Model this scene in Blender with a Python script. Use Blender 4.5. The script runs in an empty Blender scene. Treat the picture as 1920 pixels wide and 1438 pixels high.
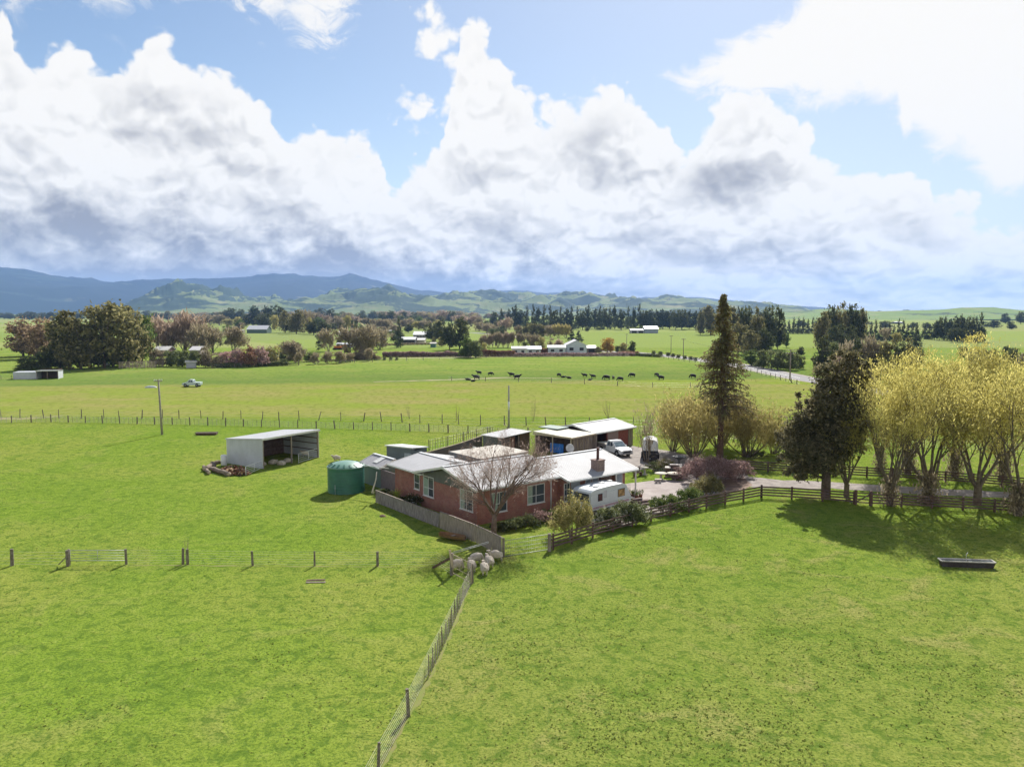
import bpy, math, random
import numpy as np
from mathutils import Vector, Matrix
C = bpy.context.scene.collection
PI = math.pi; R = math.radians
F = 1508.0; H = 18.0; PITCH = math.atan(134 / 1508)
SUN_AZ = R(15.8); SUN_EL = R(37.5)
EXPO = 1.1

def ray(px, py):
    dx = (px - 960) / F; dy = (719 - py) / F
    return (dx, math.cos(PITCH) + dy * math.sin(PITCH), -math.sin(PITCH) + dy * math.cos(PITCH))
def P(px, py, z=0.0):
    """point of the photo that stands at height z"""
    d = ray(px, py); t = (z - H) / d[2]
    return (d[0] * t, d[1] * t, z)
def at(px, Y, z=0.0):
    return ((px - 960) * Y / F * 1.0, Y, z)
def hgt(pix, Y):
    return pix * Y / F

# ---------------------------------------------------------------- objects
def put(o, parent=None):
    C.objects.link(o)
    if parent is not None: o.parent = parent
    return o
def tag(o, label=None, cat=None, group=None, kind=None):
    if label: o['label'] = label
    if cat: o['category'] = cat
    if group: o['group'] = group
    if kind: o['kind'] = kind
    return o
def thing(name, label, cat, loc=(0, 0, 0), rz=0.0, group=None, scale=None):
    o = bpy.data.objects.new(name, None); o.empty_display_size = 0.3
    put(o); o.location = loc; o.rotation_euler = (0, 0, rz)
    if scale: o.scale = (scale,) * 3 if isinstance(scale, (int, float)) else scale
    return tag(o, label, cat, group)
def dup(root, loc=None, rz=None, label=None, group=None, scale=None):
    def rec(o, par):
        c = o.copy(); C.objects.link(c)
        if par is not None: c.parent = par
        for ch in list(o.children): rec(ch, c)
        return c
    r = rec(root, None)
    if loc is not None: r.location = loc
    if rz is not None: r.rotation_euler = (0, 0, rz)
    if scale is not None: r.scale = (scale,) * 3 if isinstance(scale, (int, float)) else scale
    if label: r['label'] = label
    if group: r['group'] = group
    return r

class MB:
    def __init__(s): s.v = []; s.f = []; s.m = []; s.mi = 0; s.sm = []
    def add(s, vs, fs, smooth=False):
        n = len(s.v); s.v += [tuple(q) for q in vs]
        for f in fs: s.f.append(tuple(i + n for i in f)); s.m.append(s.mi); s.sm.append(smooth)
        return s
    def mat(s, i): s.mi = i; return s
    def box(s, x0, y0, z0, x1, y1, z1):
        if x0 > x1: x0, x1 = x1, x0
        if y0 > y1: y0, y1 = y1, y0
        if z0 > z1: z0, z1 = z1, z0
        v = [(x0, y0, z0), (x1, y0, z0), (x1, y1, z0), (x0, y1, z0), (x0, y0, z1), (x1, y0, z1), (x1, y1, z1), (x0, y1, z1)]
        return s.add(v, [(3, 2, 1, 0), (4, 5, 6, 7), (0, 1, 5, 4), (1, 2, 6, 5), (2, 3, 7, 6), (3, 0, 4, 7)])
    def hexa(s, v):   # 8 corners, bottom 4 ccw then top 4
        return s.add(v, [(3, 2, 1, 0), (4, 5, 6, 7), (0, 1, 5, 4), (1, 2, 6, 5), (2, 3, 7, 6), (3, 0, 4, 7)])
    def bar(s, a, b, w, h=None, up=(0, 0, 1)):
        """rectangular bar from a to b, width w (sideways), height h"""
        h = h or w; a = Vector(a); b = Vector(b); d = (b - a).normalized(); u = Vector(up)
        if abs(d.dot(u)) > .98: u = Vector((1, 0, 0))
        sd = d.cross(u).normalized() * w / 2; u2 = sd.cross(d).normalized() * h / 2
        vs = [a - sd - u2, a + sd - u2, b + sd - u2, b - sd - u2, a - sd + u2, a + sd + u2, b + sd + u2, b - sd + u2]
        return s.hexa(vs)
    def tube(s, pts, rad, n=6, cap=True, smooth=True):
        pts = [Vector(p) for p in pts]; k = len(pts)
        if not hasattr(rad, '__len__'): rad = [rad] * k
        vs = []; fs = []
        d0 = (pts[1] - pts[0]).normalized()
        ref = Vector((0, 0, 1)) if abs(d0.z) < .9 else Vector((1, 0, 0))
        for i, p in enumerate(pts):
            d = (pts[min(i + 1, k - 1)] - pts[max(i - 1, 0)]).normalized()
            a = d.cross(ref).normalized(); b = d.cross(a).normalized()
            for j in range(n):
                t = 2 * PI * j / n
                vs.append(p + (a * math.cos(t) + b * math.sin(t)) * rad[i])
        for i in range(k - 1):
            for j in range(n):
                j2 = (j + 1) % n
                fs.append((i * n + j, i * n + j2, (i + 1) * n + j2, (i + 1) * n + j))
        if cap: fs.append(tuple(range(n))[::-1]); fs.append(tuple((k - 1) * n + j for j in range(n)))
        return s.add(vs, fs, smooth)
    def cyl(s, x, y, z0, z1, r, n=12, r2=None):
        return s.tube([(x, y, z0), (x, y, z1)], [r, r if r2 is None else r2], n, smooth=n > 8)
    def lathe(s, prof, n=24, c=(0, 0), smooth=True):
        vs = []; fs = []
        for (r, z) in prof:
            for j in range(n):
                t = 2 * PI * j / n; vs.append((c[0] + r * math.cos(t), c[1] + r * math.sin(t), z))
        for i in range(len(prof) - 1):
            for j in range(n):
                j2 = (j + 1) % n; fs.append((i * n + j, i * n + j2, (i + 1) * n + j2, (i + 1) * n + j))
        return s.add(vs, fs, smooth)
    def prism(s, poly, vec, smooth=False):
        """extrude a polygon of 3D points along vec"""
        n = len(poly); v = [Vector(p) for p in poly]; w = [p + Vector(vec) for p in v]
        fs = [tuple(range(n))[::-1], tuple(range(n, 2 * n))]
        for i in range(n):
            j = (i + 1) % n; fs.append((i, j, n + j, n + i))
        return s.add(v + w, fs, smooth)
    def blob(s, c, r, n=8, m=6, jit=0.0, rnd=random):
        vs = []; fs = []
        for i in range(m + 1):
            ph = PI * i / m
            for j in range(n):
                t = 2 * PI * j / n; k = 1 + rnd.uniform(-jit, jit)
                vs.append((c[0] + r[0] * k * math.sin(ph) * math.cos(t), c[1] + r[1] * k * math.sin(ph) * math.sin(t), c[2] + r[2] * k * math.cos(ph)))
        for i in range(m):
            for j in range(n):
                j2 = (j + 1) % n; fs.append((i * n + j, (i + 1) * n + j, (i + 1) * n + j2, i * n + j2))
        return s.add(vs, fs, True)
    def build(s, name, mats, parent=None, fix=True):
        me = bpy.data.meshes.new(name); me.from_pydata(s.v, [], s.f)
        if not isinstance(mats, (list, tuple)): mats = [mats]
        for m in mats: me.materials.append(m)
        me.polygons.foreach_set('material_index', s.m)
        me.polygons.foreach_set('use_smooth', s.sm)
        if fix:
            import bmesh
            b = bmesh.new(); b.from_mesh(me); bmesh.ops.recalc_face_normals(b, faces=b.faces); b.to_mesh(me); b.free()
        me.update()
        return put(bpy.data.objects.new(name, me), parent)

def mesh_np(name, verts, quads, mat, parent=None, smooth=False, tri=False):
    """fast mesh from numpy arrays"""
    k = 3 if tri else 4
    me = bpy.data.meshes.new(name); nv = len(verts); nf = len(quads)
    me.vertices.add(nv); me.vertices.foreach_set('co', np.asarray(verts, dtype=np.float32).ravel())
    me.loops.add(nf * k); me.loops.foreach_set('vertex_index', np.asarray(quads, dtype=np.int32).ravel())
    me.polygons.add(nf); me.polygons.foreach_set('loop_start', np.arange(0, nf * k, k, dtype=np.int32))
    me.polygons.foreach_set('use_smooth', np.full(nf, smooth, dtype=bool))
    me.update(calc_edges=True); me.materials.append(mat)
    return put(bpy.data.objects.new(name, me), parent)

# ---------------------------------------------------------------- materials
def nt_new(name):
    m = bpy.data.materials.new(name); m.use_nodes = True; nt = m.node_tree
    b = nt.nodes['Principled BSDF']; return m, nt, b
class N:
    """small node-writing helper"""
    def __init__(s, nt, flat=False): s.nt = nt; s.flat = flat
    def new(s, t, **kw):
        n = s.nt.nodes.new(t)
        for k, v in kw.items(): setattr(n, k, v)
        return n
    def link(s, a, b): s.nt.links.new(a, b)
    def inp(s, n, i, v):
        if v is None: return
        if hasattr(v, 'is_output') or isinstance(v, bpy.types.NodeSocket): s.link(v, n.inputs[i])
        else: n.inputs[i].default_value = v
    def m(s, op, a, b=None, c=None, clamp=False):
        n = s.new('ShaderNodeMath', operation=op, use_clamp=clamp)
        s.inp(n, 0, a); s.inp(n, 1, b); s.inp(n, 2, c); return n.outputs[0]
    def vm(s, op, a, b=None):
        n = s.new('ShaderNodeVectorMath', operation=op); s.inp(n, 0, a); s.inp(n, 1, b)
        return n.outputs['Value'] if op in ('LENGTH', 'DOT_PRODUCT', 'DISTANCE') else n.outputs[0]
    def mr(s, v, a, b, c=0.0, d=1.0, smooth=True):
        n = s.new('ShaderNodeMapRange', interpolation_type='SMOOTHSTEP' if smooth else 'LINEAR')
        for i, q in enumerate((v, a, b, c, d)): s.inp(n, i, q)
        return n.outputs[0]
    def mix(s, f, a, b, mode='MIX'):
        n = s.new('ShaderNodeMix', data_type='RGBA', blend_type=mode)
        s.inp(n, 0, f); s.inp(n, 6, a); s.inp(n, 7, b); return n.outputs[2]
    def noise(s, v, scale, detail=4, rough=.55, dist=0.0, out=0, lac=2.0):
        n = s.new('ShaderNodeTexNoise', noise_dimensions='2D' if s.flat else '3D'); s.inp(n, 'Vector', v)
        n.inputs['Scale'].default_value = scale; n.inputs['Detail'].default_value = detail
        n.inputs['Roughness'].default_value = rough; n.inputs['Distortion'].default_value = dist; n.inputs['Lacunarity'].default_value = lac
        return n.outputs[out]
    def voro(s, v, scale, feat='F1', smooth=.5, out='Distance'):
        n = s.new('ShaderNodeTexVoronoi', feature=feat, voronoi_dimensions='2D' if s.flat else '3D'); s.inp(n, 'Vector', v); n.inputs['Scale'].default_value = scale
        if feat == 'SMOOTH_F1': n.inputs['Smoothness'].default_value = smooth
        return n.outputs[out]
    def ramp(s, v, stops):
        n = s.new('ShaderNodeValToRGB'); s.inp(n, 0, v); e = n.color_ramp.elements
        while len(e) < len(stops): e.new(.5)
        for q, (p, c) in zip(e, stops): q.position = p; q.color = (*c, 1)
        return n.outputs[0]
def c4(c): return (c[0], c[1], c[2], 1.0)
MATS = {}
def mat(name, col, rough=.7, var=.15, scale=3.0, metal=0.0, bump=0.0, bscale=20.0, spec=.3, col2=None, coord='Object', stretch=None, detail=4):
    if name in MATS: return MATS[name]
    m, nt, b = nt_new(name); n = N(nt)
    tc = n.new('ShaderNodeTexCoord').outputs[coord]
    if stretch: tc = n.vm('MULTIPLY', tc, stretch)
    f = n.noise(tc, scale, detail, .6)
    f = n.mr(f, .3, .7)
    c2 = col2 or tuple(min(1, x * (1 + var)) for x in col); c1 = col if col2 else tuple(x * (1 - var) for x in col)
    n.link(n.mix(f, c4(c1), c4(c2)), b.inputs['Base Color'])
    b.inputs['Roughness'].default_value = rough; b.inputs['Metallic'].default_value = metal
    b.inputs['Specular IOR Level'].default_value = spec
    if bump:
        bp = n.new('ShaderNodeBump'); bp.inputs['Strength'].default_value = bump; bp.inputs['Distance'].default_value = .03
        n.link(n.noise(tc, bscale, 3), bp.inputs['Height']); n.link(bp.outputs[0], b.inputs['Normal'])
    MATS[name] = m; return m
def foliage(name, c1, c2, c3=None, trans=.35, scale=.6, rough=.7):
    """leaf material: colour varies from clump to clump, light passes through the leaves"""
    if name in MATS: return MATS[name]
    m, nt, b = nt_new(name); n = N(nt)
    geo = n.new('ShaderNodeNewGeometry'); oi = n.new('ShaderNodeObjectInfo')
    tc = n.new('ShaderNodeTexCoord').outputs['Object']
    off = n.vm('ADD', tc, n.vm('SCALE', geo.outputs['Position'], None)) if False else n.vm('ADD', geo.outputs['Position'], (3.1, 7.7, 1.3))
    a = n.noise(off, scale, 3, .6); a = n.mr(a, .35, .65)
    col = n.mix(a, c4(c1), c4(c2))
    rnd = geo.outputs['Random Per Island']
    if c3: col = n.mix(n.m('MULTIPLY', n.m('POWER', rnd, 2.0), .8), col, c4(c3))
    v = n.m('MULTIPLY_ADD', rnd, .5, .75); v2 = n.m('MULTIPLY_ADD', oi.outputs['Random'], .3, .85)
    col = n.vm('SCALE', col); nt.links.new(n.m('MULTIPLY', v, v2), col.node.inputs['Scale'])
    dn = n.new('ShaderNodeBsdfDiffuse'); tr = n.new('ShaderNodeBsdfTranslucent'); mx = n.new('ShaderNodeMixShader')
    n.link(col, dn.inputs[0]); n.link(col, tr.inputs[0]); mx.inputs[0].default_value = trans
    n.link(dn.outputs[0], mx.inputs[1]); n.link(tr.outputs[0], mx.inputs[2])
    nt.nodes.remove(b); n.link(mx.outputs[0], nt.nodes['Material Output'].inputs[0])
    MATS[name] = m; return m
# ---------------------------------------------------------------- camera, sun, sky
cam = bpy.data.cameras.new('camera'); co = put(bpy.data.objects.new('camera', cam))
cam.sensor_width = 36; cam.lens = 36 * F / 1920; cam.clip_end = 60000; cam.clip_start = .5
co.location = (0, 0, H); co.rotation_euler = (PI / 2 - PITCH, 0, 0)
S = bpy.context.scene; S.camera = co
S.view_settings.view_transform = 'Standard'; S.view_settings.look = 'None'; S.view_settings.gamma = 1
S.view_settings.exposure = EXPO
S.cycles.max_bounces = 5; S.cycles.diffuse_bounces = 2; S.cycles.glossy_bounces = 2; S.cycles.transmission_bounces = 4
S.cycles.volume_bounces = 1; S.cycles.transparent_max_bounces = 8; S.cycles.use_denoising = True
S.cycles.use_adaptive_sampling = True; S.cycles.adaptive_threshold = .02
sl = bpy.data.lights.new('sun', 'SUN'); sl.energy = 3.8; sl.angle = R(.55); sl.color = (1, .96, .88)
so = put(bpy.data.objects.new('sun', sl)); so.rotation_euler = (PI / 2 - SUN_EL, 0, PI - SUN_AZ)
so.location = (30, 60, 80)
W = bpy.data.worlds.new('World'); S.world = W; W.use_nodes = True
def azv(px, py):
    d = ray(px, py); return math.atan2(d[0], d[1]), d[2] / math.hypot(d[0], d[1])
def build_world():
    nt = W.node_tree; n = N(nt, True); bg = nt.nodes['Background']
    sky = n.new('ShaderNodeTexSky', sky_type='NISHITA', sun_disc=False)
    sky.sun_elevation = SUN_EL; sky.sun_rotation = SUN_AZ
    sky.altitude = 300; sky.air_density = 1.0; sky.dust_density = .4; sky.ozone_density = 1.5
    g = n.new('ShaderNodeTexCoord').outputs['Generated']
    sep = n.new('ShaderNodeSeparateXYZ'); n.link(g, sep.inputs[0])
    x, y, z = sep.outputs
    az = n.m('ARCTAN2', x, y)
    hor = n.m('SQRT', n.m('ADD', n.m('MULTIPLY', x, x), n.m('ADD', n.m('MULTIPLY', y, y), 1e-6)))
    v = n.m('DIVIDE', z, hor)
    v = n.m('MINIMUM', v, 3.0)
    def curve(pts):
        c = n.new('ShaderNodeFloatCurve')
        fac = n.m('MULTIPLY_ADD', az, .5, .5)   # az -1..1 -> 0..1
        n.link(fac, c.inputs['Value'])
        q = []
        for p in pts:
            a, t = azv(*p) if len(p) == 2 else (p[0], p[1])
            q.append(((a + 1) / 2, t))
        cu = c.mapping.curves[0]
        while len(cu.points) < len(q): cu.points.new(.5, .5)
        for pt, (a, t) in zip(cu.points, q): pt.location = (max(0, min(1, a)), max(0, min(1, (t + .3) / 1.3))); pt.handle_type = 'VECTOR'
        c.mapping.use_clip = False; c.mapping.update()
        return n.m('MULTIPLY_ADD', c.outputs[0], 1.3, -.3)
    cxy = n.new('ShaderNodeCombineXYZ'); n.link(az, cxy.inputs[0]); n.link(v, cxy.inputs[1])
    q = cxy.outputs[0]                                            # (azimuth, tan elevation)
    # clouds flatten towards the horizon
    cfl = n.new('ShaderNodeCombineXYZ'); n.link(az, cfl.inputs[0])
    n.link(n.m('MULTIPLY', n.m('POWER', n.m('MAXIMUM', v, .002), .62), 1.0), cfl.inputs[1]); qf = cfl.outputs[0]
    def billow(p):
        a = n.voro(p, 9.0, 'SMOOTH_F1', .35); b = n.voro(p, 22.0, 'SMOOTH_F1', .3); c = n.m('MULTIPLY', n.voro(p, 58.0), 1.1)
        s_ = n.m('ADD', n.m('MULTIPLY', a, .55), n.m('ADD', n.m('MULTIPLY', b, .28), n.m('MULTIPLY', c, .17)))
        return n.m('SUBTRACT', .5, s_)
    warp = n.vm('ADD', qf, n.vm('MULTIPLY', n.vm('SUBTRACT', n.noise(qf, 14, 3, .6, out=1), (.5, .5, .5)), (.05, .05, 0)))
    bl = billow(warp)
    sh = n.vm('ADD', warp, (.004, .016, 0)); bl2 = billow(sh)
    fb = n.m('SUBTRACT', n.noise(q, 11, 9, .6), .5)
    fw = n.m('SUBTRACT', n.noise(n.vm('MULTIPLY', q, (1, 1.5, 1)), 20, 10, .68, .6), .5)
    # layer 1: the cumulus bank
    top = curve([(-1, .2), (-.75, .31), (-40, 92), (0, 92), (22, 110), (60, 125), (88, 120), (96, 82), (130, 72), (190, 100), (240, 118), (252, 88), (300, 84), (330, 118), (380, 142), (450, 150),
                 (490, 185), (512, 235), (535, 290), (552, 262), (565, 236), (600, 250), (640, 285), (655, 292), (665, 276), (700, 278), (718, 300), (724, 335), (745, 330), (760, 312), (800, 300), (808, 268), (830, 262), (850, 150), (866, 52), (905, 48), (938, 90), (950, 128), (962, 175), (985, 215), (1010, 240), (1040, 225),
                 (1060, 196), (1110, 186), (1150, 174), (1185, 186), (1215, 218), (1255, 222), (1280, 262), (1276, 320), (1296, 320), (1304, 255), (1330, 205), (1370, 170), (1410, 160), (1440, 172), (1470, 205), (1495, 260),
                 (1508, 300), (1560, 318), (1600, 326), (1640, 338), (1690, 336), (1735, 340), (1750, 390), (1800, 392), (1840, 410), (1920, 440), (.72, .14), (1, .16)])
    d1 = n.m('ADD', n.m('SUBTRACT', top, v), n.m('ADD', n.m('MULTIPLY', bl, .10), n.m('MULTIPLY', fb, .06)))
    d1 = n.m('ADD', d1, .004)
    a1 = n.mr(d1, -.002, .012)
    # side tower piece left of the centre peak
    def ell(px, py, sx, sy):
        a, t = azv(px, py)
        return n.vm('LENGTH', n.vm('DIVIDE', n.vm('SUBTRACT', q, (a, t, 0)), (sx / F, sy / F, 1)))
    e1 = n.m('SUBTRACT', 1.0, ell(790, 195, 52, 62))
    e1b = n.m('SUBTRACT', 1.0, ell(845, 170, 90, 95))
    e2 = n.m('SUBTRACT', 1.0, ell(1505, 265, 22, 22))
    es = n.m('MAXIMUM', n.m('MAXIMUM', e1, e1b), e2)
    a1b = n.mr(n.m('ADD', n.m('MULTIPLY', es, .42), n.m('ADD', n.m('MULTIPLY', fb, 1.0), n.m('MULTIPLY', bl, 1.3))), .02, .22)
    a1 = n.m('MAXIMUM', a1, a1b)
    # layer 2: the bright sheet at upper right
    bot = curve([(-1, .9), (0, .9), (1150, 60), (1230, 130), (1290, 165), (1360, 178), (1420, 200), (1500, 190), (1560, 196), (1640, 188), (1690, 192), (1706, 230), (1690, 270), (1740, 290), (1800, 300), (1850, 335), (1890, 365), (1925, 372), (.75, .12), (1, .2)])
    top2 = curve([(-1, 0), (0, 0), (1200, 170), (1240, 148), (1300, 130), (1320, 108), (1370, 80), (1440, 50), (1490, 0), (.38, .5), (.6, .8), (1, .8)])
    d2 = n.m('MINIMUM', n.m('SUBTRACT', v, bot), n.m('SUBTRACT', top2, v))
    a2 = n.mr(n.m('ADD', d2, n.m('ADD', n.m('MULTIPLY', fw, .07), n.m('MULTIPLY', fb, .05))), -.008, .022)
    a2 = n.m('MULTIPLY', a2, n.mr(v, .55, .85, 1, 0))
    # layer 3: thin wisps along the top
    bot3 = curve([(-1, .35), (-60, 110), (30, 78), (80, 66), (105, 40), (125, 10), (170, 26), (230, 38), (265, 26), (290, -10), (380, -25), (450, 0), (500, 40), (560, 85), (590, 110), (620, 90), (650, 40), (700, 10), (760, -30), (.0, .42), (.3, .6), (1, .8)])
    a3 = n.mr(n.m('ADD', n.m('SUBTRACT', v, bot3), n.m('MULTIPLY', fw, .18)), -.01, .045)
    a3 = n.m('MULTIPLY', a3, n.mr(n.noise(q, 5.5, 8, .65), .34, .56))
    a3 = n.m('MULTIPLY', a3, n.mr(v, .5, .8, .95, .25))
    al = n.m('MAXIMUM', a1, n.m('MAXIMUM', a2, a3))
    # shading: relief towards the light, grey bellies, dark flat base on the left
    relief = n.m('MULTIPLY', n.m('SUBTRACT', bl, bl2), 1.35)
    grey = None
    for (px, py, sx, sy, am) in [(290, 215, 110, 60, .55), (1130, 262, 95, 50, .75), (1180, 320, 120, 40, .35), (1375, 345, 120, 42, .8), (800, 420, 90, 32, .6), (440, 455, 120, 30, .6), (130, 430, 160, 50, .35),
                                 (1010, 430, 140, 34, .6), (1300, 482, 110, 18, .6), (1430, 470, 150, 30, .35), (1220, 440, 90, 22, .5), (560, 400, 90, 40, .3), (60, 300, 80, 60, .25), (420, 300, 110, 70, .35), (1640, 470, 180, 20, .3), (1650, 545, 200, 14, .3), (1010, 330, 100, 60, .2)]:
        e = n.mr(ell(px, py, sx * 1.5, sy * 1.6), 1.0, 0.0, 0.0, am)
        grey = e if grey is None else n.m('ADD', grey, e)
    gn = n.mr(n.noise(qf, 10, 4, .5, .2), .36, .64, .35, 1.2)
    grey = n.m('MULTIPLY', grey, gn)
    # base band: follows the bottom of the bank, fades to the right
    bandtop = n.mr(az, -.5, .35, .135, .045, smooth=False)
    band = n.mr(n.m('ADD', v, n.m('ADD', n.m('MULTIPLY', fb, .16), n.m('MULTIPLY', fw, .05))), bandtop, n.m('MULTIPLY', bandtop, .3))
    band = n.m('MULTIPLY', band, n.mr(az, -.06, .3, 1.0, .12))
    streak = n.mr(n.noise(n.vm('MULTIPLY', q, (5, 34, 1)), 1.0, 6, .6, .4), .46, .64)
    streak = n.m('MULTIPLY', streak, n.mr(v, .16, .05)); streak = n.m('MULTIPLY', streak, n.mr(az, -.2, .2, .2, .35))
    soft = n.m('MULTIPLY', n.mr(n.noise(warp, 8, 6, .6), .45, .75), .14)
    tot = n.m('ADD', n.m('MULTIPLY', grey, .8), n.m('ADD', n.m('MULTIPLY', band, 1.0), n.m('ADD', n.m('MULTIPLY', streak, .38), soft)))
    tot = n.m('SUBTRACT', tot, relief)
    tot = n.m('MULTIPLY', tot, n.mr(d1, .0, .07))               # rims stay bright
    tot = n.m('MULTIPLY', tot, n.m('SUBTRACT', 1.0, n.m('MULTIPLY', a2, .72)))
    tot = n.m('MAXIMUM', n.m('MINIMUM', tot, 1.0), -.1)
    K = .92 / 2 ** EXPO
    white = (K * 1.11, K * 1.08, K * 1.03, 1); dark = (K * .36, K * .355, K * .385, 1); midg = (K * .68, K * .67, K * .67, 1)
    cc = n.mix(n.mr(tot, 0, .5, 0, 1, False), white, midg)
    cc = n.mix(n.mr(tot, .5, 1, 0, 1, False), cc, dark)
    # clear sky: the sky texture, thinned by bright moist air towards the sun
    sk = n.vm('SCALE', sky.outputs[0]); sk.node.inputs['Scale'].default_value = SKYK
    veil = n.mr(az, -.45, .55, .0, .42, False)
    veil = n.m('ADD', veil, n.mr(v, .3, .0, .0, .25)); veil = n.m('MAXIMUM', veil, 0.0)
    veil = n.m('MULTIPLY', veil, n.mr(v, .45, 1.1, 1.0, .0)); 
    veil = n.m('MULTIPLY', veil, n.mr(y, -.1, .4))
    sk = n.mix(veil, sk, (K * .82, K * .88, K * 1.0, 1))
    al = n.m('MULTIPLY', al, n.mr(v, 1.0, 2.0, 1.0, .25))
    col = n.mix(al, sk, cc)
    lowc = n.mr(v, -.02, -.2)
    col = n.mix(lowc, col, (.10, .12, .08, 1))
    n.link(col, bg.inputs['Color']); bg.inputs['Strength'].default_value = 1.0
SKYK = .052
build_world()
W.cycles.sampling_method = 'MANUAL'; W.cycles.sample_map_resolution = 512
# ---------------------------------------------------------------- terrain
def vnoise(x, y, seed=0):
    """smooth 2D value noise, numpy"""
    xi = np.floor(x).astype(np.int64); yi = np.floor(y).astype(np.int64); xf = x - xi; yf = y - yi
    def h(a, b):
        n = (a * 374761393 + b * 668265263 + seed * 974634777) & 0xffffffff
        n = ((n ^ (n >> 13)) * 1274126177) & 0xffffffff
        return ((n ^ (n >> 16)) & 0xffff) / 65535.0
    u = xf * xf * (3 - 2 * xf); w = yf * yf * (3 - 2 * yf)
    return (h(xi, yi) * (1 - u) + h(xi + 1, yi) * u) * (1 - w) + (h(xi, yi + 1) * (1 - u) + h(xi + 1, yi + 1) * u) * w
def fbm(x, y, o=5, seed=0, ridged=False):
    s = 0; a = .5; t = 0
    for i in range(o):
        n = vnoise(x, y, seed + i * 17)
        if ridged: n = (1 - np.abs(2 * n - 1)) ** 1.6
        s = s + a * n; t += a; a *= .5; x = x * 2.03 + 11.3; y = y * 2.03 - 7.1
    return s / t
def grid_mesh(name, X, Y, Z, m, parent=None):
    r, c = X.shape; v = np.stack([X, Y, Z], -1).reshape(-1, 3)
    i = np.arange((r - 1) * (c - 1)); a = (i // (c - 1)) * c + i % (c - 1)
    return mesh_np(name, v, np.stack([a, a + 1, a + c + 1, a + c], -1), m, parent, smooth=True)

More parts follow.
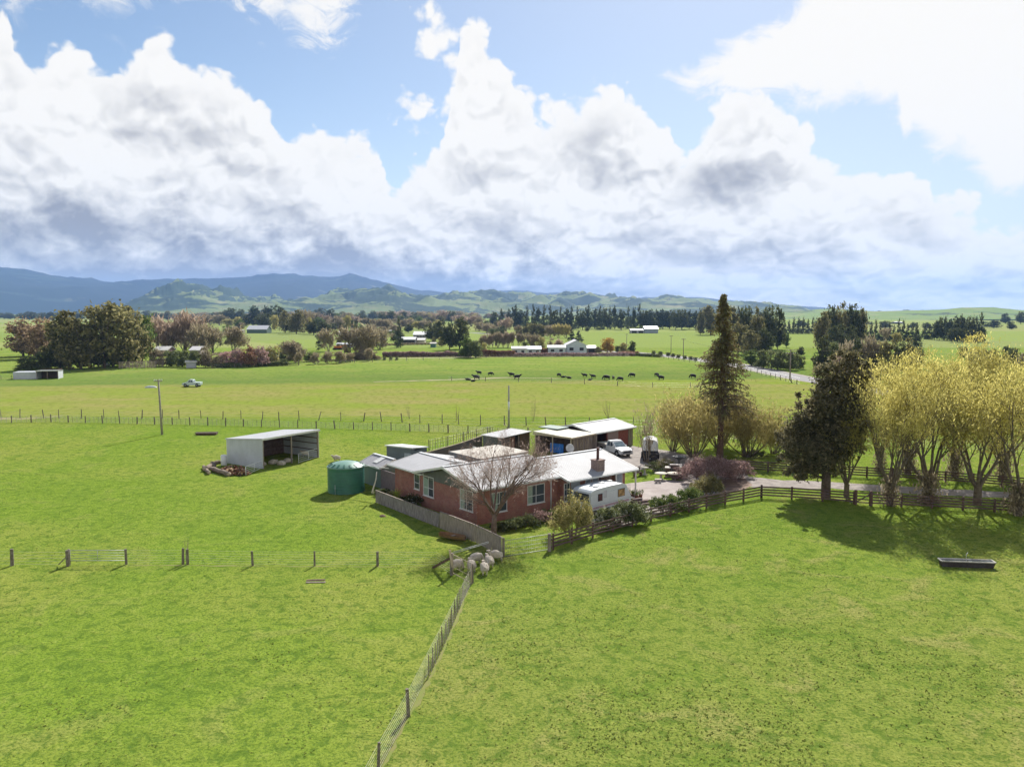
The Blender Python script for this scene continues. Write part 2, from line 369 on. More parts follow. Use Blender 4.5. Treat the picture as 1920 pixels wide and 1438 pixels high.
def ground_material():
    m, nt, b = nt_new('pasture'); n = N(nt); nf = N(nt, True)
    pos = n.new('ShaderNodeNewGeometry').outputs['Position']
    sp = n.new('ShaderNodeSeparateXYZ'); n.link(pos, sp.inputs[0]); x, y = sp.outputs[0], sp.outputs[1]
    big = nf.noise(pos, .035, 3, .6); mid = nf.noise(pos, .22, 5, .62, .6); tus = nf.noise(pos, 1.3, 5, .68, .4); fine = nf.noise(pos, 6.0, 5, .75)
    lush = (.182, .262, .034, 1); yel = (.245, .28, .055, 1); drk = (.135, .21, .028, 1); dry = (.31, .28, .10, 1)
    col = n.mix(n.mr(big, .36, .66), lush, yel)
    # drier, more trodden paddock right of the diagonal fence
    right = n.mr(n.m('ADD', n.m('ADD', x, n.m('MULTIPLY', y, -.075)), n.m('MULTIPLY', mid, 3.0)), -8.0, -4.5)
    near = n.mr(y, 66, 38)
    col = n.mix(n.m('MULTIPLY', n.m('MULTIPLY', right, n.m('MULTIPLY_ADD', near, .6, .25)), .8), col, (.225, .245, .06, 1))
    col = n.mix(n.m('MULTIPLY', n.mr(mid, .52, .72), n.m('MULTIPLY_ADD', right, .35, .3)), col, dry)
    col = n.mix(n.m('MULTIPLY', n.mr(mid, .48, .3), .6), col, drk)
    col = n.mix(n.m('MULTIPLY', n.mr(tus, .52, .34), .7), col, (.08, .14, .022, 1))
    col = n.mix(n.m('MULTIPLY', n.mr(tus, .55, .72), .4), col, (.30, .33, .08, 1))
    col = n.mix(n.m('MULTIPLY', n.mr(fine, .56, .38), .7), col, (.07, .125, .02, 1))
    # far paddocks: the mown yellow one, then the cattle paddock
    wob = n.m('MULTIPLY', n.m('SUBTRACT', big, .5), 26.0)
    e1 = n.m('ADD', y, n.m('MULTIPLY', n.m('SUBTRACT', mid, .5), 3.0))
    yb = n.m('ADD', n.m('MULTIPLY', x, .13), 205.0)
    streak = nf.noise(n.vm('MULTIPLY', pos, (.03, .12, 1)), 1.0, 5, .65)
    ycol = n.mix(n.mr(streak, .3, .72), (.215, .25, .055, 1), (.265, .245, .085, 1))
    ycol = n.mix(n.m('MULTIPLY', n.mr(nf.noise(pos, .06, 4, .6), .42, .66), .5), ycol, (.19, .275, .03, 1))
    tusf = nf.noise(n.vm('MULTIPLY', pos, (1, .5, 1)), .8, 4, .7)
    ycol = n.mix(n.m('MULTIPLY', n.mr(tusf, .52, .34), .55), ycol, (.13, .165, .03, 1))
    col = n.mix(n.mr(e1, 136.0, 139.5), col, ycol)
    gcol = n.mix(n.mr(streak, .35, .65), (.17, .25, .048, 1), (.225, .28, .06, 1))
    gcol = n.mix(n.m('MULTIPLY', n.mr(tusf, .54, .34), .6), gcol, (.085, .135, .03, 1)); gcol = n.mix(n.m('MULTIPLY', n.mr(nf.noise(pos, .09, 5, .65), .45, .7), .55), gcol, (.26, .27, .08, 1))
    cloud_shade = n.m('MULTIPLY', n.mr(n.m('ADD', y, wob), n.m('ADD', yb, 70.0), n.m('ADD', yb, 10.0)), .6)
    gcol = n.mix(cloud_shade, gcol, (.10, .155, .04, 1))  # cloud shadow across the cattle paddock, painted in as darker green
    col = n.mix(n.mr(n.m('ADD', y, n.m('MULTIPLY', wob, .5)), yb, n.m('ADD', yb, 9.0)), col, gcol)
    # distant patchwork of paddocks
    vo = n.new('ShaderNodeTexVoronoi', voronoi_dimensions='2D', distance='CHEBYCHEV'); n.link(n.vm('MULTIPLY', pos, (.0034, .0024, 1)), vo.inputs['Vector']); vo.inputs['Scale'].default_value = 1
    pc = n.ramp(vo.outputs['Color'], [(0, (.18, .245, .06)), (.35, (.25, .30, .09)), (.6, (.28, .285, .12)), (.8, (.20, .255, .08)), (1, (.25, .21, .13))])
    pc = n.mix(n.m('MULTIPLY', n.mr(nf.noise(pos, .01, 5, .65), .4, .7), .5), pc, (.23, .285, .08, 1))
    col = n.mix(n.mr(y, 395, 420), col, pc)
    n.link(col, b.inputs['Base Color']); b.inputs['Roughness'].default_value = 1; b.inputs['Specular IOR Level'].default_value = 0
    hh = n.m('ADD', n.m('MULTIPLY', tus, .5), n.m('ADD', n.m('MULTIPLY', fine, .22), n.m('MULTIPLY', mid, .6)))
    bp = n.new('ShaderNodeBump'); bp.inputs['Strength'].default_value = .55; bp.inputs['Distance'].default_value = .35
    n.link(hh, bp.inputs['Height']); n.link(bp.outputs[0], b.inputs['Normal'])
    return m
ys = np.concatenate([np.linspace(-60, 400, 60), np.geomspace(430, 14000, 40)])
xs = np.concatenate([-np.geomspace(14000, 300, 25), np.linspace(-250, 250, 40), np.geomspace(300, 14000, 25)])
GX, GY = np.meshgrid(xs, ys)
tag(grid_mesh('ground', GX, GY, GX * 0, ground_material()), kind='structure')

def hill_material(name, grass, bush, amt, scale=.004):
    m, nt, b = nt_new(name); n = N(nt)
    geo = n.new('ShaderNodeNewGeometry'); pos = geo.outputs['Position']
    a = n.noise(n.vm('MULTIPLY', pos, (1, 1, 2.5)), scale, 7, .66, .5); f = n.noise(pos, scale * 9, 4, .7)
    sp = n.new('ShaderNodeSeparateXYZ'); n.link(geo.outputs['Normal'], sp.inputs[0])
    steep = n.mr(sp.outputs[2], .97, .8)
    g = n.mix(f, c4(grass), c4(tuple(q * 1.35 for q in grass)))
    g = n.mix(n.m('MULTIPLY', n.mr(n.noise(pos, scale * 2.3, 4, .6), .5, .7), .6), g, (.30, .25, .13, 1))
    k = n.mr(n.m('ADD', a, n.m('MULTIPLY', steep, .10)), amt, amt + .05)  # bush over pasture; its colour also stands in for shaded hill patches
    n.link(n.mix(k, g, c4(bush)), b.inputs['Base Color']); b.inputs['Roughness'].default_value = .95; b.inputs['Specular IOR Level'].default_value = .05
    return m
def hills(name, prof, r0, depth, m, rough=.5, na=620, nr=70, seed=1, ns=700.0, peaks=(), pw=1.0):
    """a range whose crest, seen from the house, follows prof = [(px, py)]"""
    A = np.linspace(math.atan((prof[0][0] - 960) / F), math.atan((prof[-1][0] - 960) / F), na)
    px = 960 + np.tan(A) * F; crest = np.interp(px, [p[0] for p in prof], [p[1] for p in prof])
    fade = np.clip(np.minimum(np.arange(na), na - 1 - np.arange(na)) / (na * .04), 0, 1)
    T = np.linspace(-1, 1, nr)
    AA, TT = np.meshgrid(A, T)
    RR = r0 + TT * depth
    hc = (585 - crest) / F * r0 + H
    X = RR * np.sin(AA); Y = RR * np.cos(AA)
    rid = fbm(X / ns, Y / ns * .8, 6, seed, True)
    env = np.clip(1 - np.abs(TT + .0) ** 1.25, 0, 1) ** pw
    shift = (fbm(X / ns / 2.5, Y / ns / 2.5, 3, seed + 5) - .5) * .6
    env = np.clip(1 - np.abs(TT + shift) ** 1.25, 0, 1) ** pw
    Z = hc[None, :] * env * (1 - rough + rough * rid * (1.55 + .5 * max(0, rough - .5)))
    for (ppx, ppy, wm, tr) in peaks:
        a = math.atan((ppx - 960) / F); r = r0 + tr * depth; hx, hy = r * math.sin(a), r * math.cos(a)
        ph = (585 - ppy) / F * r + H
        d = np.hypot(X - hx, Y - hy) / wm; ang = np.arctan2(Y - hy, X - hx)
        gul = .8 + .2 * np.cos(ang * 7 + rid * 5)
        Z = np.maximum(Z, ph * np.clip(1 - d * (1.12 - .12 * gul) ** 1, 0, 1) ** 1.15 * (1 - .28 * np.clip(d, 0, 1) * (1 - rid)))
    Z = Z * fade[None, :] - 1.5 * (1 - env)
    return tag(grid_mesh(name, X, Y, Z, m), kind='structure')
hm_f = hill_material('pasture_hills', (.12, .15, .05), (.03, .05, .028), .47, .0035)
hm_b = hill_material('bush_mountains', (.022, .034, .028), (.008, .014, .014), .36, .002)
hm_r = hill_material('rolling_hills', (.12, .18, .04), (.03, .05, .03), .58, .006)
hills('mountains', [(-420, 480), (-200, 492), (0, 500), (100, 510), (200, 520), (290, 524), (400, 526), (520, 519), (560, 524), (610, 529), (640, 527), (657, 521), (690, 526), (740, 538), (790, 549), (850, 552), (900, 543), (990, 541), (1020, 546), (1060, 545), (1120, 549), (1180, 557), (1250, 552), (1270, 554), (1330, 560), (1410, 565), (1480, 571), (1540, 576), (1620, 583)], 9200, 2600, hm_b, .30, seed=3, ns=1500.0, na=700)
hills('hills', [(150, 586), (230, 572), (300, 552), (330, 545), (380, 545), (420, 554), (470, 552), (520, 548), (560, 554), (640, 552), (700, 541), (760, 548), (820, 552), (880, 552), (930, 556), (980, 556), (1040, 559), (1100, 558), (1180, 564), (1250, 564), (1330, 570), (1420, 574), (1500, 578), (1560, 585)], 5000, 1500, hm_f, .9, seed=9, ns=430.0, na=760,
      peaks=[(350, 549, 420, -.35), (575, 556, 380, -.4), (730, 533, 420, .1), (700, 541, 420, -.2), (800, 552, 330, -.5), (865, 546, 300, 0), (940, 556, 260, -.4), (985, 545, 300, .2), (1050, 557, 240, -.45), (1105, 548, 380, -.1), (1180, 560, 260, .1), (1260, 561, 300, .2), (1340, 567, 260, .2)])
hills('hills', [(1400, 586), (1500, 583), (1560, 580), (1640, 583), (1700, 581), (1760, 580), (1800, 577), (1840, 578), (1920, 582), (2100, 578), (2300, 585)], 2900, 900, hm_r, .3, seed=21, ns=420.0, na=300)

def strip(name, line, w, m, z, n=3, kind='structure', wob=0.0):
    """flat ribbon on the ground along world points [(x, y)] ; w = width or list"""
    L = [Vector((p[0], p[1], 0)) for p in line]; pts = []
    for a, b in zip(L, L[1:]):
        k = max(1, int((b - a).length / n))
        pts += [a.lerp(b, i / k) for i in range(k)]
    pts.append(L[-1]); ws = w if hasattr(w, '__len__') else [w] * len(line)
    v = []; f = []; rn = random.Random(len(pts))
    for i, p in enumerate(pts):
        d = (pts[min(i + 1, len(pts) - 1)] - pts[max(0, i - 1)]).normalized(); s_ = Vector((-d.y, d.x, 0))
        ww = float(np.interp(i / (len(pts) - 1), np.linspace(0, 1, len(ws)), ws)) / 2
        v += [(p + s_ * (ww + rn.uniform(-wob, wob))).to_tuple()[:2] + (z,), (p - s_ * (ww + rn.uniform(-wob, wob))).to_tuple()[:2] + (z,)]
    for i in range(len(pts) - 1): f.append((2 * i, 2 * i + 1, 2 * i + 3, 2 * i + 2))
    me = bpy.data.meshes.new(name); me.from_pydata(v, [], f); me.materials.append(m)
    return tag(put(bpy.data.objects.new(name, me)), kind=kind)
def sheet(name, pixpoly, m, z, kind='structure', wob=.25, n=1.2):
    pts = [Vector(P(*p)) for p in pixpoly]; out = []; rn = random.Random(7)
    for a, b in zip(pts, pts[1:] + pts[:1]):
        k = max(1, int((b - a).length / n))
        for i in range(k):
            q = a.lerp(b, i / k); out.append((q.x + rn.uniform(-wob, wob), q.y + rn.uniform(-wob, wob), z))
    me = bpy.data.meshes.new(name); me.from_pydata(out, [], [tuple(range(len(out)))]); me.materials.append(m)
    import bmesh
    b = bmesh.new(); b.from_mesh(me); bmesh.ops.triangulate(b, faces=b.faces); bmesh.ops.recalc_face_normals(b, faces=b.faces); b.to_mesh(me); b.free()
    if me.polygons[0].normal.z < 0: me.flip_normals()
    return tag(put(bpy.data.objects.new(name, me)), kind=kind)
G = lambda px, py: P(px, py)[:2]
m_gravel = mat('gravel', (.20, .17, .155), .95, col2=(.33, .29, .26), scale=1.2, bump=.5, bscale=14, detail=8)
m_conc = mat('driveway_concrete', (.26, .215, .20), .9, col2=(.38, .33, .305), scale=.5, detail=7)
m_asph = mat('asphalt', (.17, .165, .17), .9, col2=(.22, .21, .215), scale=.3)
m_dirt = mat('bare_earth', (.16, .10, .075), .95, col2=(.27, .19, .14), scale=.6, detail=7)
m_lawn = mat('lawn', (.12, .23, .02), .9, col2=(.2, .27, .04), scale=.6, detail=7)
m_tan = mat('worn_track', (.30, .24, .13), .95, col2=(.22, .23, .07), scale=.4, detail=6)
m_wline = mat('road_paint', (.75, .75, .72), .6)
sheet('gravel_yard', [(1106, 846), (1186, 836), (1260, 846), (1330, 862), (1400, 878), (1400, 905), (1290, 906), (1220, 878), (1180, 884), (1100, 880)], m_gravel, .006)
sheet('driveway', [(1184, 905), (1240, 899), (1290, 901), (1340, 892), (1400, 893), (1428, 896), (1470, 900), (1560, 903), (1640, 909), (1760, 916), (1840, 920), (1960, 927), (1960, 938), (1840, 932), (1640, 922), (1560, 916), (1430, 915), (1400, 912), (1370, 921), (1320, 932), (1290, 950), (1230, 965), (1180, 985), (1110, 985), (1060, 960), (1100, 925)], m_gravel, .01)
sheet('patio', [(1182, 906), (1240, 899), (1296, 903), (1320, 912), (1290, 928), (1238, 938), (1200, 936), (1184, 925)], m_conc, .016, wob=.08)
sheet('garden_bed', [(1345, 898), (1396, 896), (1415, 909), (1390, 921), (1350, 930), (1336, 918)], m_dirt, .018)
road = [G(1960, 775), G(1700, 742), G(1500, 709), G(1440, 696), G(1380, 684), G(1300, 673), G(1240, 666), G(1185, 661), G(1120, 658.5), G(1040, 656)]
strip('road', road, 6.6, m_asph, .02, 8)
strip('gravel_shoulder', road, 9.4, m_gravel, .012, 8, wob=.4)
strip('road_marking', [G(1500, 709), G(1440, 696), G(1380, 684), G(1300, 673)], .14, m_wline, .026, 8)
strip('road', [G(885, 624), G(930, 627.5), G(985, 632.5)], 8, m_asph, .02, 20)
strip('dirt_track', [G(-60, 786), G(40, 785), G(85, 782.5), G(120, 779)], [2.2, 2.6, 2.0, .6], m_tan, .008, 1.2, wob=.35)
strip('dirt_track', [G(700, 716), G(860, 711.5), G(950, 708), G(1050, 709.5)], [1, 2.6, 2.6, .6], m_tan, .008, 1.5, wob=.5)
strip('dirt_track', [G(620, 673.5), G(760, 671.5), G(940, 669), G(1100, 668)], [2, 4, 5, 2], m_tan, .008, 4, wob=1.2)
# ---------------------------------------------------------------- plants
class Segs:
    """branch segments collected then turned into one mesh of tapered prisms"""
    def __init__(s): s.a = []
    def add(s, p, q, r0, r1): s.a.append((p[0], p[1], p[2], q[0], q[1], q[2], r0, r1))
    def build(s, name, m, parent, n=5):
        A = np.array(s.a); p = A[:, :3]; q = A[:, 3:6]; d = q - p; d /= np.linalg.norm(d, axis=1)[:, None] + 1e-9
        ref = np.where(np.abs(d[:, 2:3]) < .9, np.array([[0, 0, 1.]]), np.array([[1., 0, 0]]))
        u = np.cross(d, ref); u /= np.linalg.norm(u, axis=1)[:, None]; w = np.cross(d, u)
        t = np.arange(n) * 2 * PI / n
        ring = u[:, None, :] * np.cos(t)[None, :, None] + w[:, None, :] * np.sin(t)[None, :, None]
        v0 = p[:, None, :] + ring * A[:, 6][:, None, None]; v1 = q[:, None, :] + ring * A[:, 7][:, None, None]
        V = np.concatenate([v0, v1], 1).reshape(-1, 3); k = len(A); base = np.arange(k)[:, None] * 2 * n; j = np.arange(n)[None, :]; j2 = (j + 1) % n
        Q = np.stack([base + j, base + j2, base + n + j2, base + n + j], -1).reshape(-1, 4)
        return mesh_np(name, V, Q, m, parent, smooth=n > 4)
def grow(rnd, start, direc, length, rad, depth, spec, thick, thin, tips, cut=2):
    """recursive limb. spec: dict(seg, bend, up, kids, ratio, spread, rr)"""
    k = spec.get('seg', 4); p = Vector(start); d = Vector(direc).normalized(); r = rad; L = length / k
    lvl = spec['levels'] - depth
    tgt = thick if lvl < cut else thin
    endr = rad * spec.get('taper', .45)
    for i in range(k):
        d = (d + Vector((rnd.gauss(0, 1), rnd.gauss(0, 1), rnd.gauss(0, 1))) * spec['bend'] + Vector((0, 0, spec['up']))).normalized()
        q = p + d * L; r2 = rad + (endr - rad) * (i + 1) / k
        tgt.add(p, q, r, r2)
        if depth > 0 and i >= (spec.get('first', 1) if lvl == 0 else 1):
            nk = spec['kids'][min(lvl, len(spec['kids']) - 1)]
            nn = int(nk) + (rnd.random() < nk % 1)
            for _ in range(nn):
                a = rnd.uniform(0, 2 * PI); side = Vector((math.cos(a), math.sin(a), rnd.uniform(-.2, .5)))
                side = (side - d * side.dot(d)).normalized()
                nd = (d + side * spec['spread'] * rnd.uniform(.6, 1.25)).normalized()
                grow(rnd, q, nd, length * spec['ratio'] * rnd.uniform(.7, 1.15), r2 * spec.get('rr', .55), depth - 1, spec, thick, thin, tips, cut)
        p = q; r = r2
    tips.append((p.x, p.y, p.z, d.x, d.y, d.z))
    if depth > 0:
        grow(rnd, p, (d + Vector((rnd.gauss(0, .15), rnd.gauss(0, .15), 0))), length * spec['ratio'], r * .9, depth - 1, spec, thick, thin, tips, cut)
def cards(rng, pts, size, m, name, parent, flat=None, aspect=1.6, along=None):
    """little leaf-spray quads at pts (k,3)"""
    k = len(pts); n = rng.normal(size=(k, 3))
    if flat is not None: n[:, 2] += flat
    n /= np.linalg.norm(n, axis=1)[:, None]
    r = rng.normal(size=(k, 3)) if along is None else along + rng.normal(size=(k, 3)) * .35
    u = r - n * np.sum(r * n, 1)[:, None]; u /= np.linalg.norm(u, axis=1)[:, None] + 1e-9; w = np.cross(n, u)
    s = size * rng.uniform(.6, 1.35, size=(k, 1))
    a = u * s * aspect / 2; b = w * s / 2
    bend = n * s * .25
    V = np.stack([pts - a - bend, pts + b * .9, pts + a - bend, pts - b * .9], 1).reshape(-1, 3)
    Q = np.arange(4 * k).reshape(k, 4)
    return mesh_np(name, V, Q, m, parent)
def lobe_pts(rng, lobes, n, clumps=40, shell=.45, cs=.16, zmin=None):
    """points in clumps spread over the shells of ellipsoid lobes [(cx,cy,cz, rx,ry,rz)]"""
    L = np.array(lobes, float); wt = (L[:, 3] * L[:, 4] * L[:, 5]) ** .67; wt /= wt.sum(); out = []
    for l, w_ in zip(L, wt):
        nc = max(5, int(clumps * len(L) * w_)); nn = max(10, int(n * w_))
        d = rng.normal(size=(nc, 3)); d /= np.linalg.norm(d, axis=1)[:, None]
        rad = rng.uniform(shell, 1.0, size=(nc, 1)) ** .6
        c = d * rad
        idx = rng.integers(0, nc, nn); g = rng.normal(size=(nn, 3)) * cs * rng.uniform(.5, 1.5, size=(nc, 1))[idx]
        q = c[idx] + g
        out.append(l[:3] + q * l[3:6])
    o = np.concatenate(out)
    if zmin is not None: o = o[o[:, 2] > zmin]
    return o
bark = mat('bark', (.13, .10, .08), .95, col2=(.24, .20, .16), scale=4, bump=.5, bscale=9)
bark_pale = mat('pale_bark', (.22, .18, .15), .95, col2=(.36, .31, .26), scale=4)
bark_dark = mat('dark_bark', (.075, .055, .045), .95, col2=(.14, .11, .09), scale=4)
twig_brown = mat('twig_brown', (.25, .20, .14), .9, col2=(.36, .29, .21), scale=.6)
twig_pink = mat('twig_pink', (.28, .205, .15), .9, col2=(.37, .28, .21), scale=.6)
twig_yel = mat('twig_yellow', (.42, .35, .13), .9, col2=(.30, .245, .10), scale=.5)
LF = dict(
    dark=foliage('leaf_dark', (.058, .078, .036), (.105, .118, .055), (.15, .145, .075), .42, .35),
    pine=foliage('leaf_pine', (.042, .060, .040), (.072, .088, .054), (.10, .11, .06), .38, .2),
    olive=foliage('leaf_olive', (.125, .13, .055), (.22, .20, .09), (.30, .26, .13), .48, .3),
    bronze=foliage('leaf_bronze', (.20, .145, .095), (.31, .22, .145), (.38, .28, .18), .48, .3),
    green=foliage('leaf_green', (.075, .12, .03), (.13, .18, .05), (.2, .23, .08), .45, .3),
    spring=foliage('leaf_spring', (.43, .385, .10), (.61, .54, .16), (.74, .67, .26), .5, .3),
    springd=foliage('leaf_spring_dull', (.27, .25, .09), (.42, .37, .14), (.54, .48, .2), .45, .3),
    bush=foliage('leaf_bush', (.20, .21, .07), (.38, .34, .12), (.62, .52, .26), .45, 1.2),
    hedge=foliage('leaf_hedge', (.075, .10, .042), (.15, .175, .07), (.27, .28, .14), .4, 1.5),
    white=foliage('blossom_white', (.55, .55, .42), (.7, .68, .52), None, .2, 1.5),
    pink=foliage('blossom_pink', (.36, .23, .22), (.48, .32, .30), (.6, .43, .4), .4, 1.2),
    plum=foliage('leaf_plum', (.22, .145, .13), (.33, .22, .205), (.45, .32, .30), .45, 1.0),
    red=foliage('leaf_red', (.24, .12, .085), (.34, .19, .13), (.42, .28, .19), .4, 1.0),
    orange=foliage('leaf_orange', (.36, .2, .05), (.46, .29, .08), (.55, .4, .14), .45, 1.0),
    twigs=foliage('twig_haze', (.21, .17, .11), (.31, .26, .17), (.41, .35, .24), .45, .3),
    twigp=foliage('twig_haze_pink', (.28, .205, .155), (.37, .28, .21), (.46, .36, .28), .45, .3),
    twigy=foliage('twig_haze_yellow', (.30, .25, .11), (.42, .35, .14), (.55, .48, .19), .45, .3),
    flax=foliage('leaf_flax', (.35, .42, .06), (.55, .6, .12), None, .4, 2),
)
# ------- prototypes for trees standing far off: unit height, unit width, own crown and trunk
PROTO = {}
def proto(kind):
    """unit trees; first use of each is cached, later ones are copies"""
    if kind in PROTO: return PROTO[kind]
    rng = np.random.default_rng(abs(sum(ord(c) * (i + 3) for i, c in enumerate(kind)))); rnd = random.Random(kind)
    base = kind[:-1]; out = []
    root = bpy.data.objects.new('tree', None); root.empty_display_size = .2
    def crown(p, size, m, **k): out.append(cards(rng, p, size, LF[m], 'crown', root, **k))
    sg = Segs()
    def trunk(h0=.4, r=.03, lean=0.0, m=bark_dark):
        sg.add((0, 0, -.02), (lean, 0, h0), r, r * .6)
        for i in range(6):
            a = rnd.uniform(0, 6.28); sg.add((lean * rnd.uniform(.4, 1), 0, h0 * rnd.uniform(.5, 1)), (lean + .3 * math.cos(a), .3 * math.sin(a), h0 + rnd.uniform(.1, .35)), r * .45, r * .12)
        out.append(sg.build('trunk', m, root, 5))
    if base == 'pine':
        trunk(.7, .028)
        lob = [(rnd.uniform(-.2, .2), rnd.uniform(-.2, .2), z, .42 * (1.12 - z) + .08, .42 * (1.12 - z) + .08, .13) for z in np.linspace(.2, .86, 9)] + [(0, 0, .93, .07, .07, .08)]
        crown(lobe_pts(rng, lob, 2300, 9, .5, .22), .05, 'pine', flat=.6)
    elif base == 'spire':
        trunk(.8, .03)
        lob = [(rnd.uniform(-.03, .03), 0, z, (1.03 - z) * .5 + .03, (1.03 - z) * .5 + .03, .09) for z in np.linspace(.1, .95, 11)]
        crown(lobe_pts(rng, lob, 1700, 8, .5, .2), .045, 'pine')
    elif base == 'column':
        trunk(.6, .05)
        crown(lobe_pts(rng, [(0, 0, z, .45, .45, .16) for z in (.2, .4, .6, .78)] + [(0, 0, .9, .3, .3, .11)], 1500, 10, .6, .2), .05, 'pine')
    elif base in ('round', 'gum', 'bronze', 'olive', 'green', 'shrub', 'redbush', 'plumbush', 'blossom', 'orange', 'spring', 'pinkbush'):
        m = dict(round='dark', gum='olive', bronze='bronze', olive='olive', green='green', shrub='hedge', redbush='red', plumbush='twigs', blossom='bush', orange='orange', spring='springd', pinkbush='pink')[base]
        low = base in ('shrub', 'redbush', 'plumbush', 'blossom', 'pinkbush')
        z0 = .12 if low else .15
        trunk(.3 if low else .55, .03)
        lob = [(rnd.uniform(-.24, .24), rnd.uniform(-.24, .24), rnd.uniform(z0 + .02, .78), rnd.uniform(.18, .3), rnd.uniform(.18, .3), rnd.uniform(.13, .24)) for _ in range(11)]
        lob += [(rnd.uniform(-.08, .08), 0, .86, .2, .2, .14), (-.3, 0, z0 + .14, .2, .25, .16), (.3, 0, z0 + .16, .2, .25, .17), (0, 0, z0 + .12, .3, .3, .16)]
        crown(lobe_pts(rng, lob, 3800, 9, .5, .22, zmin=.03), .044, m)
        if base == 'blossom': crown(lobe_pts(rng, lob, 500, 9, .9, .15, zmin=.1), .035, 'white')
    elif base in ('bare', 'barepink', 'poplar', 'willow', 'barepale'):
        th = Segs(); tn = Segs(); tips = []
        up = base == 'poplar'
        spec = dict(levels=4, seg=3, bend=.10, up=.12 if not up else .35, kids=[2, 2, 1.6, 1.2], ratio=.62, spread=.75 if not up else .35, rr=.6, first=0)
        for _ in range(3): grow(rnd, (0, 0, .02), (rnd.gauss(0, .3), rnd.gauss(0, .3), 1), .36, .022, 4, spec, th, tn, tips, 2)
        A = np.array([s_[:6] for s_ in th.a + tn.a]); zt = np.percentile(A[:, 5], 99.5); wd = np.percentile(np.abs(A[:, 3:5]), 98)
        for S_ in (th, tn):
            S_.a = [(a[0] * .5 / wd, a[1] * .5 / wd, a[2] / zt, a[3] * .5 / wd, a[4] * .5 / wd, a[5] / zt, a[6], max(a[7], .004)) for a in S_.a]
        tm = dict(bare=twig_brown, barepink=twig_pink, poplar=twig_brown, willow=twig_yel, barepale=bark_pale)[base]
        out.append(th.build('trunk', bark if base != 'barepale' else bark_pale, root, 4)); out.append(tn.build('twigs', tm, root, 3))
        T = np.array([t[:3] for t in tips]); T[:, :2] *= .5 / wd; T[:, 2] /= zt
        T = T[rng.integers(0, len(T), 1300)] + rng.normal(size=(1300, 3)) * .04
        T = T[T[:, 2] > .12]
        out.append(cards(rng, T, .036, LF[dict(bare='twigs', barepink='twigp', poplar='twigs', willow='twigy', barepale='twigs')[base]], 'fine_twigs', root, aspect=4.5, along=np.array([[0, 0, 1.]]) * .6 + (T - np.array([[0, 0, .3]]))))
    PROTO[kind] = root
    return root
ORD = ['first', 'second', 'third', 'fourth', 'fifth', 'sixth', 'seventh', 'eighth', 'ninth', 'tenth', 'eleventh', 'twelfth', 'thirteenth', 'fourteenth', 'fifteenth', 'sixteenth',
       'seventeenth', 'eighteenth', 'nineteenth', 'twentieth', 'twenty-first', 'twenty-second', 'twenty-third', 'twenty-fourth', 'twenty-fifth', 'twenty-sixth', 'twenty-seventh', 'twenty-eighth', 'twenty-ninth', 'thirtieth']
NAMEOF = dict(pine='pine_tree', spire='conifer', column='cypress', round='evergreen_tree', gum='gum_tree', bronze='bronze_tree', olive='olive_green_tree', green='leafy_tree', shrub='shrub', redbush='red_shrub', plumbush='plum_shrub',
              blossom='flowering_shrub', orange='autumn_tree', spring='budding_tree', pinkbush='pink_shrub', bare='bare_tree', barepink='bare_tree', poplar='poplar_tree', willow='willow_tree', barepale='bare_tree')
FIRST = set()
def ftree(kind, px, base, top, w, label, group=None, Y=None, var=None, sink=0.0):
    """a far tree: px = centre, base/top rows of the photo, w = width in photo pixels"""
    k = kind + (var or random.choice('ab'))
    g = P(px, base) if Y is None else at(px, Y)
    d = g[1]; h = (base - top) * d / F; ww = w * d / F
    p = proto(k)
    if k not in FIRST:
        FIRST.add(k); put(p)
        for c in p.children: pass
        o = p
    else:
        o = p.copy(); C.objects.link(o)
        for c in p.children:
            q = c.copy(); q.parent = o; C.objects.link(q)
    o.name = NAMEOF[kind]; o.location = (g[0], g[1], -sink); o.rotation_euler = (0, 0, random.uniform(0, 6.28)); o.scale = (ww * random.uniform(.95, 1.1), ww * random.uniform(.9, 1.05), h * 1.02)
    if kind in ('bare', 'barepink', 'barepale', 'willow'): o.location.z = -.2 * h; o.scale.z = h * 1.22; o.scale.x *= 1.15; o.scale.y *= 1.1
    cat = 'shrub' if kind in ('shrub', 'redbush', 'plumbush', 'blossom', 'pinkbush') else 'tree'
    return tag(o, label, cat, group)
# ---------------------------------------------------------------- trees round the house
def tips_arr(tips): return np.array(tips)
def to_np(th): return np.array(th.a)
def scale_segs(S_, fx, fy, fz):
    S_.a = [(a[0] * fx, a[1] * fy, a[2] * fz, a[3] * fx, a[4] * fy, a[5] * fz, a[6], a[7]) for a in S_.a]
# the bare tree in front of the gable
t = thing('bare_tree', 'leafless spreading tree in front of the brick house, behind the timber fence end', 'tree', P(925, 1006))
rnd = random.Random(12); th = Segs(); tn = Segs(); tips = []
sp_ = dict(levels=5, seg=4, bend=.12, up=.05, kids=[1.2, 1.8, 1.8, 1.6, 1.3], ratio=.60, spread=.85, rr=.52, first=1)
th.add((0, 0, -.1), (.05, 0, 1.0), .34, .27); th.add((.05, 0, 1.0), (.1, 0, 1.9), .27, .23)
for (a, s_, L) in [(0.2, .95, 3.6), (.75, .9, 3.2), (1.7, .7, 3.2), (2.6, .8, 2.9), (3.3, .75, 2.9), (4.2, .8, 2.9), (5.4, .9, 3.2), (6.0, .35, 3.6), (2.9, .2, 3.4), (0.0, .55, 3.8)]:
    grow(rnd, (.1, 0, rnd.uniform(1.4, 1.9)), (math.cos(a) * s_, math.sin(a) * s_, 1), L, .12, 5, sp_, th, tn, tips, 3)
print('bare segs', len(th.a), len(tn.a), max(a[5] for a in tn.a), min(a[3] for a in tn.a), max(a[3] for a in tn.a))
bark_bt = mat('bark_bare_tree', (.10, .068, .058), .95, col2=(.20, .14, .12), scale=4)
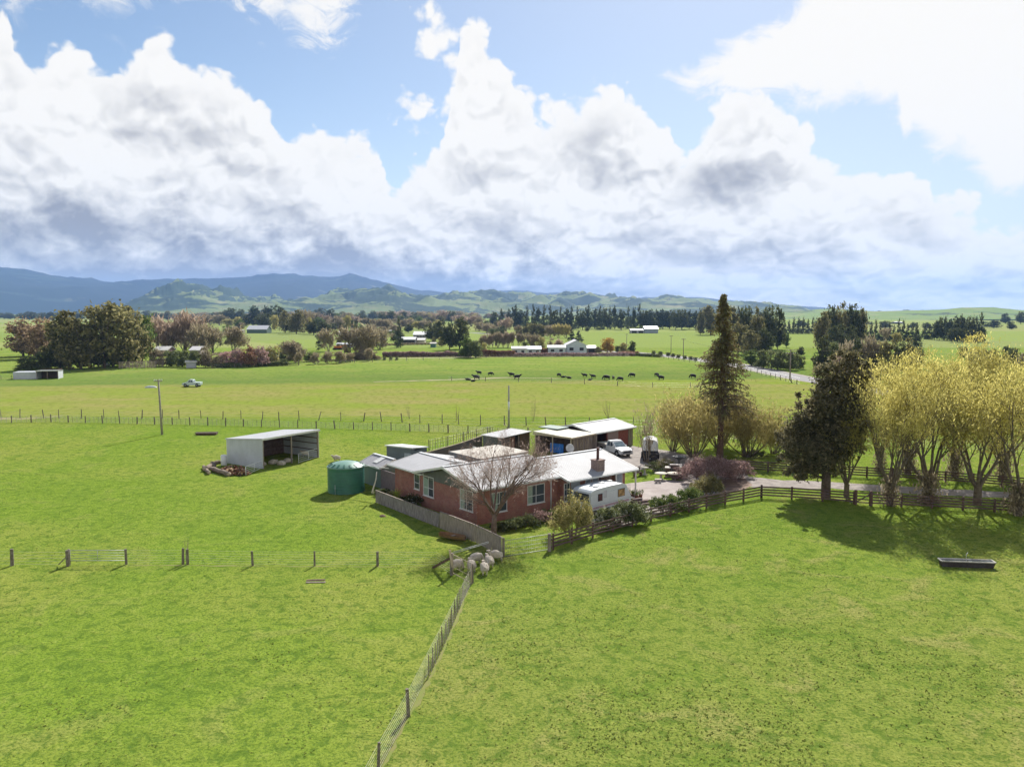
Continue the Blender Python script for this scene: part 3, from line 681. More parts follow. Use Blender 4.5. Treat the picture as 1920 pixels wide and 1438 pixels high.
t.scale = (.92, .92, 1); th.build('trunk', bark_bt, t, 6); tn.build('branches', mat('twig_rosy', (.27, .19, .165), .9, col2=(.40, .30, .26), scale=.6), t, 3)
TT_ = np.array(tips); rg_ = np.random.default_rng(2); ix_ = rg_.integers(0, len(TT_), 3600)
cards(rg_, TT_[ix_, :3] - TT_[ix_, 3:] * rg_.uniform(-.2, 1.0, (3600, 1)) + rg_.normal(size=(3600, 3)) * .13, .045, foliage('twig_rosy_fine', (.27, .19, .165), (.38, .28, .24), (.46, .36, .32), .4, 1), 'twigs', t, aspect=7, along=TT_[ix_, 3:] * 1.2)

# tall thin conifer
cx = P(1350, 862)
t = thing('conifer', 'tall narrow brown-green conifer with drooping branches and a bare lower trunk', 'tree', cx)
rng = np.random.default_rng(5); rnd = random.Random(5); th = Segs(); HT = 20.2
pts = [(0, 0, -.1), (.05, 0, 4), (0, .05, 8), (-.02, 0, 12), (.1, 0, 16), (.12, 0, HT)]
rr_ = [.48, .36, .28, .2, .11, .03]
for i in range(5): th.add(pts[i], pts[i + 1], rr_[i], rr_[i + 1])
P1 = []; D1 = []; P2 = []
for i in range(230):
    z = 5.6 + (HT - 5.7) * (rnd.random() ** .85)
    k = (HT - z) / (HT - 5.6)
    L = (.3 + 4.4 * k ** 1.0) * rnd.uniform(.45, 1.15)
    a = rnd.uniform(0, 2 * PI)
    if z < 9 and rnd.random() < .35: L *= .6
    if z < 8.5 and math.cos(a) > .5: L *= 1.45
    q = Vector((0, 0, z)); d = Vector((math.cos(a), math.sin(a), .22)); n_ = 6
    for j in range(n_):
        e = q + d * L / n_; th.add(q, e, .06 * (1 - j / n_) * (.4 + k) + .012, .06 * (1 - (j + 1) / n_) * (.4 + k) + .01)
        m_ = 8 if j > 0 else 3
        for _ in range(int(m_ * (.7 + .6 * k))):
            u = rnd.random(); c = q.lerp(e, u); sp = .10 + .30 * (j / n_) * k
            P1.append((c.x + rnd.gauss(0, sp), c.y + rnd.gauss(0, sp), c.z - abs(rnd.gauss(0, .22 + .2 * k)))); D1.append((d.x * .7, d.y * .7, -.6))
        q = e; d.z -= .13 + .05 * rnd.random(); d.normalize()
th.build('trunk', mat('bark_conifer', (.10, .06, .045), .95, col2=(.17, .11, .085), scale=3), t, 5)
LF['redw'] = foliage('leaf_conifer', (.13, .11, .06), (.22, .17, .095), (.20, .22, .09), .45, .5)
P1 = np.array(P1); D1 = np.array(D1)
cards(rng, P1, .17, LF['redw'], 'crown', t, aspect=2.6, along=D1)
print('conifer cards', len(P1))

# the dark evergreen by the gate, lopsided: tall right half, low left shoulder
c0 = P(1548, 931)
t = thing('macrocarpa_tree', 'dark dense evergreen with a bare thick trunk standing at the driveway fence', 'tree', c0)
rng = np.random.default_rng(8); th = Segs(); rnd = random.Random(2)
th.add((0, 0, -.1), (0, 0, 3), .5, .42); th.add((0, 0, 3), (.3, 0, 7), .42, .3); th.add((.3, 0, 7), (.7, 0, 12.5), .3, .08)
u = c0[1] / F
def lb(px, py, rx, rz, dy=0.0, ry=None): return ((px - 1548) * u, dy, (931 - py) * u + .1, rx * u * .98, (ry or rx) * u, rz * u * 1.05)
lob = [lb(1578, 700, 34, 30), lb(1600, 722, 26, 34, -.6), lb(1548, 712, 26, 30, .6), lb(1560, 748, 48, 38), lb(1585, 780, 40, 36, 1), lb(1530, 770, 36, 36, -1), lb(1560, 820, 44, 40),
       lb(1515, 805, 38, 34, .8), lb(1488, 800, 26, 28), lb(1482, 835, 32, 34, -.8), lb(1510, 850, 40, 36), lb(1462, 815, 14, 16), lb(1475, 868, 26, 20), lb(1508, 888, 30, 14), lb(1550, 868, 30, 22, 1.2), lb(1590, 835, 18, 24, -1), lb(1500, 755, 18, 22), lb(1612, 712, 16, 22), lb(1570, 672, 20, 16), lb(1592, 690, 26, 26), lb(1540, 735, 32, 30), lb(1575, 815, 44, 40, 1.5), lb(1590, 755, 36, 34, .5), lb(1600, 795, 24, 30), lb(1525, 790, 34, 34), lb(1500, 830, 34, 34), lb(1540, 862, 40, 28), lb(1535, 838, 40, 36, -1.6), lb(1565, 785, 38, 36, -1.8)]
for l in lob: th.add((.1, 0, min(l[2], 8) * .75), (l[0] * .8, l[1] * .8, l[2]), .12, .03)
th.build('trunk', bark_dark, t, 8)
pp = lobe_pts(rng, lob, 40000, 13, .45, .18)
LF['mac'] = foliage('leaf_macrocarpa', (.11, .115, .06), (.20, .18, .10), (.36, .31, .19), .5, .45)
cards(rng, pp, .18, LF['mac'], 'crown', t, aspect=1.7)

bark_wil = mat('bark_willow', (.10, .08, .06), .95, col2=(.20, .165, .12), scale=3)
# willows along the drive fence and behind it
def willow(seed, h, wid, ntr=4, dens=1.0, ivy=True, lean=0.0):
    rnd = random.Random(seed); rng = np.random.default_rng(seed)
    root = bpy.data.objects.new('willow_tree', None); th = Segs(); tn = Segs(); tips = []
    sp_ = dict(levels=4, seg=4, bend=.08, up=.10, kids=[1.2, 1.6, 1.5, 1.0], ratio=.56, spread=.58, rr=.55, first=1, taper=.45)
    th.add((0, 0, -.1), (0, 0, h * .10), .4, .36); th.add((0, 0, h * .10), (lean * .3, 0, h * .2), .36, .34)
    for i in range(ntr + 2):
        a = 2 * PI * i / (ntr + 2) + rnd.uniform(-.4, .4); s_ = rnd.uniform(.2, .62)
        grow(rnd, (lean * .2, 0, h * rnd.uniform(.1, .2)), (math.cos(a) * s_ + lean * .1, math.sin(a) * s_, 1), h * rnd.uniform(.48, .62), .17, 4, sp_, th, tn, tips, 2)
    T = tips_arr(tips); zt = np.percentile(T[:, 2], 98); wd = np.percentile(np.abs(T[:, :2]), 96)
    fx = wid / 2 / wd; fz = h / zt
    for S_ in (th, tn): scale_segs(S_, fx, fx, fz)
    T = T * np.array([fx, fx, fz, 1, 1, 1])
    th.build('trunk', bark_wil, root, 6); tn.build('branches', bark_wil, root, 3)
    sel = T[T[:, 2] > h * .33]; k = int(6000 * dens)
    cen = sel[(sel[:, 2] > h * .5)]; cen = cen[rng.integers(0, len(cen), 20)][:, :3]
    lobs = [(c[0], c[1], c[2] - .3, rng.uniform(.9, 1.7), rng.uniform(.9, 1.7), rng.uniform(.8, 1.5)) for c in cen]
    lp = lobe_pts(rng, lobs, int(7000 * dens), 9, .5, .22)
    cards(rng, lp, .085, LF['spring'], 'outer_leaves', root, aspect=3.0, along=np.array([[0, 0, .8]]))
    w_ = ((sel[:, 2] / h) ** 1.6); w_ /= w_.sum()
    ix = rng.choice(len(sel), k, p=w_); b = sel[ix]
    pos = b[:, :3] + b[:, 3:] * rng.uniform(-1.0, .5, size=(k, 1)) + rng.normal(size=(k, 3)) * .3
    cards(rng, pos, .10, LF['spring'], 'crown', root, aspect=3.0, along=b[:, 3:] * .7 + np.array([[0, 0, .4]]))
    low = T[T[:, 2] < h * .62]
    if len(low) > 10:
        ix = rng.integers(0, len(low), int(1000 * dens)); b = low[ix]
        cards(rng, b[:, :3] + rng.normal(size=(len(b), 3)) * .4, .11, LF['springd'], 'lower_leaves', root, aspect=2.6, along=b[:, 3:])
    if ivy:   # twiggy suckers round the trunk foot
        n_ = 650; a = rng.uniform(0, 2 * PI, n_); r = np.abs(rng.normal(size=n_)) * .5 + .3; z = rng.uniform(.1, h * .22, n_)
        cards(rng, np.stack([r * np.cos(a), r * np.sin(a), z], -1), .16, LF['twigs'], 'trunk_suckers', root, aspect=2.4, along=np.array([[0, 0, 1.]]))['kind'] = 'stuff'
    return root
wa = willow(3, 13.5, 11.5, 5); wb = willow(7, 12.5, 11.5, 4, lean=1.0); wc = willow(11, 12, 8, 3, .5, ivy=False)
wd_ = willow(19, 13, 12.5, 3, .8, lean=-.8); we_ = willow(26, 12, 9.5, 6, .8)
first = {id(wa): 1, id(wb): 1, id(wc): 1, id(wd_): 1, id(we_): 1}
def place(root, px, py, rz, sc, label, group='yellow willows along the drive'):
    if first.get(id(root)):
        first[id(root)] = 0; put(root); o = root
    else:
        o = root.copy(); C.objects.link(o)
        for c in root.children: q = c.copy(); q.parent = o; C.objects.link(q)
    o.location = P(px, py); o.rotation_euler = (0, 0, rz); o.scale = sc if hasattr(sc, '__len__') else (sc,) * 3
    return tag(o, label, 'tree', group)
place(wa, 1668, 948, .4, (.78, .78, .88), 'thick-trunked budding willow just right of the dark evergreen, on the near fence')
place(wb, 1740, 944, 1.6, (1, 1, 1.08), 'yellow budding willow with several slim trunks, middle of the near fence row')
place(wc, 1832, 946, .6, (1.1, 1.1, .9), 'slender forked willow between the two big trunks at the right end of the fence')
place(wd_, 1908, 966, 2.9, (1, 1, 1.04), 'big yellow willow with a stout trunk cut by the right edge of the photo')
place(wc, 1587, 930, 2.2, (.7, .7, .62), 'small pale sapling willow tight against the dark evergreen trunk')
place(we_, 1650, 884, 3.5, (.7, .7, .82), 'budding willow behind the drive, left of the far fence row')
place(we_, 1702, 888, 1.2, (.95, .9, 1.02), 'budding willow behind the drive, second in the far fence row')
place(wd_, 1790, 893, 5.2, (.95, 1, 1.1), 'tall bright yellow willow behind the drive, third in the far fence row')
place(wa, 1880, 898, 4.2, (1, 1, .98), 'budding willow behind the drive, farthest right in the far fence row')

# twiggy yellow willows behind the conifer
def brush(seed, h, wid, col='twigy', tw=None, nst=16, nc=6500, r0=.10):
    rnd = random.Random(seed); rng = np.random.default_rng(seed); th = Segs(); tn = Segs(); tips = []
    root = bpy.data.objects.new('bare_willow', None)
    sp_ = dict(levels=3, seg=5, bend=.06, up=.10, kids=[1.3, 1.5, 1.0], ratio=.52, spread=.55, rr=.55, first=1, taper=.3)
    for i in range(nst):
        a = rnd.uniform(0, 6.28); s_ = rnd.uniform(.1, 1.1)
        grow(rnd, (math.cos(a) * .4, math.sin(a) * .4, 0), (math.cos(a) * s_, math.sin(a) * s_, 1), h * rnd.uniform(.5, .72), r0, 3, sp_, th, tn, tips, 1)
    T = tips_arr(tips); zt = np.percentile(T[:, 2], 98); wd = np.percentile(np.abs(T[:, :2]), 96); fx = wid / 2 / wd; fz = h / zt
    for S_ in (th, tn): scale_segs(S_, fx, fx, fz)
    T = T * np.array([fx, fx, fz, 1, 1, 1])
    th.build('trunk', bark, root, 5); tn.build('twigs', tw or twig_yel, root, 3)
    if nc:
        b = T[rng.integers(0, len(T), nc)]
        cards(rng, b[:, :3] - b[:, 3:] * rng.uniform(0, 1.6, size=(nc, 1)) + rng.normal(size=(nc, 3)) * .22, .11, LF[col], 'fine_twigs', root, aspect=4.5, along=b[:, 3:] * 2)['kind'] = 'stuff'
    return root
ba = brush(4, 8.2, 8.5); bb = brush(9, 7.6, 8); bc = brush(14, 7.6, 4.2, 'twigs', twig_brown, 6, 350, .07); bc.name = 'bare_tree'
for q in (ba, bb, bc): first[id(q)] = 1
place(ba, 1300, 856, .3, 1, 'twiggy yellow-brown willow left of the tall conifer trunk', 'bare willows round the conifer')
place(bb, 1402, 856, 1.3, (1.05, 1.05, .95), 'twiggy yellow willow fanning out right of the tall conifer', 'bare willows round the conifer')
place(ba, 1348, 840, 3.3, (.95, .95, .95), 'twiggy willow growing directly behind the tall conifer', 'bare willows round the conifer')
place(bb, 1262, 846, 4.0, (.6, .6, .8), 'smaller twiggy willow just beyond the horse trailer', 'bare willows round the conifer')
place(bb, 1450, 850, 2.0, (.6, .6, .6), 'low yellow twiggy willow between the conifer and the dark evergreen', 'bare willows round the conifer')
place(bc, 1213, 867, .5, (1, 1, 1.02), 'slim leafless tree with a straight trunk beside the gravel yard', 'bare trees')
tag(bc, cat='tree')
# saplings in the paddocks
sa = brush(21, 3.0, 1.6, 'twigs', twig_brown, 3, 0, .03); sa.name = 'sapling'; first[id(sa)] = 1
for (px, py, w, h, lab) in [(855, 789, 1, 1.0, 'thin leafless sapling in the yellow paddock left of the grey pole'), (999, 790, 1, 1.35, 'thin leafless sapling in the yellow paddock right of the grey pole'),
                            (1143, 786, 1.6, 1.2, 'spreading leafless sapling behind the white garage roof'), (769, 785, .8, .85, 'faint small sapling in the yellow paddock, leftmost of the saplings'), (350, 1050, .5, .75, 'thin bare sapling beside the two fence posts'), (1527, 800, .9, 1.5, 'bare sapling between conifer and dark evergreen in the paddock')]:
    place(sa, px, py, px * .1, (w, w, h), lab, 'saplings')

# shrubs
def shrub(name, px, py, w, h, n, leaf, label, seed=1, dots=None, size=.09, low=False, stem=True, ry=None, depth=None):
    rng = np.random.default_rng(seed); rnd = random.Random(seed)
    o = thing(name, label, 'shrub' if h < 3.2 else 'tree', P(px, py))
    th = Segs(); lob = []
    k = max(4, int(w * 2.5)); dpt = depth or min(w, h * 1.3)
    for i in range(k):
        x = (i + .5) / k * w - w / 2 + rnd.uniform(-.2, .2); e = math.sqrt(max(.15, 1 - (2 * x / w) ** 2))
        zt = h * (.45 + .5 * e) * rnd.uniform(.85, 1.05)
        lob.append((x * .9, rnd.uniform(-.2, .2) * dpt, zt * .62, w / k * 1.1 + .2, dpt * .38, zt * .38))
        th.add((x * .3, 0, -.05), (x * .85, 0, zt * .7), .05, .02)
    if stem: th.build('stems', bark, o, 5)
    pp = lobe_pts(rng, lob, n, 12, .5, .2, zmin=.05)
    cards(rng, pp, size, LF[leaf], 'foliage', o)
    if dots: cards(rng, lobe_pts(rng, lob, dots[1], 14, .93, .12, zmin=h * .3), dots[2], LF[dots[0]], 'blossom', o, aspect=1.1, flat=1.0)
    return o
shrub('young_tree', 1074, 1006, 3.0, 3.5, 9000, 'bush', 'round yellow-green young tree behind the rail fence, left of the caravan', 3, dots=None, size=.085)
shrub('camellia_bush', 1138, 990, 2.6, 1.75, 8000, 'hedge', 'dark bush with white flowers in front of the caravan, left of two', 4, ('white', 700, .10))
shrub('camellia_bush', 1184, 984, 3.0, 2.05, 9000, 'hedge', 'dark bush with white flowers in front of the caravan, right of two', 5, ('white', 750, .07))
shrub('garden_bush', 1252, 962, 3.0, 1.7, 6000, 'green', 'olive bush behind the rail fence, near the concrete patio edge', 6, ('white', 160, .07), size=.085)
shrub('garden_bush', 1290, 948, 2.6, 1.9, 6000, 'green', 'olive bush between the patio and the purple plum tree', 7, ('white', 60, .06), size=.085)
shrub('garden_bush', 1325, 930, 3.0, 2.3, 6000, 'olive', 'brownish olive bush under the purple plum tree', 8, size=.09)
shrub('plum_tree', 1335, 905, 6.6, 3.3, 13000, 'plum', 'wide purple-leaved plum tree beside the bend of the drive', 9, ('pink', 900, .07), size=.085, depth=4)
shrub('plum_tree', 1382, 897, 3.4, 2.2, 4500, 'plum', 'smaller purple plum shrub where the drive meets the far rail fence', 10, ('pink', 350, .07), size=.085, depth=2.4)
shrub('rose_bush', 1228, 884, 1.5, 1.2, 1600, 'hedge', 'small bush with pale blossom beside the slim bare tree', 11, ('pink', 110, .07), size=.08)
shrub('rose_bush', 1246, 880, 1.7, 1.3, 1700, 'olive', 'small olive bush behind the round stone table', 12, ('white', 40, .06), size=.08)
shrub('blossom_bush', 1283, 896, 1.9, 1.6, 2600, 'plum', 'pink-white blossoming bush at the right end of the small lawn', 13, ('white', 160, .06), size=.07)
shrub('blossom_bush', 1268, 900, 1.2, 1.0, 1400, 'plum', 'low blossoming bush in front of the oval stone table', 14, ('pink', 120, .06), size=.07)
shrub('dark_shrub', 1420, 858, 2.0, 1.1, 1500, 'dark', 'low dark shrub in the paddock behind the far rail fence', 15)
for i, (px, py, w, h, lf, lab) in enumerate([(962, 992, 1.6, 1.0, 'hedge', 'dark low shrub against the brick wall, right of the bare tree'), (985, 988, 1.8, 1.2, 'dark', 'dark rounded shrub under the brick wall window'), (1008, 982, 1.6, 1.1, 'plum', 'reddish twiggy shrub under the right-hand front window'),
                                       (1030, 976, 1.6, 1.1, 'hedge', 'dark shrub at the white downpipe of the brick wall'), (940, 996, 1.5, .8, 'dark', 'low dark shrub at the foot of the leafless tree')]):
    shrub('garden_shrub', px, py, w, h, 1800, lf, lab, 30 + i, size=.08)
for i, (px, py, w, h, lf, dt, lab) in enumerate([(722, 930, 1.4, .8, 'hedge', 'white', 'grey-green shrub at the far end of the garden strip by the tank'), (757, 946, 1.3, .8, 'dark', None, 'dark low shrub in the strip between fence and brick wall'),
                                           (775, 950, 1.5, 1.3, 'dark', 'white', 'dark rose shrub with white blooms beneath the narrow window'), (733, 936, .9, .7, 'twigs', None, 'dry brown shrub in the garden strip by the grey shed')]):
    shrub('garden_shrub', px, py, w, h, 1500, lf, lab, 50 + i, (dt, 40, .09) if dt else None, size=.08)
# flax
t = thing('flax_plant', 'bright yellow-green spiky flax behind the paling fence', 'plant', P(743, 937)); b_ = MB(); rnd = random.Random(3)
for i in range(60):
    a = rnd.uniform(0, 6.28); s_ = rnd.uniform(.15, .7); p0 = Vector((math.cos(a) * .08, math.sin(a) * .08, 0)); d = Vector((math.cos(a) * s_, math.sin(a) * s_, 1)).normalized(); L = rnd.uniform(.7, 1.3)
    p1 = p0 + d * L * .6; p2 = p1 + (d + Vector((math.cos(a) * .5, math.sin(a) * .5, -.3))).normalized() * L * .4; w = Vector((-math.sin(a), math.cos(a), 0)) * .035
    b_.add([p0 - w, p0 + w, p1 + w, p1 - w, p2], [(0, 1, 2, 3), (3, 2, 4)])
b_.build('leaves', LF['flax'], t, fix=False)
# ---------------------------------------------------------------- trees of the middle and far distance
random.seed(77)
T_ = ftree
GL = 'trees of the far farm on the left'
T_('bronze', 44, 668, 603, 78, 'rust-brown rounded tree at the left end of the big clump', GL)
T_('bronze', 84, 672, 599, 76, 'rust-brown tree between the left tree and the tall dark one', GL)
T_('round', 65, 668, 628, 50, 'low dark tree at the front of the left clump', GL)
T_('gum', 130, 690, 584, 92, 'tall brownish-green tree left of the highest crown', GL)
T_('olive', 196, 690, 568, 112, 'highest olive-crowned tree of the big left clump', GL)
T_('olive', 240, 686, 570, 84, 'second-highest olive tree, in the right half of the big clump', GL)
T_('green', 266, 684, 594, 62, 'mid-green tree at the right end of the big left clump', GL)
T_('olive', 152, 692, 606, 86, 'brownish olive tree low in front of the highest crown', GL)
T_('round', 118, 690, 618, 56, 'dark evergreen behind the grey-green shrubs on the left', GL)
T_('green', 212, 688, 622, 64, 'mid-green tree low in front of the knobbly olive tree', GL)
T_('round', 176, 690, 640, 50, 'small dark tree at the foot of the big clump', GL)
T_('shrub', 52, 694, 668, 46, 'dark olive bush behind the open-fronted far shed', GL)
T_('shrub', 84, 692, 657, 44, 'grey-green bush, middle of three beside the far shed', GL)
T_('shrub', 114, 691, 658, 44, 'grey-green bush, right of three beside the far shed', GL)
T_('barepink', 300, 664, 600, 50, 'pinkish leafless tree just right of the dark clump', GL)
T_('barepink', 345, 662, 592, 62, 'big pinkish leafless tree above the far hedge', GL)
T_('barepink', 322, 663, 606, 50, 'pinkish leafless tree between its two taller neighbours', GL)
T_('bare', 372, 664, 612, 40, 'brown leafless tree right of the big pinkish one', GL)
T_('bare', 400, 662, 618, 44, 'brown leafless tree, second from right of the far farm row', GL)
T_('bare', 436, 660, 616, 44, 'brown leafless tree at the right end of the far farm row', GL)
for i, (px, b, t_, w, k) in enumerate([(298, 687, 655, 36, 'plumbush'), (322, 687, 656, 34, 'shrub'), (342, 688, 655, 34, 'shrub'), (362, 689, 657, 30, 'shrub'), (385, 689, 650, 34, 'plumbush')]):
    T_(k, px, b, t_, w, '%s section of the clipped dark hedge in front of the white roofs' % ORD[i], 'hedge of the far farm')
for i, (px, b, t_, w, k) in enumerate([(405, 689, 662, 34, 'plumbush'), (425, 688, 660, 40, 'pinkbush'), (447, 688, 652, 34, 'pinkbush'), (466, 688, 648, 34, 'redbush'), (488, 687, 648, 40, 'pinkbush'), (508, 685, 650, 34, 'blossom'), (533, 684, 672, 24, 'shrub'), (527, 677, 658, 30, 'shrub')]):
    T_(k, px, b, t_, w, '%s shrub from the left in the mixed red and brown garden row' % ORD[i], 'shrubs of the far garden row')
T_('barepale', 556, 680, 643, 44, 'broad leafless grey-brown tree at the end of the garden row', 'bare trees behind the paddock')
T_('shrub', 583, 678, 662, 32, 'dark shrub right of the leafless grey-brown tree', 'shrubs of the far garden row')
T_('plumbush', 548, 677, 660, 26, 'dark reddish shrub under the leafless grey-brown tree', 'shrubs of the far garden row')
for i, (px, b, t_) in enumerate([(545, 682), (591, 682), (614, 682), (618, 681), (636, 681), (632, 680), (650, 679), (657, 678)][:0]): pass
for i, (px, b, t_, w) in enumerate([(591, 683, 663, 15), (614, 682, 661, 18), (637, 681, 660, 20), (648, 679, 664, 16), (657, 679, 663, 14), (691, 677, 655, 14), (560, 684, 662, 12)]):
    T_('bare', px, b, t_, w, '%s small orchard tree along the far edge of the green paddock' % ORD[i], 'orchard trees')
T_('barepale', 676, 672, 614, 62, 'large spreading leafless tree behind the paddock edge', 'bare trees behind the paddock')
T_('barepale', 692, 670, 622, 44, 'leafless tree right behind the large spreading one', 'bare trees behind the paddock')
T_('bare', 712, 655, 620, 34, 'leafless tree beside the orange digger', 'bare trees behind the paddock')
for i, (px, w) in enumerate([(668, 30), (684, 34), (702, 32)]): T_('plumbush', px, 675, 660, w, '%s dark bramble under the large spreading leafless tree' % ORD[i], 'brambles')
for i, px in enumerate([721, 733, 744]): T_('shrub', px, 675.5, 667.5, 7, '%s of three tiny round bushes at the paddock edge' % ORD[i], 'tiny bushes')
T_('column', 598, 657, 625, 14, 'dark narrow evergreen left of the orange digger', 'trees behind the paddock')
T_('barepale', 617, 659, 621, 28, 'leafless tree between the narrow evergreen and the long shed', 'bare trees behind the paddock')
T_('round', 636, 648, 632, 11, 'small dark tree left of the two white sheds', 'trees behind the paddock')
T_('shrub', 720, 649, 632, 16, 'green bush under the leafless trees in mid-field', 'trees behind the paddock')
T_('spire', 748, 652, 596, 17, 'tall dark spire tree standing alone in the village paddock', 'trees behind the paddock')
T_('round', 748, 636, 618, 22, 'dark low tree behind the tall spire', 'trees behind the paddock')
T_('round', 766, 624, 608, 18, 'round dark tree left of the bright white roof', 'trees behind the paddock')
T_('round', 862, 655, 598, 44, 'tallest dark evergreen in the middle of the view', 'trees behind the paddock')
T_('round', 843, 656, 606, 34, 'dark evergreen at the left of the tallest middle one', 'trees behind the paddock')
T_('round', 812, 640, 606, 36, 'dark evergreen right of the bright white roof', 'trees behind the paddock')
T_('round', 828, 642, 601, 30, 'dark evergreen, second right of the bright white roof', 'trees behind the paddock')
T_('green', 878, 670, 632, 36, 'dark green round tree at the paddock hedge', 'trees behind the paddock')
T_('shrub', 892, 671, 638, 30, 'dark bush at the paddock hedge beside the red hedge', 'trees behind the paddock')
T_('blossom', 814, 642, 632, 12, 'pale bush beside the small green hut', 'trees behind the paddock')
T_('blossom', 828, 650, 632, 18, 'bush with pale top right of the small green hut', 'trees behind the paddock')
T_('blossom', 908, 662, 642, 11, 'white blossoming bush behind the red hedge', 'trees behind the paddock')
for i in range(9):
    px = 905 + i * 9.5; T_(random.choice(['bare', 'poplar', 'barepink']), px, 652, 627 + random.uniform(-3, 4), 15, '%s leafless tree in the row behind the red hedge' % ORD[i], 'leafless row behind the red hedge')
for i, (px, b, t_, w, k) in enumerate([(998, 657, 628, 24, 'barepale'), (1015, 657, 632, 20, 'blossom'), (1034, 660, 634, 20, 'plumbush'), (1046, 660, 638, 16, 'barepink'), (1008, 640, 626, 22, 'shrub'), (985, 655, 640, 16, 'shrub')]):
    T_(k, px, b, t_, w, '%s tree from the left in the garden of the white house' % ORD[i], 'garden of the white house')
for i, (px, b, t_, w, k) in enumerate([(955, 618, 600, 14, 'bare'), (972, 632, 610, 24, 'plumbush'), (988, 632, 608, 20, 'gum'), (1000, 633, 606, 28, 'olive'), (1016, 633, 608, 26, 'olive'), (1032, 634, 612, 18, 'bare'), (1048, 634, 610, 18, 'willow'), (1062, 634, 611, 18, 'willow')]):
    T_(k, px, b, t_, w, '%s tree from the left in the brownish row in front of the pine belt' % ORD[i], 'brownish row')
T_('spire', 1072, 641, 614, 17, 'dark cone tree behind the white house, left of two', 'cones behind the white house')
T_('spire', 1085, 641, 620, 20, 'dark cone tree behind the white house, right of two', 'cones behind the white house')
T_('orange', 1139, 662, 633, 28, 'orange-leaved round tree right of the white house', 'roadside garden trees')
T_('blossom', 1168, 661, 643, 18, 'pale grey bush right of the orange tree', 'roadside garden trees')
T_('round', 1184, 662, 640, 18, 'dark round tree at the start of the road', 'roadside garden trees')
T_('shrub', 1158, 661, 648, 12, 'dark bush between the orange tree and the pale one', 'roadside garden trees')
T_('plumbush', 1122, 662, 650, 14, 'brown bush left of the orange tree', 'roadside garden trees')
T_('round', 1101, 622, 613, 11, 'lone small round tree on the far green field', 'roadside garden trees')
T_('gum', 1332, 628, 574, 44, 'broad gum tree on the field edge left of the tall conifer', 'gum trees')
T_('gum', 1313, 628, 586, 20, 'slim gum tree beside the broad one', 'gum trees')
for i in range(8): T_('shrub', 1228 + i * 11 + random.uniform(-3, 3), 664 + i * 1.8, 657 + i * 1.8, 11, '%s scrubby bush along the near side of the road' % ORD[i], 'roadside scrub')
# pine shelterbelt across the middle
n_ = 0
px = 940
while px < 1440:
    hi = random.random() < .42
    top = (574 if hi else 580) + random.uniform(-2, 3) + (3 if px > 1250 else 0) + (6 if px < 960 else 0)
    T_(random.choice(['spire', 'spire', 'pine']) if hi else random.choice(['pine', 'round']), px, 618 + random.uniform(-1.5, 1.0), top, (15 if hi else 26) + random.uniform(-3, 4), '%s pine from the left end of the long dark shelterbelt' % (ORD[n_] if n_ < 30 else 'number %d' % (n_ + 1)), 'pines of the long shelterbelt')
    px += 9.5 + random.uniform(-2, 4); n_ += 1
T_('round', 928, 612, 586, 26, 'dark rounded pine at the left end outside the shelterbelt', 'pines of the long shelterbelt')
for i, (px, b, t_, w, k) in enumerate([(912, 618, 602, 26, 'round'), (930, 628, 616, 16, 'shrub'), (941, 628, 616, 16, 'shrub'), (921, 628, 616, 14, 'shrub'), (949, 622, 598, 20, 'barepink')]):
    T_(k, px, b, t_, w, '%s in the dark hedge by the far side road' % ORD[i], 'hedge by the far side road')
# wooded village band, left of centre
band = [(432, 605, 578, 36, 'round'), (452, 605, 580, 26, 'round'), (476, 612, 573, 34, 'pine'), (500, 612, 573, 36, 'pine'), (520, 614, 574, 30, 'round'), (494, 618, 588, 34, 'round'), (446, 612, 594, 30, 'spring'), (462, 612, 596, 20, 'spring'), (428, 611, 598, 24, 'spring'), (412, 610, 592, 26, 'bare'), (395, 609, 592, 24, 'bare'), (378, 609, 594, 24, 'bare'), (420, 602, 586, 30, 'bare'),
        (516, 620, 590, 18, 'spring'), (535, 624, 583, 30, 'gum'), (556, 626, 582, 34, 'gum'), (546, 624, 598, 20, 'round'), (570, 622, 585, 28, 'bare'), (580, 626, 596, 22, 'spring'), (588, 628, 600, 28, 'round'), (606, 628, 602, 26, 'round'), (600, 600, 578, 28, 'round'), (622, 606, 580, 22, 'round'), (590, 612, 588, 26, 'bare'), (612, 612, 592, 26, 'barepink'), (632, 616, 594, 26, 'bare'),
        (624, 620, 606, 22, 'round'), (640, 620, 606, 16, 'round'), (652, 620, 590, 16, 'spring'), (660, 622, 600, 7, 'column'), (669, 622, 601, 7, 'column'), (677, 622, 601, 7, 'column'), (691, 622, 597, 14, 'spire'), (705, 618, 600, 22, 'bare'), (680, 600, 582, 18, 'round'), (700, 600, 583, 18, 'round'), (716, 606, 586, 22, 'round'), (735, 606, 584, 28, 'round'), (726, 618, 600, 24, 'bare'),
        (745, 606, 590, 22, 'bare'), (760, 604, 585, 24, 'round'), (776, 604, 586, 26, 'round'), (792, 604, 588, 26, 'pine'), (812, 604, 588, 30, 'barepink'), (830, 606, 586, 30, 'barepink'), (847, 606, 583, 24, 'round'), (866, 608, 592, 26, 'barepink'), (884, 612, 594, 28, 'barepink'), (900, 614, 596, 20, 'bare'), (785, 618, 602, 26, 'spring'), (798, 618, 602, 20, 'bare'), (820, 614, 600, 20, 'spring'),
        (768, 616, 600, 26, 'bare'), (750, 616, 602, 20, 'bare'), (712, 612, 598, 18, 'spring'), (650, 606, 588, 24, 'bare'), (668, 608, 594, 20, 'barepink'), (738, 640, 626, 14, 'shrub'), (655, 640, 628, 14, 'bare')]
seen = {}
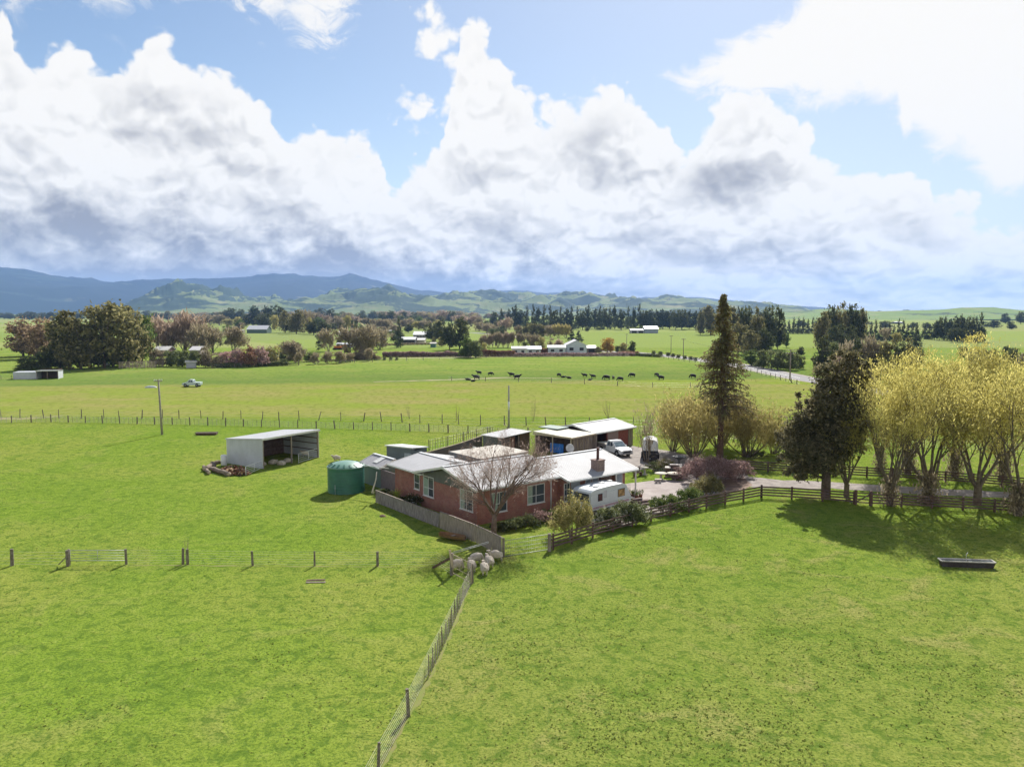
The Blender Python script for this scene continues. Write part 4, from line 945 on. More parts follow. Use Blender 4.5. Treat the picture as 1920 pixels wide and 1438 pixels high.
kindw = dict(round='dark round tree', pine='dark pine', spring='pale yellow tree', bare='brown leafless tree', gum='olive gum tree', barepink='pinkish leafless tree', column='narrow cypress', spire='dark cone tree', shrub='low shrub')
for (px, b, t_, w, k) in sorted(band):
    seen[k] = seen.get(k, 0) + 1
    T_(k, px, b, t_, w, '%s %s from the left in the wooded village band' % (ORD[seen[k] - 1], kindw[k]), 'trees of the village band')
seen = {}
for i in range(70):   # low growth filling the village band
    px = 425 + i * 7.7 + random.uniform(-5, 5); b_ = random.uniform(603, 632) - (8 if 500 < px < 590 else 0); k = random.choice(['bare', 'shrub', 'round', 'barepale', 'olive', 'spring', 'bare', 'green'])
    if (455 < px < 590 and b_ > 611) or (745 < px < 835 and b_ > 616): b_ = random.uniform(602, 610)
    seen[k] = seen.get(k, 0) + 1; hh_ = random.uniform(11, 19)
    T_(k, px, b_, b_ - hh_, hh_ * random.uniform(.9, 1.5), '%s %s from the left in the low growth among the village houses' % (ORD[seen[k] - 1], dict(kindw, barepale='pale leafless tree', olive='olive tree', green='green tree')[k]), 'low growth of the village')
seen = {}
for i in range(46):   # background of the village band, further off
    px = 300 + i * 14.5 + random.uniform(-6, 6)
    if 500 < px < 520: continue
    k = random.choice(['round', 'bare', 'bare', 'barepink', 'olive', 'pine']); seen[k] = seen.get(k, 0) + 1
    T_(k, px, 600 + random.uniform(-3, 1), 587 + random.uniform(-4, 3), 22 + random.uniform(-4, 10), '%s %s from the left in the hazy woods beneath the hills' % (ORD[seen[k] - 1], dict(kindw, olive='olive tree')[k]), 'trees of the hazy woods')
seen = {}
for i in range(20):
    px = 4 + i * 18 + random.uniform(-6, 6); k = random.choice(['round', 'pine', 'round']); seen[k] = seen.get(k, 0) + 1
    T_(k, px, 598 + random.uniform(-1, 3), 586 + random.uniform(-3, 3), 24 + random.uniform(-4, 10), '%s %s from the left in the blue wood at the mountain foot' % (ORD[seen[k] - 1], kindw[k]), 'blue wood at the mountain foot')
# right-hand side
GR = 'trees on the right-hand side'
for i, (px, b, t_, w, k) in enumerate([(1374, 656, 578, 40, 'gum'), (1396, 656, 576, 38, 'round'), (1418, 658, 580, 36, 'gum'), (1440, 656, 575, 34, 'round'), (1458, 655, 578, 30, 'round'), (1384, 664, 606, 40, 'olive'), (1408, 668, 620, 40, 'gum'), (1432, 668, 616, 36, 'round')]):
    T_(k, px, b, t_, w, '%s tree from the left in the tall dark group behind the road bend' % ORD[i], GR)
T_('green', 1475, 652, 626, 14, 'small green tree right of the tall dark group', GR)
for i, (px, b, t_, w, k) in enumerate([(1408, 686, 656, 30, 'green'), (1432, 690, 654, 36, 'shrub'), (1458, 693, 656, 38, 'shrub'), (1482, 694, 658, 34, 'shrub'), (1500, 692, 666, 22, 'shrub'), (1502, 668, 650, 16, 'round')]):
    T_(k, px, b, t_, w, '%s bush from the left in the dark thicket behind the road pole' % ORD[i], 'thicket behind the road pole')
for i in range(8): T_('spire', 1470 + i * 9.0, 626, 597 + random.uniform(-3, 5), 11, '%s small spruce in the row left of the big round clump' % ORD[i], 'spruce row')
for i, (px, b, t_, w, k) in enumerate([(1541, 660, 586, 34, 'gum'), (1556, 656, 574, 38, 'round'), (1576, 656, 572, 40, 'gum'), (1597, 656, 572, 40, 'round'), (1611, 656, 580, 32, 'gum'), (1570, 665, 610, 44, 'round'), (1596, 662, 612, 44, 'round')]):
    T_(k, px, b, t_, w, '%s tree from the left in the big round clump on the right skyline' % ORD[i], 'big round clump')
for i, (px, b, t_, w, k) in enumerate([(1538, 700, 634, 44, 'round'), (1560, 690, 640, 36, 'shrub'), (1580, 700, 645, 34, 'barepale'), (1603, 706, 640, 34, 'round'), (1622, 706, 636, 30, 'barepale'), (1640, 706, 645, 34, 'round'), (1660, 708, 640, 36, 'olive'), (1684, 706, 642, 36, 'round'), (1702, 704, 636, 34, 'gum'), (1720, 694, 650, 24, 'shrub'), (1600, 676, 650, 36, 'blossom'), (1650, 668, 640, 30, 'blossom'), (1575, 720, 672, 36, 'barepink')]):
    T_(k, px, b, t_, w, '%s tree from the left in the mixed thicket behind the dark evergreen' % ORD[i], 'mixed thicket')
for i in range(12): T_('spire', 1624 + i * 8.6, 640, 606 + random.uniform(-9, 5), 13, '%s dark conifer in the row above the mixed thicket' % ORD[i], 'conifer row above the thicket')
T_('spire', 1717, 655, 614, 24, 'broad dark fir at the right end of the conifer row', 'conifer row above the thicket')
T_('poplar', 1658, 644, 617, 22, 'pink-brown cone-shaped leafless tree among the conifers', GR)
T_('spring', 1680, 646, 623, 22, 'pale yellow tree beside the pink-brown leafless one', GR)
for i in range(12):
    T_(random.choice(['pine', 'round', 'spire']), 1733 + i * 9.6, 636 + i * .55, 600 - i * .9 + random.uniform(-5, 4) + (10 if i < 3 else 0), 18 + random.uniform(-2, 6), '%s pine in the plantation block on the far right' % ORD[i], 'plantation on the far right')
for i in range(6): T_('round', 1785 + i * 10.5, 642, 616 + random.uniform(-4, 4), 22, '%s lower tree in front of the far right plantation' % ORD[i], 'plantation on the far right')
T_('round', 1885, 607, 588, 18, 'lone dark tree on the far right slope, left of two', GR)
T_('round', 1914, 608, 585, 20, 'lone dark tree on the far right slope, at the photo edge', GR)
for i, (px, b, t_, w, k) in enumerate([(1840, 690, 652, 36, 'shrub'), (1862, 688, 656, 34, 'round'), (1884, 684, 650, 30, 'round'), (1902, 686, 652, 30, 'shrub'), (1822, 684, 654, 26, 'blossom'), (1806, 670, 649, 22, 'shrub'), (1918, 690, 662, 26, 'plumbush')]):
    T_(k, px, b, t_, w, '%s bush from the left above the yellow willows on the right' % ORD[i], 'bushes above the willows')
for i in range(16):
    px = 1480 + i * 28 + random.uniform(-8, 8); T_('round', px, 589 + random.uniform(-1, 4), 582 + random.uniform(-2, 2), 18 + random.uniform(-6, 8), '%s tiny blue-grey tree on the rolling right skyline' % ORD[i], 'skyline trees')
for i in range(14):
    px = 1505 + i * 30 + random.uniform(-8, 8); T_(random.choice(['round', 'pine']), px, 612 + random.uniform(-6, 6), 602 + random.uniform(-2, 3), 22 + random.uniform(-6, 10), '%s tree scattered across the far right fields' % ORD[i], 'trees scattered on the right')
# hedges: long clipped or bramble rows, each one thing
def hedge(name, p0, p1, h, w, leaf, label, n=3000, size=.3, seed=1, cat='hedge', kn=None):
    rng = np.random.default_rng(seed); a = np.array(P(*p0)); b = np.array(P(*p1)); L = np.linalg.norm(b - a); d = (b - a) / L; s_ = np.array([-d[1], d[0], 0])
    t = rng.uniform(0, 1, n); hv = h * (.75 + .5 * fbm(t * L / (h * 2) + seed, t * 0, 3, seed))
    th_ = rng.uniform(0, PI, n); z = np.abs(np.sin(th_)) ** .6 * hv * rng.uniform(.35, 1, n) ** .4; o_ = np.cos(th_) * w / 2
    pts = (t * L)[:, None] * d + s_ * o_[:, None] + np.array([0, 0, 1.]) * z[:, None] + rng.normal(size=(n, 3)) * .12
    o = cards(rng, pts, size, LF[leaf], name, None); o.location = a; return tag(o, label, cat)
hedge('hedge', (718, 669.5), (885, 668.5), 1.9, 2.5, 'plum', 'long brown bramble hedge along the green paddock, left of the dark bush', 9000, .45, 2)
hedge('hedge', (895, 668.5), (965, 668.5), 2.4, 2.5, 'red', 'red-leaved hedge between the dark bush and the white sheds', 5000, .4, 3)
hedge('hedge', (965, 669), (1190, 667.5), 1.3, 2, 'plum', 'low dark hedge running in front of the white house', 8000, .38, 4)
hedge('hedge', (1010, 663), (1045, 663), 2.2, 2, 'red', 'short red hedge between the white sheds', 2200, .4, 5)
hedge('hedge', (1160, 666.5), (1196, 665.5), 1.5, 1.6, 'red', 'short red-brown hedge where the road disappears', 1600, .35, 7)
hedge('hedge', (1186, 667), (1240, 670), 1.0, 2, 'hedge', 'scruffy green verge hedge at the road bend', 2200, .3, 8)
hedge('hedge', (395, 690), (540, 686), 1.4, 1.4, 'hedge', 'low tangled hedge along the foot of the red garden row', 4500, .32, 9)
hedge('hedge', (640, 650), (820, 646), 1.0, 1.2, 'twigs', 'thin brown hedge across the village paddocks', 2600, .4, 10)
# ---------------------------------------------------------------- buildings
def ribbed(name, col, dirn='x', pitch=.25, rough=.45, var=.06, metal=0.0, dirt=None):
    m, nt, b = nt_new(name); n = N(nt); tc = n.new('ShaderNodeTexCoord').outputs['Object']
    sp = n.new('ShaderNodeSeparateXYZ'); n.link(tc, sp.inputs[0])
    a = sp.outputs['xyz'.index(dirn)] if dirn != 'xy' else n.m('ADD', sp.outputs[0], sp.outputs[1])
    w = n.m('SINE', n.m('MULTIPLY', a, 2 * PI / pitch))
    f = n.mr(n.noise(tc, .7, 6, .6), .35, .65); g = n.mr(n.noise(n.vm('MULTIPLY', tc, (3, 3, .5)), 2.0, 5, .7), .55, .75)
    c = n.mix(f, c4(tuple(q * (1 - var) for q in col)), c4(tuple(min(.9, q * (1 + var)) for q in col)))
    c = n.mix(n.m('MULTIPLY', g, .35), c, c4(dirt or tuple(q * .6 for q in col)))
    if dirn != 'xy':     # sheet laps, and a darker colour in the rib troughs
        lap = n.m('ABSOLUTE', n.m('SUBTRACT', n.m('FRACT', n.m('DIVIDE', a, pitch * 3.8)), .5)); c = n.mix(n.m('MULTIPLY', n.mr(lap, .46, .5), .3), c, c4(tuple(q * .55 for q in col)))
        c = n.mix(n.m('MULTIPLY', n.mr(w, -.2, -1.0), .22), c, c4(tuple(q * .5 for q in col)))
    n.link(c, b.inputs['Base Color']); b.inputs['Roughness'].default_value = rough; b.inputs['Metallic'].default_value = metal; b.inputs['Specular IOR Level'].default_value = .18
    bp = n.new('ShaderNodeBump'); bp.inputs['Strength'].default_value = .5; bp.inputs['Distance'].default_value = .03
    n.link(w, bp.inputs['Height']); n.link(bp.outputs[0], b.inputs['Normal']); return m
def brickm():
    m, nt, b = nt_new('brick'); n = N(nt); tc = n.new('ShaderNodeTexCoord').outputs['Object']
    sp = n.new('ShaderNodeSeparateXYZ'); n.link(tc, sp.inputs[0]); cb = n.new('ShaderNodeCombineXYZ')
    n.link(n.m('ADD', sp.outputs[0], sp.outputs[1]), cb.inputs[0]); n.link(sp.outputs[2], cb.inputs[1])
    br = n.new('ShaderNodeTexBrick'); n.link(cb.outputs[0], br.inputs['Vector'])
    for k, v in (('Scale', 1.0), ('Mortar Size', .010), ('Brick Width', .24), ('Row Height', .085), ('Bias', -.1)): br.inputs[k].default_value = v
    br.inputs['Color1'].default_value = (.32, .105, .072, 1); br.inputs['Color2'].default_value = (.21, .075, .058, 1); br.inputs['Mortar'].default_value = (.26, .18, .15, 1)
    f = n.noise(tc, 1.3, 5, .65); c = n.mix(n.m('MULTIPLY', n.mr(f, .4, .7), .5), br.outputs[0], (.38, .21, .155, 1))
    n.link(c, b.inputs['Base Color']); b.inputs['Roughness'].default_value = .9; return m
M_roof = ribbed('roof_white', (.40, .40, .415), 'x', .22, .62, dirt=(.31, .30, .29)); M_roofy = ribbed('roof_white_cross', (.40, .40, .415), 'y', .22, .62, dirt=(.31, .30, .29))
M_roofb = mat('roof_beige', (.40, .365, .31), .7, col2=(.46, .42, .37), scale=1.5)
M_trim = mat('white_trim', (.62, .62, .60), .5, .05); M_gut = mat('gutter', (.55, .56, .56), .5, .05)
M_brick = brickm(); M_grey = mat('gable_board', (.12, .125, .11), .8, .1, 2)
M_glass, _nt, _b = nt_new('window_glass'); _b.inputs['Base Color'].default_value = (.06, .075, .085, 1); _b.inputs['Roughness'].default_value = .12; _b.inputs['Specular IOR Level'].default_value = .8
M_curt = mat('curtain_green', (.26, .34, .27), .6, .15, 6); M_curtb = mat('curtain_blue', (.28, .32, .38), .7, .15, 6)
M_bw = mat('blue_white_panel', (.38, .42, .46), .6, .08)
M_wood = mat('weathered_wood', (.17, .135, .115), .9, col2=(.30, .25, .215), scale=5, stretch=(1, 1, .2)); M_wdark = mat('dark_wood', (.085, .05, .042), .9, col2=(.15, .09, .07), scale=4)
M_wpale = mat('pale_wood', (.42, .33, .24), .85, col2=(.52, .43, .33), scale=4); M_blk = mat('black_rubber', (.02, .02, .022), .8, .2)
M_galv = mat('galvanised', (.42, .43, .44), .45, .12, 6, metal=.5); M_white = mat('white_paint', (.68, .69, .70), .35, .03, spec=.5)
M_conc2 = mat('concrete', (.36, .34, .31), .9, col2=(.5, .48, .44), scale=3)
def window(parent, p, u, w, h, nrm, cols=1, rows=1, pane=None, fr=.06, name='window', cur=None):
    """p bottom-left corner on the wall, u along the wall, nrm outward"""
    p = Vector(p); u = Vector(u).normalized(); nrm = Vector(nrm); up = Vector((0, 0, 1)); b = MB()
    q = lambda a, z, o: p + u * a + up * z + nrm * o
    def bx(a0, a1, z0, z1, o0, o1, bb): bb.hexa([q(a0, z0, o0), q(a1, z0, o0), q(a1, z0, o1), q(a0, z0, o1), q(a0, z1, o0), q(a1, z1, o0), q(a1, z1, o1), q(a0, z1, o1)])
    bx(0, w, 0, fr, -.02, .05, b); bx(0, w, h - fr, h, -.02, .05, b); bx(0, fr, fr, h - fr, -.02, .05, b); bx(w - fr, w, fr, h - fr, -.02, .05, b)
    for i in range(1, cols): bx(w * i / cols - fr * .4, w * i / cols + fr * .4, fr, h - fr, -.01, .045, b)
    for i in range(1, rows):
        z = h * i / rows if rows > 2 else h * .42
        bx(fr, w - fr, z - fr * .4, z + fr * .4, -.008, .042, b)
    bx(-.04, w + .04, -.07, 0, -.02, .09, b)
    f = b.build(name, M_trim, parent)
    g = MB(); bx(fr * .5, w - fr * .5, fr * .5, h - fr * .5, -.03, .012, g); g.build('pane', pane or M_glass, f)
    if cur:
        c = MB(); bx(fr, w * cur, fr, h - fr, .012, .016, c); c.build('curtain', M_curt, f)
    return f
def gable_roof(parent, x0, x1, y0, y1, ze, zr, m, axis='x', th=.12, name='roof', yr=None):
    """ridge along axis"""
    b = MB(); f = (lambda a, c, z: (a, c, z)) if axis == 'x' else (lambda a, c, z: (c, a, z))
    ym = (y0 + y1) / 2 if yr is None else yr
    b.prism([f(x0, y0, ze), f(x0, ym, zr), f(x0, y1, ze), f(x0, y1, ze - th), f(x0, ym, zr - th), f(x0, y0, ze - th)], Vector(f(x1, 0, 0)) - Vector(f(x0, 0, 0)))
    r = b.build(name, m, parent); r.data.polygons
    c = MB(); d = .10
    c.bar(f(x0 - .02, ym, zr + .03), f(x1 + .02, ym, zr + .03), .3, .05); c.build('ridge_cap', M_white, r)
    for (yy, s_) in ((y0, -1), (y1, 1)):
        g = MB(); g.bar(f(x0, yy + s_ * .06, ze - .10), f(x1, yy + s_ * .06, ze - .10), .12, .14); g.build('gutter', M_gut, r)
    for xx in (x0 - .03, x1 + .03):
        k = MB()
        for yy in (y0, y1): k.bar(f(xx, yy, ze - .07), f(xx, ym, zr - .07), .05, .2)
        k.build('bargeboard', M_trim, r)
    return r
HO = P(897, 997); HA = R(38.4)
def HL(x, y, z=0.0):
    return (HO[0] + x * math.cos(HA) - y * math.sin(HA), HO[1] + x * math.sin(HA) + y * math.cos(HA), z)
h = thing('brick_house', 'long red brick farmhouse with white metal roofs and a concrete chimney', 'house', (HO[0], HO[1], 0), HA)
b = MB(); X0, X1, Y0, Y1 = 1.05, 10.2, 1.7, 10.5
b.box(X0, Y0, 0, X1, Y1, 3.05)
b.box(10.19, .9, 0, 18.2, 9.4, 2.95); b.box(1.45, 10.48, 0, 7.6, 15.9, 3.03)
b.prism([(18.16, .9, 2.94), (18.16, 5.1, 3.98), (18.16, 9.4, 2.94)], (.04, 0, 0))
b.build('wall', M_brick, h)
g = MB(); g.prism([(X0 - .03, Y0 + .02, 2.72), (X0 - .03, Y1 - 1.2, 2.72), (X0 - .03, Y1, 3.0), (X0 - .03, 6.1, 4.22), (X0 - .03, Y0 + .02, 3.0)], (.06, 0, 0)); g.build('gable_panel', M_grey, h)
g = MB(); g.prism([(1.5, 15.93, 3.0), (4.5, 15.93, 3.62), (7.5, 15.93, 3.0)], (0, -.05, 0)); g.build('gable_panel', M_grey, h)
gable_roof(h, .55, 10.4, 1.1, 11.1, 3.2, 4.4, M_roof, 'x')
gable_roof(h, 10.0, 19.1, .0, 10.2, 2.94, 4.17, M_roof, 'x', yr=5.13)
gable_roof(h, 10.0, 16.25, .85, 8.2, 3.16, 3.86, M_roofy, 'y', yr=4.55)
# flat beige roof of the enclosed porch behind
b = MB(); b.hexa([(7.25, 9.7, 3.68), (13.4, 9.7, 3.74), (13.4, 14.9, 3.76), (7.25, 14.9, 3.7), (7.25, 9.7, 3.84), (13.4, 9.7, 3.92), (13.4, 14.9, 3.94), (7.25, 14.9, 3.86)]); rf = b.build('porch_roof', M_roofb, h)
b = MB(); b.box(7.18, 9.7, 3.58, 7.25, 14.9, 3.86); b.box(7.18, 14.9, 3.58, 13.42, 14.97, 3.88); b.build('fascia', mat('fascia_dark', (.12, .13, .13), .7), rf)
b = MB(); b.box(7.6, 9.9, 0, 13.1, 14.6, 3.66); b.build('porch_wall', M_bw, h)
# chimney
b = MB(); b.box(14.3, .72, 2.97, 15.25, 1.6, 4.1); ch = b.build('chimney', mat('chimney_concrete', (.17, .125, .115), .95, col2=(.27, .20, .18), scale=6), h)
b = MB(); b.box(14.24, .66, 4.1, 15.31, 1.66, 4.17); b.build('chimney_cap', mat('chimney_cap', (.22, .15, .13), .9), ch)
b = MB(); b.cyl(14.8, 1.2, 4.17, 5.2, .13, 12); b.cyl(14.8, 1.2, 5.2, 5.27, .2, 12); b.build('flue', mat('flue_rust', (.09, .04, .035), .8, .2), ch)
# windows: gable end
NX = (-1, 0, 0); NY = (0, -1, 0)
window(h, (X0, 10.05, 1.15), (0, -1, 0), 1.75, 1.85, NX, 2, 2, cur=.5)
window(h, (X0, 4.1, 1.05), (0, -1, 0), 1.9, 1.75, NX, 2, 2, cur=.35)
window(h, (1.45, 12.3, 1.3), (0, -1, 0), .95, 1.45, NX, 1, 2)
# front of the near wing
window(h, (2.6, Y0, .8), (1, 0, 0), 1.7, 1.75, NY, 2, 2, cur=.4)
window(h, (6.6, Y0, .95), (1, 0, 0), 2.0, 1.7, NY, 2, 2, cur=.3)
b = MB(); b.tube([(9.35, Y0 - .06, .1), (9.35, Y0 - .06, 3.0)], .05, 8); b.build('downpipe', M_white, h)
window(h, (10.25, .9, .8), (1, 0, 0), .7, 1.7, NY, 2, 3)
d = MB(); d.box(11.1, .84, 0, 12.2, .91, 2.8); dd = d.build('door', M_bw, h); d = MB(); d.box(12.0, .8, 1.05, 12.06, .84, 1.2); d.build('handle', M_galv, dd)
window(h, (12.9, .9, .9), (1, 0, 0), .75, 1.8, NY, 1, 1, pane=M_curtb)
window(h, (13.8, .9, .9), (1, 0, 0), .8, 1.8, NY, 1, 1, pane=M_curtb)
b = MB(); b.box(14.75, .72, 0, 16.1, .89, 2.9); b.build('chimney_breast', mat('chimney_breast', (.15, .11, .10), .95, .2, 4), h)
d = MB(); d.box(16.4, .84, .1, 16.75, .89, 2.8); d.build('door', mat('door_brown', (.09, .035, .02), .6, .1), h)
window(h, (16.85, .9, .5), (1, 0, 0), .95, 2.15, NY, 1, 1, pane=M_curtb)
for (xx, yy) in ((18.9, .15), (16.2, .15)):
    b = MB(); b.bar((xx, yy, .05), (xx, yy, 2.85), .11); b.build('porch_post', M_trim, h)
b = MB(); b.box(12.3, .1, 0.01, 18.9, .88, .16); b.build('porch_floor', M_conc2, h)
b = MB(); b.tube([(13.0, 8.8, 3.0), (13.0, 8.8, 3.7)], .04, 6); b.build('roof_vent', M_galv, h)
# satellite dish on the rear slope
t = thing('satellite_dish', 'grey satellite dish on a bracket behind the long roof ridge', 'satellite dish', HL(16.2, 6.6, 3.75), 0)
b = MB(); b.tube([(0, 0, -.1), (0, 0, .55)], .035, 6); b.bar((0, 0, .2), (.45, .1, -.05), .03); b.build('mast', M_galv, t)
b = MB(); prof = [(0, .09), (.2, .06), (.34, .025), (.44, 0), (.44, -.015), (.2, .04), (0, .07)]
b.lathe(prof, 20); ds = b.build('dish', mat('dish_grey', (.42, .42, .42), .5), t); ds.rotation_euler = (R(75), 0, R(15)); ds.location = (0, -.05, .62)
# generic farm shed: box walls, open front, mono or gable roof
def open_shed(name, label, cat, loc, rz, L, D, zf, zb, m_wall, m_roof, m_in, posts=2, cat_=None, over=.12):
    """local x along the open front, y towards the back; front at y=0"""
    t = thing(name, label, cat, loc, rz)
    for (x_, nm) in ((0, 'end_wall'), (L, 'end_wall')):
        b = MB(); b.prism([(x_, 0, 0), (x_, D, 0), (x_, D, zb - .06), (x_, 0, zf - .06)], (.05 if x_ == 0 else -.05, 0, 0)); b.build(nm, m_wall, t)
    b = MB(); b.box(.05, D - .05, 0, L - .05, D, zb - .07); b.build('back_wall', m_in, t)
    b = MB(); b.hexa([(-over, -over, zf - .05), (L + over, -over, zf - .05), (L + over, D + over, zb - .05), (-over, D + over, zb - .05), (-over, -over, zf + .03), (L + over, -over, zf + .03), (L + over, D + over, zb + .03), (-over, D + over, zb + .03)]); rf = b.build('roof', m_roof, t)
    b = MB(); b.box(-over, -over - .04, zf - .2, L + over, -over, zf + .02); b.build('fascia', M_trim, rf)
    for i in range(posts):
        x_ = L * i / (posts - 1) if posts > 1 else L / 2
        b = MB(); b.box(max(.06, min(L - .2, x_ - .08)), .0, 0, max(.2, min(L - .06, x_ + .08)), .14, zf - .2); b.build('post', M_wood, t)
    b = MB()
    for z in (.9, 1.7, 2.4): b.box(.06, D - .12, z, L - .06, D - .06, z + .1); b.box(L - .12, .15, z, L - .06, D - .12, z + .1)
    b.build('girts', M_wdark, t)
    return t
sa_ = P(493, 879)
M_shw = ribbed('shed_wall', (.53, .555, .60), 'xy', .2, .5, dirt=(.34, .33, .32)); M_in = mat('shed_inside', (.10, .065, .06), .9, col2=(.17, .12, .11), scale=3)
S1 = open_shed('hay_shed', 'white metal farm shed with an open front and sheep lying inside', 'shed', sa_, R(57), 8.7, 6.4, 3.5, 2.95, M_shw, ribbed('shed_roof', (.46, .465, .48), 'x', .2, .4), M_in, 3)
# garage, carport, small sheds behind the house
M_gw = mat('garage_brick', (.20, .055, .045), .9, col2=(.30, .10, .08), scale=6)
t = thing('garage', 'garage with a pale ribbed roof and a dark open doorway, behind the white pickup', 'garage', (10.5, 102.3, 0), R(44.5))
b = MB(); b.box(0, .15, 0, .5, 6.8, 2.45); b.box(2.9, .15, 0, 8.3, .35, 2.45); b.box(8.1, .35, 0, 8.3, 6.8, 2.45); b.box(.5, 6.6, 0, 8.1, 6.8, 2.45); b.build('wall', M_gw, t)
for q_ in ((-.03, .05, 0, .75, .15, 2.42), (7.4, .04, 0, 8.33, .15, 2.42)): b = MB(); b.box(*q_); b.build('corner_panel', M_wood, t)
b = MB(); b.box(3.0, .08, .3, 5.2, .15, 2.42); b.build('garage_door', mat('garage_door', (.30, .22, .21), .7, .1), t)
gable_roof(t, -.25, 8.6, -.3, 7.2, 2.55, 3.3, M_roof, 'x', yr=3.4)
t = thing('carport', 'lean-to carport with a cream roof and timber walls beside the garage', 'carport', (7.25, 98.0, 0), R(48))
# local x toward the garage, y to the back-left
M_carp = mat('cream_roof', (.44, .43, .33), .7, col2=(.52, .50, .41), scale=2)
b = MB(); b.hexa([(-.2, -.2, 2.48), (4.9, -.2, 2.48), (4.9, 5.9, 2.72), (-.2, 5.9, 2.72), (-.2, -.2, 2.6), (4.9, -.2, 2.6), (4.9, 5.9, 2.84), (-.2, 5.9, 2.84)]); rf = b.build('roof', M_carp, t)
b = MB(); b.box(-.24, -.25, 2.42, 4.94, -.2, 2.6); b.box(-.25, -.2, 2.44, -.2, 5.9, 2.66); b.build('fascia', M_wpale, rf)
b = MB(); b.box(2.6, 4.2, 2.86, 5.0, 7.4, 2.98); b.build('green_roof_sheet', mat('roof_green', (.10, .16, .14), .6), t)
for (x_, y_) in ((0, 0), (0, 5.7), (0, 2.9)): 
    b = MB(); b.bar((x_, y_, 0), (x_, y_, 2.5), .11); b.build('post', M_wpale, t)
b = MB(); b.box(.6, .15, 0, 4.7, .25, 2.45); b.build('side_wall', M_wood, t)
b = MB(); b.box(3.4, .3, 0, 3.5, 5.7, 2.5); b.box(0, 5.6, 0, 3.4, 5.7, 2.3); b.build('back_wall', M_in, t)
b = MB(); rnd = random.Random(1)
for i in range(9): x_ = 1.6 + i * .28; b.bar((x_, .02, 0), (x_ + rnd.uniform(-.2, .3), .12, rnd.uniform(1.4, 2.2)), .05)
b.build('leaning_boards', M_wpale, t)
t = thing('blue_tarp', 'bright blue tarpaulin hanging under the carport', 'tarp', (7.25 - 3.35 * .72, 98.0 + 2.7, 0), R(-40))
b = MB(); rnd = random.Random(4); nx_ = 10
for i in range(nx_):
    x0_, x1_ = 2.1 * i / nx_, 2.1 * (i + 1) / nx_; o0, o1 = .06 * math.sin(i * 1.7), .06 * math.sin((i + 1) * 1.7)
    b.add([(x0_, o0, .35), (x1_, o1, .35), (x1_, o1 * .4, 1.55), (x0_, o0 * .4, 1.55)], [(0, 1, 2, 3)])
b.build('sheet', mat('tarp_blue', (.03, .16, .55), .5, .2, 3), t, fix=False)
t = thing('garden_shed', 'lean-to shed with a bright white roof at the end of the dark fence', 'shed', (-1.3, 99.5, 0), R(56))
b = MB(); b.hexa([(-.2, -.2, 2.30), (6.7, -.2, 2.30), (6.7, 3.1, 2.42), (-.2, 3.1, 2.42), (-.2, -.2, 2.38), (6.7, -.2, 2.38), (6.7, 3.1, 2.5), (-.2, 3.1, 2.5)]); b.build('roof', M_roof, t)
b = MB(); b.box(0, 0, 0, .06, 2.9, 2.35); b.box(.06, 2.84, 0, 6.5, 2.9, 2.38); b.box(6.44, 0, 0, 6.5, 2.84, 2.35); b.build('wall', mat('shed_grey', (.12, .13, .125), .8, .15, 2), t)
for q_ in ((4.2, .02, 0, 6.4, .08, 2.3), (.06, .02, 0, 1.6, .08, 1.2)): b = MB(); b.box(*q_); b.build('front_boards', M_wdark, t)
b = MB(); b.box(1.9, .03, 0, 2.0, .12, 2.3); b.box(3.9, .03, 0, 4.0, .12, 2.3); b.build('post', M_wood, t)
b = MB(); b.box(2.9, .5, .05, 3.7, .6, 2.0); b.build('door', mat('door_redbrown', (.20, .09, .07), .7), t)
t = thing('garden_shed', 'grey-green shed with a small gabled roof between water tank and house', 'shed', HL(1.75, 19.4), HA)
M_gs = mat('shed_green_grey', (.13, .17, .165), .7, col2=(.16, .20, .19), scale=1, stretch=(6, 6, .3))
b = MB(); b.box(0, 0, 0, 3.0, 3.8, 2.12); b.prism([(0, 0, 2.12), (3.0, 0, 2.12), (1.5, 0, 2.72)], (0, .06, 0)); b.build('wall', M_gs, t)
gable_roof(t, -.25, 4.05, -.2, 3.2, 2.2, 2.88, ribbed('shed_roof_tin', (.40, .39, .40), 'y', .12, .5, dirt=(.3, .27, .26)), 'y')
b = MB(); b.hexa([(.25, 1.2, 2.42), (1.3, 1.2, 2.83), (1.3, 2.1, 2.83), (.25, 2.1, 2.42), (.25, 1.2, 2.45), (1.3, 1.2, 2.86), (1.3, 2.1, 2.86), (.25, 2.1, 2.45)]); b.build('skylight', mat('skylight', (.62, .62, .60), .4), t)
b = MB(); b.box(-.0, -2.9, 0, .08, -.05, 2.0); b.build('side_fence', mat('side_fence', (.19, .15, .16), .8, .1), t)
t = thing('utility_shed', 'blue-grey flat-roofed metal shed on the grass behind the garden shed', 'shed', (-15.0, 95.1, 0), R(-30))
b = MB(); b.box(0, 0, 0, 3.75, 3.0, 1.7); b.box(0, 0, 1.7, 3.75, .5, 2.04); b.build('wall', ribbed('shed_bluegrey', (.15, .175, .215), 'xy', .18, .6), t)
b = MB(); b.hexa([(-.15, -.15, 2.06), (3.9, -.15, 2.06), (3.9, 3.15, 1.72), (-.15, 3.15, 1.72), (-.15, -.15, 2.2), (3.9, -.15, 2.2), (3.9, 3.15, 1.85), (-.15, 3.15, 1.85)]); b.build('roof', M_white, t)
b = MB(); b.box(2.7, -.06, .2, 3.7, 0, 1.45); b.build('door', mat('door_pale', (.38, .42, .5), .6), t)
